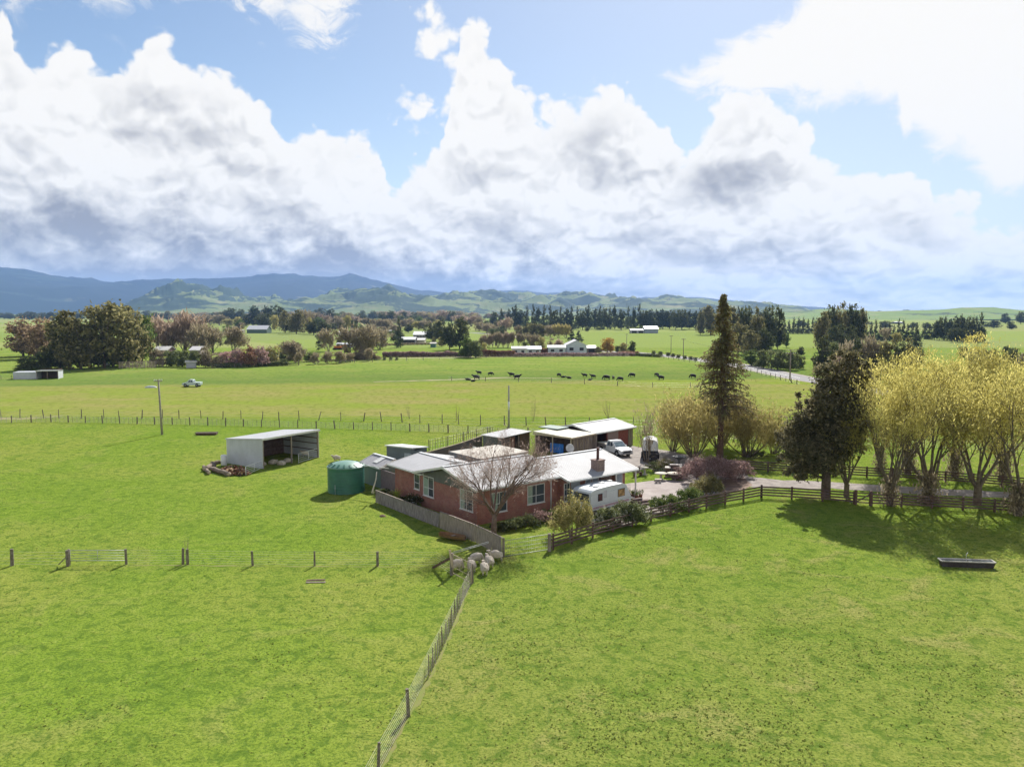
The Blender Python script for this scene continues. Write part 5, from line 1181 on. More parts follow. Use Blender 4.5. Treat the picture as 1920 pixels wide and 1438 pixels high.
# green water tank
tc_ = (-16.75, 80.0, 0)
t = thing('water_tank', 'large dark green round water tank with a domed lid', 'water tank', tc_)
M_tank = mat('tank_green', (.03, .13, .095), .42, .12, 1.5, spec=.5); M_tankl = mat('tank_lid', (.14, .27, .21), .35, .12, 1.2, spec=.6)
b = MB(); b.lathe([(0, 0), (1.82, 0), (1.84, .05)] + [q for k in range(8) for q in ((1.80, .08 + k * .3), (1.83, .2 + k * .3), (1.83, .3 + k * .3))] + [(1.84, 2.5), (1.86, 2.52)], 48); b.build('barrel', M_tank, t)
b = MB(); b.lathe([(1.86, 2.52), (1.9, 2.55), (1.86, 2.60), (1.6, 2.74), (1.2, 2.90), (.7, 3.02), (.3, 3.07), (0, 3.08)], 48); ld = b.build('lid', M_tankl, t)
b = MB()
for k in range(16):
    a = 2 * PI * k / 16 + .1; p0 = (1.78 * math.cos(a), 1.78 * math.sin(a), 2.66); p1 = (1.35 * math.cos(a), 1.35 * math.sin(a), 2.88)
    b.bar(p0, p1, .16, .07)
b.build('lid_ribs', M_tank, ld)
b = MB(); b.tube([(1.7, -.4, 2.62), (2.4, -.5, 2.66), (4.6, -2.0, 2.7)], .05, 8); b.build('inlet_pipe', M_white, t)
b = MB(); b.tube([(-.7, -1.9, .05), (-.7, -1.9, 1.0)], .02, 6); b.build('level_rod', M_galv, t)
# ---- far buildings
def barn(name, label, px0, px1, base, eave, ridge, cw, cr, depth=None, rz=0.0, cat='shed', win=0, doors=0, gable_front=False, zb=None):
    g0 = P((px0 + px1) / 2, base); Y = g0[1]; w = (px1 - px0) * Y / F; he = (base - eave) * Y / F; hr = (base - ridge) * Y / F; d_ = depth or max(5, w * .5)
    t = thing(name, label, cat, (g0[0], g0[1], 0), rz)
    mw = mat('wall_%02d%02d%02d' % tuple(int(q * 99) for q in cw), cw, .8, .06, .5); mr_ = mat('roof_%02d%02d%02d' % tuple(int(q * 99) for q in cr), cr, .5, .06, .5)
    b = MB(); b.box(-w / 2, 0, 0, w / 2, d_, he); hr = max(hr, he + .3)
    if gable_front: b.prism([(-w / 2, 0, he), (w / 2, 0, he), (0, 0, hr - .1)], (0, d_, 0))
    else:
        b.prism([(-w / 2, 0, he), (-w / 2, d_, he), (-w / 2, d_ / 2, hr - .1)], (w, 0, 0))
    b.build('wall', mw, t); o = .35; b = MB()
    if gable_front: b.prism([(-w / 2 - o, -o, he - .1), (0, -o, hr), (w / 2 + o, -o, he - .1), (w / 2 + o, -o, he + .15), (0, -o, hr + .25), (-w / 2 - o, -o, he + .15)], (0, d_ + 2 * o, 0))
    else: b.prism([(-w / 2 - o, -o, he - .1), (-w / 2 - o, d_ / 2, hr), (-w / 2 - o, d_ + o, he - .1), (-w / 2 - o, d_ + o, he + .15), (-w / 2 - o, d_ / 2, hr + .25), (-w / 2 - o, -o, he + .15)], (w + 2 * o, 0, 0))
    b.build('roof', mr_, t)
    md = mat('dark_opening', (.03, .03, .035), .6)
    for i in range(win):
        xx = -w / 2 + w * (i + .5) / win; b = MB(); b.box(xx - w / win * .2, -.06, he * .38, xx + w / win * .2, 0, he * .75); b.build('window', md, t)
    for i in range(doors):
        xx = -w / 2 + w * (i + .5) / max(1, doors); b = MB(); b.box(xx - w / doors * .36, -.07, 0, xx + w / doors * .36, 0, he * .85); b.build('door_opening', md, t)
    return t
WH = (.50, .51, .53); BW = (.45, .5, .56)
barn('barn', 'long green barn with a white roof in front of the dark trees, left of centre', 463, 500, 625, 618, 611, (.10, .15, .13), WH, 14)
barn('hut', 'small white hut at the left end of the green barn', 448, 456, 624, 620.5, 619, WH, WH, 5)
barn('farm_house', 'low white building left of the narrow cypresses', 634, 650, 628.5, 623.5, 620.5, WH, WH, 10, win=3, cat='house')
barn('shed', 'low white shed under the four narrow cypresses', 684, 703, 629.5, 625.5, 622.5, (.35, .3, .28), WH, 10)
barn('shed', 'grey-walled long shed among leafless trees in mid-field', 655, 674, 641, 634, 632, (.34, .35, .38), WH, 9)
barn('implement_shed', 'low open shed beside the orange digger', 631, 657, 652.5, 646, 644, (.07, .07, .10), (.45, .46, .5), 8, doors=2)
barn('house', 'white-roofed house behind the tall dark spire tree', 728, 745, 625, 621, 617, (.3, .26, .24), (.6, .6, .6), 9, cat='house', win=3)
barn('house', 'grey-roofed low house under the tall dark spire tree', 736, 747, 636, 631, 627, (.3, .3, .33), (.4, .41, .45), 8, cat='house', win=2)
barn('house', 'house with a very bright white roof left of the dark evergreens', 775, 803, 634, 628, 622.5, (.30, .27, .27), (.74, .74, .74), 12, cat='house', win=5)
barn('open_barn', 'low open-fronted barn with a pale roof in the village paddock', 752, 778, 646, 637, 633, (.06, .06, .075), (.62, .62, .63), 9, doors=2)
barn('workshop', 'pale cream building joined to the open-fronted barn', 779, 796, 645, 638, 635, (.50, .45, .38), (.6, .58, .55), 8)
barn('hut', 'small green hut with a flat roof beside the dark evergreens', 807, 817, 651.5, 644.5, 643, (.12, .22, .20), (.45, .42, .4), 4)
barn('cottage', 'white weatherboard shed with a small window beside the red hedge', 960, 987, 666, 654, 651, (.55, .56, .60), (.5, .49, .49), 7, win=2, cat='shed')
barn('shed', 'pale blue-roofed shed touching the white weatherboard shed', 988, 1014, 664, 655, 650.5, (.5, .52, .55), (.45, .52, .56), 8, win=2)
barn('shed', 'white flat-roofed wing left of the white gabled house', 1028, 1060, 664, 652, 649, (.5, .55, .62), (.62, .66, .7), 8, win=2)
barn('white_house', 'white gabled farmhouse in the middle of the view, facing the cattle paddock', 1062, 1100, 663, 648, 639, (.52, .57, .64), (.56, .55, .56), 14, win=2, gable_front=True, cat='house')
barn('porch_shed', 'low brown-white porch building right of the white gabled house', 1101, 1117, 662, 653, 649, (.36, .30, .27), (.62, .6, .58), 7, doors=1)
barn('shed', 'tall grey farm shed with a white roof alone on the far field', 1209, 1234, 625, 617, 612.5, (.30, .34, .40), WH, 12)
barn('shed', 'low long shed joined to the tall far-field shed', 1183, 1208, 625, 619.5, 617.5, (.38, .38, .42), (.5, .5, .52), 9, doors=2)
barn('house', 'brown-roofed low house with pale ends above the far left hedge', 288, 314, 668, 657, 651, (.25, .17, .15), (.55, .53, .5), 8, cat='house')
barn('house', 'pale-roofed house right of the far left hedge', 356, 376, 668, 657, 651, (.25, .2, .2), (.6, .58, .57), 8, cat='house')
barn('hut', 'small white hut at the front of the far dark hedge', 350, 367, 690, 679, 677.5, (.42, .43, .47), (.62, .6, .58), 2.5, rz=.3, cat='hut', doors=0)
barn('shed', 'tiny white-roofed shed on the far right fields', 1680, 1694, 607, 605, 603.5, (.4, .4, .4), WH, 16)
barn('shed', 'tiny pale shed hidden in bushes above the yellow willows', 1828, 1840, 668, 664, 662.5, (.45, .42, .4), WH, 4)
barn('shed', 'pale low barn with long roof beneath the blue hills, right of the conifer', 1508, 1526, 597.5, 596, 595, (.5, .5, .5), WH, 30)
S2 = open_shed('shelter', 'small far shelter shed with a pale wall and open front, at the left edge', 'shed', P(68, 711), R(14), 5.4, 4.4, 2.3, 2.1, M_shw, M_galv, M_in, 3)
b = MB(); b.box(-5.8, .8, 0, -.08, 5.2, 1.9); b.build('annexe', M_shw, S2)
t = thing('stock_yard', 'weathered timber stockyard in front of the big far trees', 'stockyard', P(255, 691), 0)
rnd = random.Random(5)
for j, (x0_, x1_, y_) in enumerate(((-5.4, 0, 0), (0, 5.6, 1.0), (-5.4, 5.6, 7.0))):
    b = MB()
    for z in (.4, .8, 1.2, 1.6, 2.0): b.bar((x0_, y_, z), (x1_, y_ + rnd.uniform(-.1, .1), z + rnd.uniform(-.05, .05)), .06, .16)
    b.build('rails', M_wpale if j < 2 else M_wood, t)
    b = MB()
    for k in range(6): xx = x0_ + (x1_ - x0_) * k / 5; b.bar((xx, y_ + .1, 0), (xx, y_ + .1, 2.3), .18)
    b.build('posts', M_wood, t)
# ---------------------------------------------------------------- fences
M_post = mat('fence_post', (.13, .11, .09), .95, col2=(.24, .205, .17), scale=6); M_wire = mat('fence_wire', (.40, .38, .32), .5, .1, metal=.3)
M_postp = mat('pale_post', (.24, .21, .18), .95, col2=(.36, .33, .29), scale=6)
def lerp2(a, b, t): return (a[0] + (b[0] - a[0]) * t, a[1] + (b[1] - a[1]) * t)
def along(line):
    """cumulative length helper: returns f(dist) -> (x, y), total"""
    D = [0]
    for a, b in zip(line, line[1:]): D.append(D[-1] + math.hypot(b[0] - a[0], b[1] - a[1]))
    def f(s):
        for i in range(len(line) - 1):
            if s <= D[i + 1] or i == len(line) - 2:
                return lerp2(line[i], line[i + 1], (s - D[i]) / (D[i + 1] - D[i]))
    return f, D[-1]
def wire_fence(label, line, posts, battens=(), h=1.1, nw=6, pr=.08, wr=.012, tilt=.03, brr=.022, seed=1, bh=1.05, mp=None, group=None):
    """line: world polyline; posts / battens: distances along it"""
    t = thing('wire_fence', label, 'fence', (line[0][0], line[0][1], 0), group=group); o = line[0]; rnd = random.Random(seed)
    f, T = along(line); loc = lambda s: (f(s)[0] - o[0], f(s)[1] - o[1])
    for s in posts:
        x_, y_ = loc(s); b = MB(); r = pr * rnd.uniform(.8, 1.25); hh = h * rnd.uniform(.95, 1.12)
        dx, dy = rnd.gauss(0, tilt) * hh, rnd.gauss(0, tilt) * hh
        b.tube([(x_, y_, -.1), (x_ + dx * .5, y_ + dy * .5, hh * .5), (x_ + dx, y_ + dy, hh)], [r, r * .95, r * .9], 8, smooth=False); b.build('post', mp or M_post, t)
    if len(battens):
        many = len(battens) > 99; b = MB()
        for s in battens:
            x_, y_ = loc(s)
            if not many: b = MB()
            a = rnd.gauss(0, .03)
            b.bar((x_, y_, .06), (x_ + a, y_, bh * rnd.uniform(.92, 1.08)), brr * 2, brr * 1.4)
            if not many: b.build('batten', M_postp if rnd.random() < .5 else M_post, t)
        if many: q = b.build('battens', M_post, t); q['kind'] = 'stuff'
    b = MB(); st = sorted(set([0.0, T] + [s for s in posts]))
    for k in range(nw):
        z = .12 + (min(h, bh) - .16) * k / max(1, nw - 1)
        b.tube([(*loc(s), z) for s in st], wr, 3, cap=False)
    b.build('wires', M_wire, t); return t
def rng_(a, b, st): 
    out = []; s = a
    while s < b: out.append(s); s += st
    return out
# stretches of farm fencing
L1 = [G(-60, 794), G(100, 791.5), G(400, 798), G(700, 806), G(940, 815), G(1010, 817)]
f_, T_1 = along(L1); ps = rng_(.5, T_1, 3.05)
wire_fence('long netting fence with close battens between the near green paddock and the yellow paddock', L1, ps, [s + .76 * k for s in ps for k in (1, 2, 3) if s + .76 * k < T_1], h=1.2, nw=7, pr=.09, seed=3, wr=.014, brr=.02)
L2 = [G(-60, 783.5), G(400, 785.5), G(700, 790), G(900, 797), G(1180, 800), G(1300, 801)]
f_, T_2 = along(L2); rnd = random.Random(9)
wire_fence('old fence of crooked spaced posts along the front of the yellow paddock', L2, [s + rnd.uniform(-.5, .5) for s in rng_(2.5, T_2, 3.45)], h=1.45, nw=3, pr=.075, tilt=.085, seed=6, wr=.01)
L3 = [G(840, 714), G(946, 715), G(1074, 719), G(1207, 725.5), G(1330, 727)]
f_, T_3 = along(L3); wire_fence('thin fence in front of the black cattle', L3, rng_(1.0, T_3, 8.9), h=1.2, nw=3, pr=.085, seed=7, wr=.012)
L3b = [G(-40, 712), G(28, 711.5)]; f_, T_ = along(L3b); wire_fence('short stretch of fence left of the far shelter shed', L3b, rng_(.5, T_, 2.6), h=1.1, nw=3, pr=.07, seed=8)
L3c = [G(395, 691), G(560, 685), G(700, 679), G(900, 671), G(1180, 669)]; f_, T_ = along(L3c); wire_fence('distant boundary fence along the far edge of the green paddock', L3c, rng_(.5, T_, 7), h=1.2, nw=3, pr=.11, seed=18)
L3d = [G(1235, 671), G(1330, 684), G(1420, 700), G(1500, 722)]; f_, T_ = along(L3d); wire_fence('roadside fence on the near side of the road', L3d, rng_(.5, T_, 4.5), h=1.2, nw=4, pr=.09, seed=19)
L3e = [G(1190, 812), G(1290, 820), G(1420, 826), G(1600, 832), G(1960, 850)]; f_, T_ = along(L3e); wire_fence('paddock fence running behind the conifer and the willows', L3e, rng_(1.5, T_, 4.0), h=1.2, nw=4, pr=.08, seed=20)
# near fence on the left, with a gate in it
def pxs(line_px, pxlist):
    a, b = G(*line_px[0]), G(*line_px[-1]); out = []
    for q in pxlist:
        # distance along a straight world line where it crosses column q
        k = (q - 960) / F; u = (k * a[1] - a[0]) / ((b[0] - a[0]) - k * (b[1] - a[1])); out.append(u * math.hypot(b[0] - a[0], b[1] - a[1]))
    return out
q = [(-60, 1059), (107, 1061)]; wire_fence('left-hand end of the near fence, up to the pipe gate', [G(*q[0]), G(*q[1])], pxs(q, [0, 107]), h=1.08, nw=5, pr=.1, seed=2, wr=.0065)
q = [(237, 1057.5), (848, 1075)]
L4 = [G(237, 1057.5), G(343, 1057.5), G(474, 1060), G(590, 1060.5), G(708, 1060.5), G(820, 1061)]
f_, T_4 = along(L4); dd_ = [0]
for a, b_ in zip(L4, L4[1:]): dd_.append(dd_[-1] + math.hypot(a[0] - b_[0], a[1] - b_[1]))
wire_fence('near post-and-wire fence from the pipe gate to the corner with the sheep', L4, [0.0, dd_[1], dd_[1] + .35, dd_[2], dd_[3], dd_[4]], h=1.06, nw=6, pr=.085, seed=5, wr=.0065)
wire_fence('short braced length where the near fence bends to the strainer post', [G(820, 1061), G(848, 1080)], [], h=1.0, nw=6, seed=5, wr=.0065)
t = thing('strainer_post', 'stout strainer post with a diagonal timber brace beside the sheep', 'fence post', P(847, 1078))
b = MB(); b.tube([(0, 0, -.1), (0, 0, 1.55)], [.13, .12], 10, smooth=False); b.build('post', M_post, t)
e = Vector(P(812, 1066)) - Vector(P(847, 1078)); b = MB(); b.bar((e.x, e.y, .08), (0, 0, 1.25), .14); b.build('brace', M_wdark, t)
b = MB(); b.bar((.05, -.1, .6), (-.12, -.1, 1.8), .05, .14); b.build('pale_board', M_wpale, t)
def pipe_gate(name, label, a, b_, h=1.05, z0=.15, rails=4, net=False, r=.022, m=None, posts=True):
    t = thing(name, label, 'gate', (a[0], a[1], 0)); d = Vector((b_[0] - a[0], b_[1] - a[1], 0)); q = MB(); m = m or M_galv
    for k in range(rails):
        z = z0 + (h - z0) * k / (rails - 1); rr = r if k in (0, rails - 1) else r * .55
        q.tube([(0, 0, z), (d.x, d.y, z)], rr, 6)
    q.build('rails', m, t); q = MB()
    for u in (0, 1): q.tube([(d.x * u, d.y * u, z0), (d.x * u, d.y * u, h)], r, 6)
    if not net: q.tube([(d.x * .5, d.y * .5, z0), (d.x * .5, d.y * .5, h)], r * .6, 6)
    q.build('frame', m, t)
    if net:
        q = MB(); n_ = int(d.length / .16)
        for k in range(1, n_): q.tube([(d.x * k / n_, d.y * k / n_, z0), (d.x * k / n_, d.y * k / n_, h)], .006, 3)
        q.build('netting', m, t)
    return t
pipe_gate('pipe_gate', 'pale metal pipe gate in the near fence on the left', G(132, 1058), G(235, 1057.5), 1.02, .28, 5, r=.026)
t = thing('gate_post', 'dark gate post with a diagonal brace left of the pipe gate', 'fence post', P(130, 1059)); b = MB(); b.tube([(0, 0, -.1), (0, 0, 1.15)], .09, 8); b.build('post', M_post, t)
e = Vector(P(110, 1061)) - Vector(P(130, 1059)); b = MB(); b.bar((e.x, e.y, .1), (0, 0, .8), .06); b.build('brace', M_post, t)
pipe_gate('small_gate', 'small netting gate standing ajar between strainer post and diagonal fence', G(849, 1079), G(884, 1098), 1.5, .2, 4, True, r=.02, m=M_wpale)
pipe_gate('small_gate', 'thin rail gate from the strainer post to the paling fence, behind the sheep', G(850, 1073), G(916, 1052), 1.45, 1.35, 2, r=.02)
pipe_gate('netting_gate', 'wide see-through netting gate between paling fence and rail fence', G(946, 1044), G(1028, 1031), 1.22, .05, 5, True, r=.022)
# diagonal fence running down to the bottom edge
L5 = [G(886, 1092), G(870, 1122), G(838, 1200), G(806, 1267), G(766, 1342), G(709, 1450), G(668, 1530)]
f_, T_5 = along(L5); D5 = [0]
for a, b_ in zip(L5, L5[1:]): D5.append(D5[-1] + math.hypot(a[0] - b_[0], a[1] - b_[1]))
wire_fence('diagonal fence of close battens running down to the bottom edge', L5, [0.0, .25, D5[4], D5[5], D5[6]], rng_(.6, D5[3] + .2, .50), h=1.22, nw=8, pr=.075, bh=1.22, seed=12, wr=.0065, brr=.028)
m_worn = mat('worn_grass', (.20, .185, .06), .95, col2=(.16, .2, .035), scale=1.5, detail=6)
strip('worn_fence_line', [G(880, 1102), G(838, 1203), G(800, 1282), G(762, 1350), G(705, 1455)], [.1, .22, .12, .3, .15], m_worn, .006, .5, wob=.1)
strip('worn_fence_line', [G(240, 1059), G(474, 1061), G(708, 1062), G(850, 1063)], [.1, .25, .12, .2], m_worn, .006, .7, wob=.1)
# post and rail fences
def rail_fence(label, line, step=2.6, h=1.15, nr=4, m=None, mp=None, name='rail_fence'):
    t = thing(name, label, 'fence', (line[0][0], line[0][1], 0)); o = line[0]; f, T = along(line); n_ = max(1, round(T / step)); rnd = random.Random(int(T * 10))
    pts = [f(T * i / n_) for i in range(n_ + 1)]; pts = [(a - o[0], b_ - o[1]) for a, b_ in pts]
    for i, p in enumerate(pts): b = MB(); b.bar((p[0], p[1], -.1), (p[0] + rnd.gauss(0, .01), p[1], h + .08 + rnd.uniform(-.03, .05)), .15, .15); b.build('post', mp or M_wdark, t)
    for k in range(nr):
        z = .3 + (h - .35) * k / (nr - 1); b = MB()
        for p, q in zip(pts, pts[1:]):
            d = Vector((q[0] - p[0], q[1] - p[1], 0)).normalized(); s_ = Vector((d.y, -d.x, 0)) * .09
            b.bar((p[0] + s_.x, p[1] + s_.y, z + rnd.uniform(-.015, .015)), (q[0] + s_.x, q[1] + s_.y, z + rnd.uniform(-.015, .015)), .035, .14)
        b.build('rail', m or M_wdark, t)
    return t
M_rail = mat('rail_wood', (.085, .055, .05), .9, col2=(.16, .11, .095), scale=2)
rail_fence('dark four-rail fence from the netting gate up to the driveway bend', [G(1030, 1032), G(1118, 1006), G(1212, 979), G(1330, 951), G(1427, 933)], m=M_rail)
rail_fence('four-rail fence along the near side of the drive under the dark evergreen', [G(1428, 933), G(1520, 938), G(1601, 945)], m=M_rail)
rail_fence('four-rail fence along the near side of the drive under the yellow willows', [G(1634, 948), G(1740, 953), G(1868, 960), G(1990, 969)], m=M_rail)
rail_fence('four-rail fence on the far side of the drive', [G(1352, 880), G(1456, 886), G(1600, 894), G(1760, 903), G(1990, 922)], m=M_rail)
t = thing('timber_gate', 'dark timber gate with a diagonal brace in the drive fence', 'gate', P(1604, 946)); e = Vector(P(1632, 948)) - Vector(P(1604, 946)); b = MB()
for z in (.25, .55, .85, 1.15): b.bar((0, 0, z), (e.x, e.y, z), .04, .1)
b.build('rails', M_rail, t); b = MB(); b.bar((0, -.05, .25), (e.x, e.y - .05, 1.15), .05, .1); b.build('brace', M_rail, t)
for q_ in (0, 1): b = MB(); b.bar((e.x * q_, e.y * q_, 0), (e.x * q_, e.y * q_, 1.4), .2); b.build('post', M_wdark, t)
# grey paling fence beside the gable
M_pal = mat('paling', (.16, .14, .135), .95, col2=(.30, .275, .265), scale=7, stretch=(1, 1, .25), detail=5); M_pal2 = mat('paling_warm', (.22, .185, .155), .95, col2=(.34, .30, .25), scale=7, stretch=(1, 1, .25))
def paling(name, label, line, h=1.2, m=None, pw=.15, gap=.02, cap=True):
    t = thing(name, label, 'fence', (line[0][0], line[0][1], 0)); o = line[0]; rnd = random.Random(4); f, T = along(line); b = MB(); n_ = int(T / (pw + gap))
    for i in range(n_):
        s = i * (pw + gap); p = f(s); q = f(s + pw); b.bar((p[0] - o[0], p[1] - o[1], h * .5 + .02), (q[0] - o[0], q[1] - o[1], h * .5 + .02 + rnd.uniform(-.01, .01)), .02 + rnd.uniform(0, .012), h + rnd.uniform(-.03, .02))
    b.build('palings', m or M_pal, t)
    k = max(1, round(T / 2.4))
    for i in range(k + 1):
        p = f(T * i / k); b = MB(); b.bar((p[0] - o[0] + .05, p[1] - o[1] + .05, -.05), (p[0] - o[0] + .05, p[1] - o[1] + .05, h + .02), .12); b.build('post', M_pal, t)
    if cap:
        b = MB(); pts = [f(T * i / k) for i in range(k + 1)]
        for p, q in zip(pts, pts[1:]): b.bar((p[0] - o[0], p[1] - o[1], h + .05), (q[0] - o[0], q[1] - o[1], h + .05), .12, .035)
        b.build('cap_rail', M_wood, t)
    return t
HP = lambda x, y: HL(x, y)[:2]
paling('paling_fence', 'grey weathered paling fence along the gable side of the brick house', [HP(-1.62, 14.3), HP(-1.85, 3.0)], 1.15)
paling('paling_fence', 'browner taller paling fence piece ending at the netting gate', [HP(-1.86, 2.9), HP(-2.0, -2.6), HP(-2.55, -6.55)], 1.38, M_pal2)
t = thing('end_post', 'thick post closing the lower end of the paling fence', 'fence post', HL(-2.58, -6.68)); b = MB(); b.bar((0, 0, -.1), (0, 0, 1.45), .18); b.build('post', M_post, t)
t = thing('gate_post', 'thick weathered double post where the rail fence meets the netting gate', 'fence post', P(1030, 1033)); b = MB(); b.bar((0, 0, -.1), (0, 0, 1.35), .24); b.build('post', M_wood, t); b = MB(); b.bar((.3, .3, -.1), (.3, .3, 1.3), .14); b.build('post', M_wdark, t)
t = thing('bent_pole', 'pale crooked driftwood pole leaning at the upper end of the paling fence', 'pole', HL(-1.7, 14.5)); b = MB(); b.tube([(-.15, -.1, .9), (.0, 0, 1.5), (.2, .1, 2.2), (.27, .1, 2.9)], [.1, .07, .06, .04], 7); b.build('pole', mat('driftwood', (.55, .5, .44), .8), t)
# dark corrugated fence and the stake fence behind it
LD = [(-10.6, 90.6), (-6.6, 98.2), (-3.9, 104.6)]
t = thing('metal_fence', 'high dark purple-grey metal fence behind the house', 'fence', (LD[0][0], LD[0][1], 0)); f, T = along(LD); b = MB(); n_ = 12
pts = [f(T * i / n_) for i in range(n_ + 1)]; pts = [(p[0] - LD[0][0], p[1] - LD[0][1]) for p in pts]
for p, q in zip(pts, pts[1:]): b.bar((*p, .9), (*q, .9), .04, 1.78)
b.build('panels', ribbed('fence_purple', (.105, .085, .10), 'y', .2, .7), t); b = MB()
for p, q in zip(pts, pts[1:]): b.bar((*p, 1.83), (*q, 1.83), .09, .08)
b.build('top_rail', M_wpale, t)
L6 = [(-10.8, 103.6), (-7.2, 108.5), (-2.6, 117.0)]; f_, T_6 = along(L6)
wire_fence('row of close thin stakes running from the dark metal fence to the back fence', L6, rng_(0, T_6, 3.6), rng_(.2, T_6, .52), h=1.5, nw=4, pr=.07, bh=1.45, seed=31, brr=.035)
t = thing('fence_rail', 'white painted rail slanting up against the dark metal fence', 'pole', (-2.9, 92.0, 0)); b = MB(); b.bar((-1.8, 3.5, 1.9), (.9, .4, 1.6), .08); b.bar((-1.8, 3.5, 0), (-1.8, 3.5, 1.9), .06); b.bar((.9, .4, 0), (.9, .4, 1.6), .06); b.build('rail', M_white, t)
# power poles
def pole(label, px, base, top, r=.14, arms=0, m=None, group='power poles', lean=0.0, armw=1.8):
    g = P(px, base); hh = (base - top) * g[1] / F; t = thing('power_pole', label, 'power pole', g, group=group); b = MB()
    b.tube([(0, 0, -.1), (lean * .5, 0, hh * .5), (lean, 0, hh)], [r * 1.25, r, r * .8], 10); b.build('pole', m or M_postp, t)
    for k in range(arms):
        z = hh - .25 - k * .9; a = MB(); a.bar((lean - armw / 2, -.1, z), (lean + armw / 2, -.1, z), .1, .12); ar = a.build('crossarm', M_wood, t); a = MB()
        for xx in (-.9, -.45, .45, .9): a.cyl(lean + xx * armw / 2 * 1.05, -.1, z + .06, z + .28, .05, 6)
        a.build('insulators', M_white, ar)
    return t, hh
pole('tall grey power pole standing in the near green paddock on the left', 304, 815, 710, .14, 1, lean=-.25, armw=1.2)
b = MB(); 
t, hh = pole('pale power pole behind the garden sheds, in the middle of the view', 954, 802, 722, .14, 0, mat('pole_pale', (.34, .33, .32), .9, .1))
b = MB(); b.cyl(0, 0, hh * .42, hh * .62, .155, 10); b.build('white_band', M_white, t)
pole('power pole with two crossarms beside the road bend on the right', 1481, 712, 655, .16, 2, M_wood, lean=0, armw=2.6)
pole('road pole standing on the near side of the far road', 1281, 673, 635, .14, 1, M_wood)
pole('thin pale pole on the far side of the far road', 1258, 661, 629, .13, 1)
pole('small distant pole above the orange tree', 1175, 652, 626, .13, 1, M_wood)
t = thing('power_lines', 'thin overhead lines from the road-bend pole', 'power line', (0, 0, 0)); a = Vector(P(1481, 712)) + Vector((0, 0, 8.0)); b = MB()
for dy, xx in ((0, -1.1), (0, 1.1)):
    for tgt in (Vector((300, 175, 8)), Vector(P(1281, 673)) + Vector((0, 0, 7.2))):
        s_ = a + Vector((xx, 0, 0)); b.tube([s_.lerp(tgt, k / 8) - Vector((0, 0, 6.0 * (k / 8) * (1 - k / 8))) for k in range(9)], .012, 3, cap=False)
b.build('wires', M_post, t)
# troughs, boards
t = thing('water_trough', 'long dark concrete trough with a pale rim in the right-hand paddock', 'trough', P(1812, 1062), R(-7))
b = MB(); L_, W_, h_ = 1.8, .32, .40
b.hexa([(-L_ + .1, -W_ + .08, 0), (L_ - .1, -W_ + .08, 0), (L_ - .1, W_ - .08, 0), (-L_ + .1, W_ - .08, 0), (-L_, -W_, h_), (L_, -W_, h_), (L_, W_, h_), (-L_, W_, h_)]); tr = b.build('basin', mat('trough_dark', (.06, .05, .055), .85, .2, 3), t)
b = MB()
for s_ in (-1, 1): b.box(-L_ - .03, s_ * W_ - .05, h_ + .003, L_ + .03, s_ * W_ + .05, h_ + .07); b.box(s_ * L_ - .05, -W_ + .05, h_ + .003, s_ * L_ + .05, W_ - .05, h_ + .068)
b.build('rim', M_conc2, t); b = MB(); b.box(-L_ + .06, -W_ + .06, h_ + .004, L_ - .06, W_ - .06, h_ + .02); b.build('water', mat('trough_water', (.10, .12, .14), .1, .1, spec=.8), t)
b = MB(); b.tube([(-.1, -.2, h_), (-.1, -.1, h_ + .5), (.05, 0, h_ + .62)], .02, 5); b.build('pipe', M_galv, t)
t = thing('feed_trough', 'long low dark trough on the grass beyond the white shed', 'trough', P(387, 815), R(4)); b = MB(); b.hexa([(-1.3, -.35, 0), (1.5, -.35, 0), (1.5, .35, 0), (-1.3, .35, 0), (-1.55, -.45, .3), (1.55, -.45, .3), (1.55, .45, .3), (-1.55, .45, .3)]); b.build('basin', M_wdark, t)
b = MB(); b.box(-1.6, -.5, .303, 1.6, -.42, .36); b.box(-1.6, .42, .303, 1.6, .5, .36); b.build('rim', M_wood, t)
t = thing('plank_pile', 'two old planks lying on the grass below the near fence', 'planks', P(592, 1091), R(2)); b = MB(); b.box(-.62, -.2, 0, .66, .0, .05); b.build('plank', M_wood, t); b = MB(); b.bar((-.64, .15, .08), (.6, .1, .12), .18, .05); b.build('plank', M_wdark, t)
t = thing('wooden_boat', 'old brown wooden dinghy lying beside the paling fence', 'boat', P(848, 1012), R(-32))
b = MB(); n_ = 9
for i in range(n_):
    u = -1 + 2 * i / (n_ - 1)
hull = []
for i in range(n_):
    u = -1 + 2 * i / (n_ - 1); w_ = .5 * math.sqrt(max(0.02, 1 - abs(u) ** 2.6)); zk = .05 + .1 * u * u
    hull.append([(u * 1.3, -w_, .42 + .06 * u * u), (u * 1.3, -w_ * .75, .18 + zk * .4), (u * 1.3, 0, zk), (u * 1.3, w_ * .75, .18 + zk * .4), (u * 1.3, w_, .42 + .06 * u * u)])
vs = [p for r_ in hull for p in r_]; fs = [(i * 5 + j, i * 5 + j + 1, (i + 1) * 5 + j + 1, (i + 1) * 5 + j) for i in range(n_ - 1) for j in range(4)]
b.add(vs, fs); b.add([(p[0] * .94, p[1] * .9, p[2] + .02) for p in vs], [f[::-1] for f in fs]); b.build('hull', mat('boat_brown', (.20, .12, .06), .8, .2, 4), t, fix=False)
b = MB(); b.box(-.1, -.42, .3, .12, .42, .34); b.build('seat', M_wood, t)
t = thing('stump', 'small reddish-brown molehill in the grass left of the paling fence', 'mound', P(718, 968)); b = MB(); b.blob((0, 0, 0), (.3, .25, .16), 10, 6, .15, random.Random(2)); b.build('mound', m_dirt, t); t.name = 'dirt_mound'
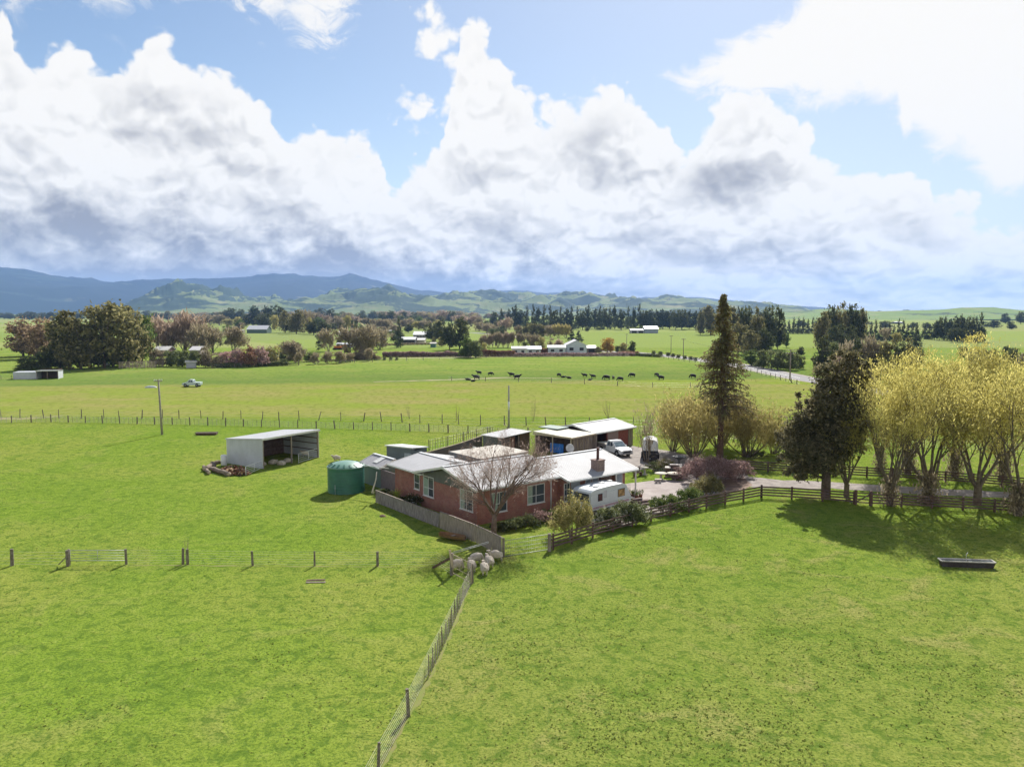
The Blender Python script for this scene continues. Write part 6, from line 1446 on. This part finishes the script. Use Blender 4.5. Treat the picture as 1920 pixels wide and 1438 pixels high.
# woodpile, logs, hurdles at the shed
wp = P(440, 888); rnd = random.Random(8)
t = thing('firewood_heap', 'heap of chopped red-brown firewood beside the white shed wall', 'woodpile', wp, R(-28)); b = MB()
for i in range(230):
    a = rnd.uniform(0, 6.28); r = rnd.random() ** .5; x_, y_ = r * 2.1 * math.cos(a), r * 1.1 * math.sin(a); z = rnd.uniform(0, .75 * (1 - r * r) + .1) + .08
    d = Vector((rnd.gauss(0, 1), rnd.gauss(0, 1), rnd.gauss(0, .35))).normalized() * rnd.uniform(.14, .24); w_ = rnd.uniform(.1, .17); b.mat(rnd.choice([0, 0, 1, 2])); b.bar(Vector((x_, y_, z)) - d, Vector((x_, y_, z)) + d, w_, w_ * .8)
fw = b.build('firewood', [mat('wood_red', (.19, .085, .05), .85, .2, 5), mat('wood_cut', (.45, .30, .18), .85, .2, 5), mat('wood_bark', (.10, .06, .045), .95, .2, 5)], t); fw['kind'] = 'stuff'
M_log = mat('log_bark', (.15, .11, .085), .95, col2=(.30, .24, .19), scale=4); M_cut = mat('log_cut', (.42, .33, .25), .9, col2=(.52, .43, .34), scale=6)
for i, (p0, p1, r, lab) in enumerate([((397, 883), (430, 893), .26, 'long pale log at the front of the firewood heap, pointing at the camera'), ((384, 884), (402, 876), .3, 'thick short log at the left end of the firewood heap'), ((396, 872), (420, 868), .22, 'pale log behind the left end of the firewood heap'), ((382, 878), (392, 890), .2, 'dark log lying across the left end of the heap')]):
    a = Vector(P(*p0)); c = Vector(P(*p1)); t = thing('log', lab, 'log', a); e = c - a; b = MB(); n_ = 6
    pts = [Vector((e.x * k / n_, e.y * k / n_, r + .04 * math.sin(k * 2 + i))) for k in range(n_ + 1)]; b.tube(pts, [r * (1 + .08 * math.sin(k * 3.1)) for k in range(n_ + 1)], 9); b.build('trunk', M_log, t)
    b = MB(); dn = e.normalized() * .012
    for q in (pts[0] - dn, pts[-1] + dn): b.cyl(0, 0, 0, 0, 0, 3) if False else b.tube([q - dn * .5, q + dn * .5], r * .86, 9)
    b.build('cut_end', M_cut, t)
def hurdle(label, p0, p1, h=1.0, white=True):
    a = Vector(P(*p0)); c = Vector(P(*p1)); t = thing('hurdle', label, 'hurdle', a); e = c - a; m = M_white if white else M_galv
    for k in range(5):
        z = .15 + (h - .15) * k / 4; b = MB(); b.tube([(0, 0, z), (e.x, e.y, z)], .03 if k in (0, 4) else .018, 6); b.build('rail', m, t)
    for u in (0, .5, 1): b = MB(); b.tube([(e.x * u, e.y * u, .05), (e.x * u, e.y * u, h)], .03, 6); b.build('upright', m, t)
hurdle('white pipe hurdle leaning at the right end of the firewood heap', (461, 892), (492, 879))
hurdle('white pipe hurdle closing the right half of the open shed front', (560, 869), (597, 857.5), 1.15)
t = thing('barrel', 'white plastic drum at the back corner of the white shed', 'drum', P(420, 872)); b = MB(); b.lathe([(0, 0), (.33, 0), (.35, .05), (.35, .45), (.36, .5), (.35, .55), (.35, 1.15), (.3, 1.22), (0, 1.22)], 16); b.build('drum', M_white, t)
# garden furniture
def round_table(label, px, py, r, h=.72, sc=1.0, ty='stone table'):
    t = thing('stone_table', label, ty, P(px, py)); b = MB(); b.lathe([(0, h - .08), (r * .95, h - .08), (r, h - .04), (r * .97, h), (0, h)], 24); b.build('tabletop', mat('pale_stone', (.50, .46, .38), .8, .1, 4), t)
    b = MB(); b.lathe([(.28, 0), (.3, .06), (.12, .16), (.12, h - .2), (.24, h - .08)], 14); b.build('pedestal', M_conc2, t)
round_table('round pale stone table on the small lawn', 1239, 899, .68)
round_table('oval pale stone table near the blossoming bush', 1264, 899, .8)
round_table('small round pale table close to the porch corner', 1209, 890, .42, .85)
t = thing('stone_bench', 'low pale stone seat in front of the round stone table', 'bench', P(1234, 905)); b = MB(); b.box(-.35, -.18, .3, .35, .18, .42); b.build('seat', mat('pale_stone', (.5, .46, .38)), t); b = MB(); b.box(-.28, -.12, 0, -.12, .12, .297); b.box(.12, -.12, 0, .28, .12, .297); b.build('legs', M_conc2, t)
t = thing('outdoor_oven', 'dark brick barbecue with a pale shelf behind the stone tables', 'barbecue', P(1258, 892), R(-12))
b = MB(); b.box(-.6, -.45, 0, -.1, .45, .9); b.box(-.1, .2, 0, 1.1, .45, 1.15); b.box(.6, -.45, 0, 1.1, .2, 1.1); b.build('body', M_in, t); b = MB(); b.box(-.15, .1, 1.16, 1.2, .5, 1.25); b.build('top_slab', mat('slab_pale', (.5, .45, .42), .8), t); b = MB(); b.box(-.65, -.5, .91, -.05, .44, .98); b.build('shelf', mat('slab_pale', (.5, .45, .42)), t)
b = MB(); b.box(.92, -.62, 0, 1.15, -.46, 1.2); b.build('pillar', M_trim, t)
t = thing('bird_bath', 'dark pedestal basin with a pale rim behind the barbecue', 'bird bath', P(1273, 878)); b = MB(); b.lathe([(.3, 0), (.14, .15), (.12, .9), (.3, 1.1), (.75, 1.35), (.8, 1.42), (.74, 1.42), (0, 1.25)], 20); b.build('basin', mat('basin_dark', (.12, .12, .12), .7), t)
t = thing('potted_plants', 'cluster of potted plants by the brick corner behind the caravan', 'pot plants', P(1191, 934)); rnd = random.Random(6)
for i in range(6):
    x_, y_ = rnd.uniform(-.6, .9), rnd.uniform(-.5, .6); b = MB(); b.lathe([(0, 0), (.16, 0), (.2, .3), (.17, .3), (0, .26)], 12, (x_, y_)); pt = b.build('pot', mat('terracotta', (.22, .09, .06), .8), t)
    rg = np.random.default_rng(i); cards(rg, np.array([[x_, y_, .5]]) + rg.normal(size=(60, 3)) * .15, .1, LF['green' if i % 2 else 'dark'], 'plant', pt)
t = thing('stone_steps', 'low dark stone steps at the right end of the caravan', 'steps', P(1204, 946), R(25)); b = MB(); b.box(-1.1, -.4, 0, 1.1, .5, .18); b.box(-1.0, .0, .18, .9, .5, .36); b.box(-.9, .25, .36, .2, .5, .55); b.build('step', mat('step_stone', (.16, .11, .10), .9, .2, 3), t)
t = thing('garden_stone', 'flat pale stone on the gravel in front of the caravan nose', 'stone', P(1205, 962)); b = MB(); b.blob((0, 0, .05), (.55, .35, .12), 12, 6, .08, random.Random(9)); b.build('stone', M_conc2, t)
t = thing('garden_bench', 'dark garden seat on the lawn beyond the porch', 'bench', P(1196, 893), R(40)); b = MB(); b.box(-.6, -.2, .4, .6, .25, .46); b.build('seat', M_wdark, t); b = MB(); b.box(-.6, .22, .5, .6, .27, .95); b.build('backrest', M_wdark, t)
for s_ in (-.5, .5): b = MB(); b.box(s_ - .05, -.15, 0, s_ + .05, .2, .4); b.build('leg', M_wdark, t)
t = thing('plank_bench', 'white low bench on the grass beside the carport', 'bench', P(978, 838), R(12)); b = MB(); b.box(-.75, -.2, .38, .75, .2, .45); b.build('seat', M_white, t)
for s_ in (-.6, .6): b = MB(); b.box(s_ - .04, -.18, 0, s_ + .04, .18, .378); b.build('leg', M_white, t)
# ---------------------------------------------------------------- vehicles
def wheel(parent, x, y, r=.36, w=.24, name='wheel'):
    b = MB(); b.tube([(x, y - w / 2, r), (x, y + w / 2, r)], r, 20); wv = b.build(name, M_blk, parent); b = MB(); b.tube([(x, y - w / 2 - .01, r), (x, y + w / 2 + .01, r)], r * .55, 12); b.build('rim', M_galv, wv); return wv
def pickup(label, loc, rz, mb, sc=1.0, tray=None, cover=None, group=None):
    t = thing('pickup_truck', label, 'pickup truck', loc, rz, scale=sc); w = .9
    def side(poly, ww, m, nm, par=t):
        b = MB(); b.prism([(x_, -ww, z_) for x_, z_ in poly], (0, 2 * ww, 0)); return b.build(nm, m, par)
    side([(-2.55, .5), (-2.55, .72), (-.62, .72), (-.62, 1.08), (1.35, 1.10), (2.35, .98), (2.62, .82), (2.65, .45), (2.2, .42), (-2.3, .42)], w, mb, 'body')
    bt = side([(-2.6, .73), (-2.6, 1.16), (-.66, 1.16), (-.66, .73)], w + .005, tray or mb, 'tray')
    if cover: side([(-2.58, 1.165), (-2.5, 1.26), (-.75, 1.26), (-.68, 1.165)], w * .97, cover, 'tray_cover', bt)
    b = MB(); b.hexa([(-.62, -.86, 1.09), (1.45, -.86, 1.09), (1.45, .86, 1.09), (-.62, .86, 1.09), (-.45, -.72, 1.76), (.62, -.72, 1.76), (.62, .72, 1.76), (-.45, .72, 1.76)]); cb = b.build('cab', mb, t)
    gl = M_glass
    for s_ in (-1, 1):
        for (xa, xb, ya, yb) in ((-.42, .18, -.34, .12), (.28, .95, .22, .56)):
            b = MB(); z0, z1 = 1.14, 1.62; yo = lambda z: s_ * (.86 - .14 * (z - 1.09) / .67 + .012)
            b.add([(xa, yo(z0), z0), (xb, yo(z0), z0), (yb, yo(z1), z1), (ya, yo(z1), z1)], [(0, 1, 2, 3)]); b.build('side_window', gl, cb, fix=False)
    b = MB(); fx = lambda z: 1.45 - .83 * (z - 1.09) / .67 + .012
    b.add([(fx(1.14), -.76, 1.14), (fx(1.14), .76, 1.14), (fx(1.68), .66, 1.68), (fx(1.68), -.66, 1.68)], [(0, 1, 2, 3)]); b.build('windscreen', mat('windscreen', (.22, .28, .30), .1, .2, 2, spec=.9), cb, fix=False)
    b = MB(); b.add([(-.625 + .02, -.7, 1.2), (-.6, .7, 1.2), (-.48, .62, 1.62), (-.48, -.62, 1.62)], [(0, 1, 2, 3)]); b.build('rear_window', gl, cb, fix=False)
    for x_ in (-1.65, 1.75):
        for s_ in (-1, 1):
            wheel(t, x_, s_ * .8); b = MB(); b.tube([(x_, s_ * .88, .4), (x_, s_ * .91, .4)], .46, 18); b.build('wheel_arch', M_blk, t)
    b = MB(); b.box(2.6, -.6, .56, 2.68, .6, .80); b.build('grille', mat('grille_dark', (.05, .05, .055), .4), t)
    b = MB(); b.box(2.5, -.88, .36, 2.75, .88, .52); b.build('bumper', M_galv, t)
    for s_ in (-1, 1): b = MB(); b.box(2.48, s_ * .62, .66, 2.66, s_ * .86, .84); b.build('headlight', mat('headlight', (.6, .62, .65), .1, spec=.8), t)
    b = MB(); b.box(.25, -.68, 1.80, .5, .68, 1.84); b.box(.3, -.6, 1.762, .34, -.56, 1.80); b.box(.3, .56, 1.762, .34, .6, 1.80); b.build('roof_rack', M_galv, cb)
    for s_ in (-1, 1): b = MB(); b.box(1.0, s_ * .9, 1.12, 1.12, s_ * 1.08, 1.28); b.build('mirror', mb, cb)
    return t
ug = P(1152, 851)
pickup('white double-cab pickup parked in front of the garage', ug, R(-62), M_white, 1.0, mat('tray_grey', (.22, .2, .19), .6), mat('tray_canvas', (.60, .56, .47), .8))
g_ = P(361, 725)
t = pickup('small pale blue-white old pickup parked on the far grass on the left', g_, R(178), mat('pale_blue_paint', (.50, .60, .60), .5, .05), (.84, .84, 1.0))
t = thing('dinghy_hull', 'low white upturned hull on the grass left of the old pickup', 'boat', P(283, 727), R(3)); b = MB(); b.blob((0, 0, 0), (1.5, .6, .5), 14, 8, .03, random.Random(1)); b.build('hull', mat('hull_pale', (.5, .54, .56), .5), t)
t = thing('parked_car', 'tiny white car at the foot of the big far trees', 'car', P(194, 687), R(170)); b = MB(); b.prism([(-2, -.8, .3), (-2, -.8, .8), (-1.1, -.8, .9), (-.6, -.8, 1.4), (.6, -.8, 1.4), (1.2, -.8, .9), (2, -.8, .75), (2, -.8, .3)], (0, 1.6, 0)); b.build('body', M_white, t)
for x_ in (-1.3, 1.3):
    for s_ in (-.75, .75): wheel(t, x_, s_, .3, .2)
# caravan
t = thing('caravan', 'white caravan with a sloping nose parked in front of the brick house', 'caravan', (6.95, 69.55, 0), R(44))
M_cv = mat('caravan_white', (.56, .60, .62), .4, .04, 2, spec=.5); W_ = 2.2
prof = [(0.02, .5), (0, .55), (0, 1.9), (.08, 2.15), (.3, 2.30), (.9, 2.38), (2.7, 2.41), (4.3, 2.38), (4.75, 2.28), (5.0, 2.1), (5.72, .98), (5.75, .8), (5.5, .5)]
b = MB(); b.prism([(x_, 0, z_) for x_, z_ in prof], (0, W_, 0)); b.build('body', M_cv, t)
b = MB()
for y_ in (-.01, W_ - .02): b.box(.02, y_, .92, 5.7, y_ + .03, .955); b.box(.02, y_, 1.92, 5.05, y_ + .03, 1.94)
b.build('trim_strip', mat('caravan_trim', (.35, .42, .46), .5), t)
b = MB(); b.box(0.3, -.012, .62, 5.4, .0, .8); b.build('stripe', mat('caravan_stripe', (.42, .28, .34), .5), t)
def cvwin(x0_, x1_, z0_, z1_, m, nm='window'):
    b = MB(); b.box(x0_, -.03, z0_, x1_, -.0, z1_); w_ = b.build(nm, mat('window_rubber', (.04, .04, .045), .7), t); b = MB(); b.box(x0_ + .05, -.036, z0_ + .05, x1_ - .05, -.031, z1_ - .05); b.build('pane', m, w_)
cvwin(.95, 1.55, 1.25, 1.9, mat('pane_brown', (.11, .05, .05), .12, .3, 5, spec=.8)); cvwin(3.75, 4.75, 1.2, 1.9, mat('pane_tan', (.36, .23, .10), .2, .6, 3, spec=.8)); 
b = MB(); b.box(1.75, -.03, 1.45, 2.15, 0, 2.1); b.build('vent_hatch', mat('hatch_grey', (.45, .46, .48), .6), t)
b = MB(); b.box(-.04, .25, 1.2, -.0, 1.95, 2.0); wv = b.build('rear_window', mat('window_rubber', (.04, .04, .045)), t); b = MB(); b.box(-.046, .32, 1.27, -.041, 1.88, 1.93); b.build('pane', M_glass, wv)
for (x_, y_, s_) in ((1.2, .5, .35), (2.7, 1.1, .45), (4.0, 1.2, .3)): b = MB(); b.box(x_, y_, 2.395, x_ + s_ * 1.4, y_ + s_, 2.48); b.build('roof_hatch', mat('hatch_pale', (.5, .5, .5), .6), t)
wheel(t, 2.8, .12, .34, .2); wheel(t, 2.8, W_ - .12, .34, .2)
b = MB(); b.bar((5.4, .5, .45), (6.7, 1.1, .45), .08); b.bar((5.4, 1.7, .45), (6.7, 1.1, .45), .08); b.cyl(6.6, 1.1, .02, .5, .05, 8); b.build('drawbar', M_blk, t)
b = MB(); b.box(.3, .2, .42, 5.4, W_ - .2, .56); b.build('chassis', M_blk, t)
for x_ in (.3, 5.2): b = MB(); b.bar((x_, .2, 0), (x_, .2, .5), .07); b.build('jack_leg', M_galv, t)
# horse trailer
t = thing('horse_trailer', 'horse trailer with a rounded white top and dark lower body on the gravel yard', 'trailer', P(1219, 858), R(-100))
b = MB(); prof = [(-.95, 1.2), (-.95, 1.9), (-.8, 2.25), (-.45, 2.45), (0, 2.5), (.45, 2.45), (.8, 2.25), (.95, 1.9), (.95, 1.2)]
b.prism([(-1.6, y_, z_) for y_, z_ in prof], (3.0, 0, 0)); b.hexa([(1.4, -.95, 1.2), (2.0, -.8, 1.2), (2.0, .8, 1.2), (1.4, .95, 1.2), (1.4, -.75, 2.3), (1.8, -.55, 2.0), (1.8, .55, 2.0), (1.4, .75, 2.3)]); b.build('canopy', M_white, t)
b = MB(); b.box(-1.62, -.97, .4, 1.9, .97, 1.2); b.build('lower_body', mat('trailer_dark', (.04, .035, .045), .6, .2, 3), t)
b = MB(); b.box(1.9, -.85, .1, 2.9, .85, 1.0); b.build('front_load', mat('load_dark', (.05, .045, .05), .9, .3, 4), t)
for x_ in (-.5, .35):
    for s_ in (-1, 1): wheel(t, x_, s_ * 1.0, .33, .2)
b = MB(); b.bar((1.8, 0, .45), (3.6, 0, .45), .1); b.build('drawbar', M_galv, t)
# orange digger far off
t = thing('digger', 'small orange digger beside the low open shed', 'digger', P(634, 656)); b = MB(); b.box(-2.6, 0, .1, 2.4, 2, .9); b.build('tracks', M_blk, t); b = MB(); b.box(-2.0, 0, .9, 1.6, 2, 1.8); b.build('body', mat('orange_paint', (.55, .17, .03), .5), t); b = MB(); b.box(-.6, .1, 1.8, .8, 1.8, 2.9); b.build('cab', mat('cab_glass', (.15, .12, .1), .3), t); b = MB(); b.bar((1.4, 1, 1.4), (3.4, 1, 2.6), .3); b.bar((3.4, 1, 2.6), (4.0, 1, .6), .25); b.build('boom', mat('orange_paint', (.55, .17, .03)), t)
# ---------------------------------------------------------------- animals
def skin_mesh(name, V, Ed, Rr, sub=2, root=0):
    me = bpy.data.meshes.new(name); me.from_pydata(V, Ed, []); o = bpy.data.objects.new(name, me); C.objects.link(o)
    m = o.modifiers.new('s', 'SKIN'); m.use_smooth_shade = True; sv = me.skin_vertices[0].data
    for i, r in enumerate(Rr): sv[i].radius = r if hasattr(r, '__len__') else (r, r); sv[i].use_root = (i == root)
    s_ = o.modifiers.new('u', 'SUBSURF'); s_.levels = sub; s_.render_levels = sub
    dg = bpy.context.evaluated_depsgraph_get(); dg.update(); out = bpy.data.meshes.new_from_object(o.evaluated_get(dg)); out.name = name
    bpy.data.objects.remove(o); 
    for p in out.polygons: p.use_smooth = True
    return out
def beast(pose, k=1.0, wool=False):
    """x forward. cow 1.4 m tall, or a stouter, shorter-legged sheep when wool"""
    V = []; E_ = []; Rr = []
    def add(p, r, par=None):
        q = 1.28; r = tuple(a * q for a in r) if hasattr(r, '__len__') else r * (1.15 if r < .1 else q)
        V.append((p[0] * KX, p[1], (p[2] - LZ if p[2] > .5 + LZ else p[2] * .62) if wool else (p[2] - .14 if p[2] > .6 else p[2] * .77))); Rr.append(r); i = len(V) - 1
        if par is not None: E_.append((par, i))
        return i
    lie = pose == 'lying'; z = -.52 if lie else 0
    f = 1.18 if wool else 1.0; KX = .72 if wool else .86; LZ = .19
    hip = add((-.72, 0, 1.04 + z), (.27 * f, .29 * f)); mid = add((-.15, 0, .98 + z), (.34 * f, .36 * f), hip); ch = add((.42, 0, 1.0 + z), (.29 * f, .34 * f), mid)
    nb = add((.78, 0, 1.08 + z), .21 * (1.1 if wool else 1), ch)
    if pose == 'grazing': n2 = add((1.02, 0, .78), .14, nb); hd = add((1.2, 0, .45), .125, n2); mz = add((1.34, 0, .16), .075, hd)
    elif pose == 'up': n2 = add((1.02, 0, 1.3), .14, nb); hd = add((1.22, 0, 1.48), .125, n2); mz = add((1.52, 0, 1.34), .075, hd)
    else: n2 = add((1.0, 0, 1.2 + z), .14, nb); hd = add((1.2, 0, 1.3 + z), .125, n2); mz = add((1.5, 0, 1.12 + z), .075, hd)
    for s_ in (-1, 1): e = add((hd and V[hd][0] - .02, s_ * .2, V[hd][2] + .06), .035, hd)
    tl = add((-1.02, 0, 1.08 + z), .05, hip)
    if not wool: t2 = add((-1.1, 0, .75 + z * .6), .03, tl); add((-1.1, 0, .48 + z * .3), .045, t2)
    for s_ in (-1, 1):
        if lie:
            a = add((.5, s_ * .3, .28), .13, ch); b = add((.78, s_ * .34, .12), .07, a); add((.5, s_ * .36, .08), .055, b)
            a = add((-.7, s_ * .34, .28), .17, hip); b = add((-.3, s_ * .44, .14), .08, a); add((-.65, s_ * .46, .08), .055, b)
        else:
            st = .06 * s_; l1 = .06 if wool else .065
            a = add((.48, s_ * .19, .70), .12, ch); b = add((.50 + st, s_ * .2, .42), l1, a); c = add((.47 + st, s_ * .2, .08), .045, b); add((.53 + st, s_ * .2, .02), .05, c)
            a = add((-.78, s_ * .19, .76), .16, hip); b = add((-.66 - st, s_ * .2, .55), .095, a); c = add((-.86 - st, s_ * .2, .36), .058, b); d = add((-.80 - st, s_ * .2, .06), .042, c); add((-.74 - st, s_ * .2, .02), .05, d)
    return skin_mesh('body', V, E_, Rr, 2)
M_cow = mat('cow_black', (.012, .011, .012), .75, .3, 4); M_wool, nt_, b_ = nt_new('wool'); n_ = N(nt_)
tc_2 = n_.new('ShaderNodeTexCoord').outputs['Object']; fz_ = n_.noise(tc_2, 5, 5, .7)
n_.link(n_.mix(n_.mr(fz_, .3, .7), (.45, .37, .29, 1), (.66, .60, .51, 1)), b_.inputs['Base Color']); b_.inputs['Roughness'].default_value = .95
bp_ = n_.new('ShaderNodeBump'); bp_.inputs['Strength'].default_value = .9; bp_.inputs['Distance'].default_value = .06; n_.link(n_.noise(tc_2, 22, 4, .7), bp_.inputs['Height']); n_.link(bp_.outputs[0], b_.inputs['Normal'])
M_horn = mat('hoof', (.05, .045, .04), .6)
cow_me = {p: beast(p) for p in ('grazing', 'up', 'lying')}
sh_me = {p: beast(p, wool=True) for p in ('grazing', 'up', 'lying')}
for m_ in cow_me.values(): m_.materials.clear(); m_.materials.append(M_cow)
for m_ in sh_me.values(): m_.materials.clear(); m_.materials.append(M_wool)
def animal(name, meshes, pose, px, py, rz, sc, label, group, cat):
    o = bpy.data.objects.new(name, meshes[pose]); put(o); o.location = P(px, py); o.rotation_euler = (0, 0, R(rz)); sc *= .84 if name == 'cow' else .77; o.scale = (sc, sc * (1.1 if name == 'cow' else 1.12), sc)
    return tag(o, label, cat, group)
for i, (px, py, pose, rz, sc, lab) in enumerate([
    (898, 702, 'up', 200, 1.0, 'black cow standing at the back of the left-hand cattle group'), (920, 704, 'grazing', 0, 1.0, 'black cow grazing, right of the back cow in the left group'),
    (893, 712, 'up', 190, 1.25, 'biggest black cow standing in the left-hand cattle group'), (878, 713, 'lying', 170, 1.0, 'black cow lying at the far left of the herd'), (887, 715.5, 'lying', 10, .8, 'small calf lying in front of the biggest cow'),
    (959, 706, 'up', 180, 1.1, 'black cow half behind its neighbour, just left of the pale pole top'), (970, 711, 'up', 5, 1.2, 'black cow standing right beside the pale pole top'),
    (1048, 706, 'grazing', -50, .95, 'lone black cow grazing above two lying calves'), (1056, 708, 'lying', 0, .85, 'lying calf just right of the lone grazing cow, left of two'), (1067, 709.5, 'lying', 180, .9, 'lying calf beside the lone grazing cow, right of two'),
    (1096, 707, 'up', 185, 1.0, 'black cow standing left of the cow with a white patch nearby'), (1112, 709, 'up', 170, 1.0, 'black cow standing above the small pale calf'), (1106, 713, 'lying', 0, .7, 'small calf lying on the worn ground in mid-herd'),
    (1137, 712, 'grazing', 180, 1.25, 'large black cow grazing in the middle of the right-hand row'), (1150, 711, 'up', 90, .85, 'black calf facing away between two larger cows'), (1163, 714, 'grazing', 180, 1.05, 'black cow grazing right of the calf facing away'),
    (1185, 707, 'grazing', 185, 1.15, 'black cow grazing further back, right of the middle'), (1231, 705, 'grazing', -45, .9, 'black cow grazing behind the second cow from the right'), (1239, 712, 'up', 170, 1.15, 'black cow standing second from the right'), (1299, 709, 'grazing', 185, 1.15, 'black cow at the right end of the herd')]):
    animal('cow', cow_me, pose, px, py, rz, sc, lab, 'black cattle in the far paddock', 'cow')
for i, (px, py, pose, rz, sc, lab) in enumerate([
    (856, 1068, 'grazing', 25, .80, 'woolly sheep behind the small netting gate, left of the flock'), (884, 1070, 'up', 110, .80, 'woolly sheep with its rump to us, left of the two in front'), (893, 1056, 'grazing', 15, .82, 'darker sheep standing side-on at the back of the flock'),
    (908, 1075, 'up', 100, .80, 'woolly sheep with its rump to us, right of the two in front'), (917, 1062, 'up', 112, .82, 'pale sheep in the shade just behind the front pair'), (930, 1051, 'up', 190, .84, 'pinkish-cream sheep at the back beside the paling fence'),
    (631, 865, 'up', 200, .82, 'single sheep standing on the grass behind the water tank'),
    (512, 869, 'lying', 60, .9, 'sheep sitting in the left half of the open shed'), (527, 871, 'lying', 170, .9, 'sheep lying at the shed opening, left of the middle post'), (539, 866, 'lying', 40, .85, 'sheep lying right against the middle shed post'),
    (493, 872, 'lying', 200, .7, 'sheep peeking round the left corner of the shed opening'), (572, 856, 'up', 200, .8, 'sheep standing in shade behind the white hurdle'), (583, 852, 'up', 30, .8, 'sheep in the back right corner of the open shed')]):
    animal('sheep', sh_me, pose, px, py, rz, sc, lab, 'sheep', 'sheep')
# ---------------------------------------------------------------- grass tufts near the camera
def tufts():
    rng = np.random.default_rng(3); n = 170000
    y = 24 + 66 * rng.random(n) ** 1.25; x = rng.uniform(-.66, .66, n) * y
    dens = fbm(x / 5, y / 5, 4, 4); right = 1 / (1 + np.exp(-(x + y * -.02 + 5) / 1.5))
    keep = rng.random(n) < np.clip((dens - .34) * 3.2, .05, 1) * (.35 + .65 * right) * .9
    # keep the yard, house and hard surfaces clear
    hx = (x - HO[0]) * math.cos(HA) + (y - HO[1]) * math.sin(HA); hy = -(x - HO[0]) * math.sin(HA) + (y - HO[1]) * math.cos(HA)
    keep &= ~((hx > -2.2) & (hx < 60) & (hy > -8.5) & (y > 62) & (x < 60) & (y > 60))
    x = x[keep]; y = y[keep]; k = len(x); big = rng.random(k) ** 5
    B = 5; c = np.repeat(np.stack([x, y, np.zeros(k)], 1), B, 0); s = np.repeat(.02 + .05 * big, B); a = rng.uniform(0, 2 * PI, k * B)
    d = np.stack([np.cos(a), np.sin(a), np.zeros(k * B)], 1); h = s * rng.uniform(.3, .75, k * B)
    basep = c + d * (s * .8)[:, None] * rng.uniform(0, 1, (k * B, 1)); tip = basep + d * (s * .7)[:, None] + np.array([0, 0, 1.]) * h[:, None]
    w = np.stack([-d[:, 1], d[:, 0], d[:, 2]], 1) * (s * .55)[:, None]
    V = np.stack([basep - w, basep + w, tip], 1).reshape(-1, 3); Q = np.arange(3 * k * B).reshape(-1, 3)
    m = foliage('grass_tuft', (.085, .14, .024), (.145, .185, .04), (.24, .23, .08), .35, .5)
    o = mesh_np('grass', V, Q, m, None, tri=True); tag(o, 'scattered darker grass tufts over the near paddocks', 'grass', kind='stuff'); print('tufts', k)
tufts()
# ---------------------------------------------------------------- air
hz = MB(); hz.box(-13000, -90, -1.2, 13000, 14500, 560); ho = hz.build('haze', MATS['white_paint'])
hm = bpy.data.materials.new('haze'); hm.use_nodes = True; nt = hm.node_tree; nt.nodes.clear()
out = nt.nodes.new('ShaderNodeOutputMaterial'); pv = nt.nodes.new('ShaderNodeVolumePrincipled'); pv.inputs['Color'].default_value = (.31, .52, 1, 1)
pv.inputs['Density'].default_value = 6.2e-5; pv.inputs['Anisotropy'].default_value = .15; nt.links.new(pv.outputs[0], out.inputs['Volume'])
ho.data.materials.clear(); ho.data.materials.append(hm); tag(ho, kind='stuff')
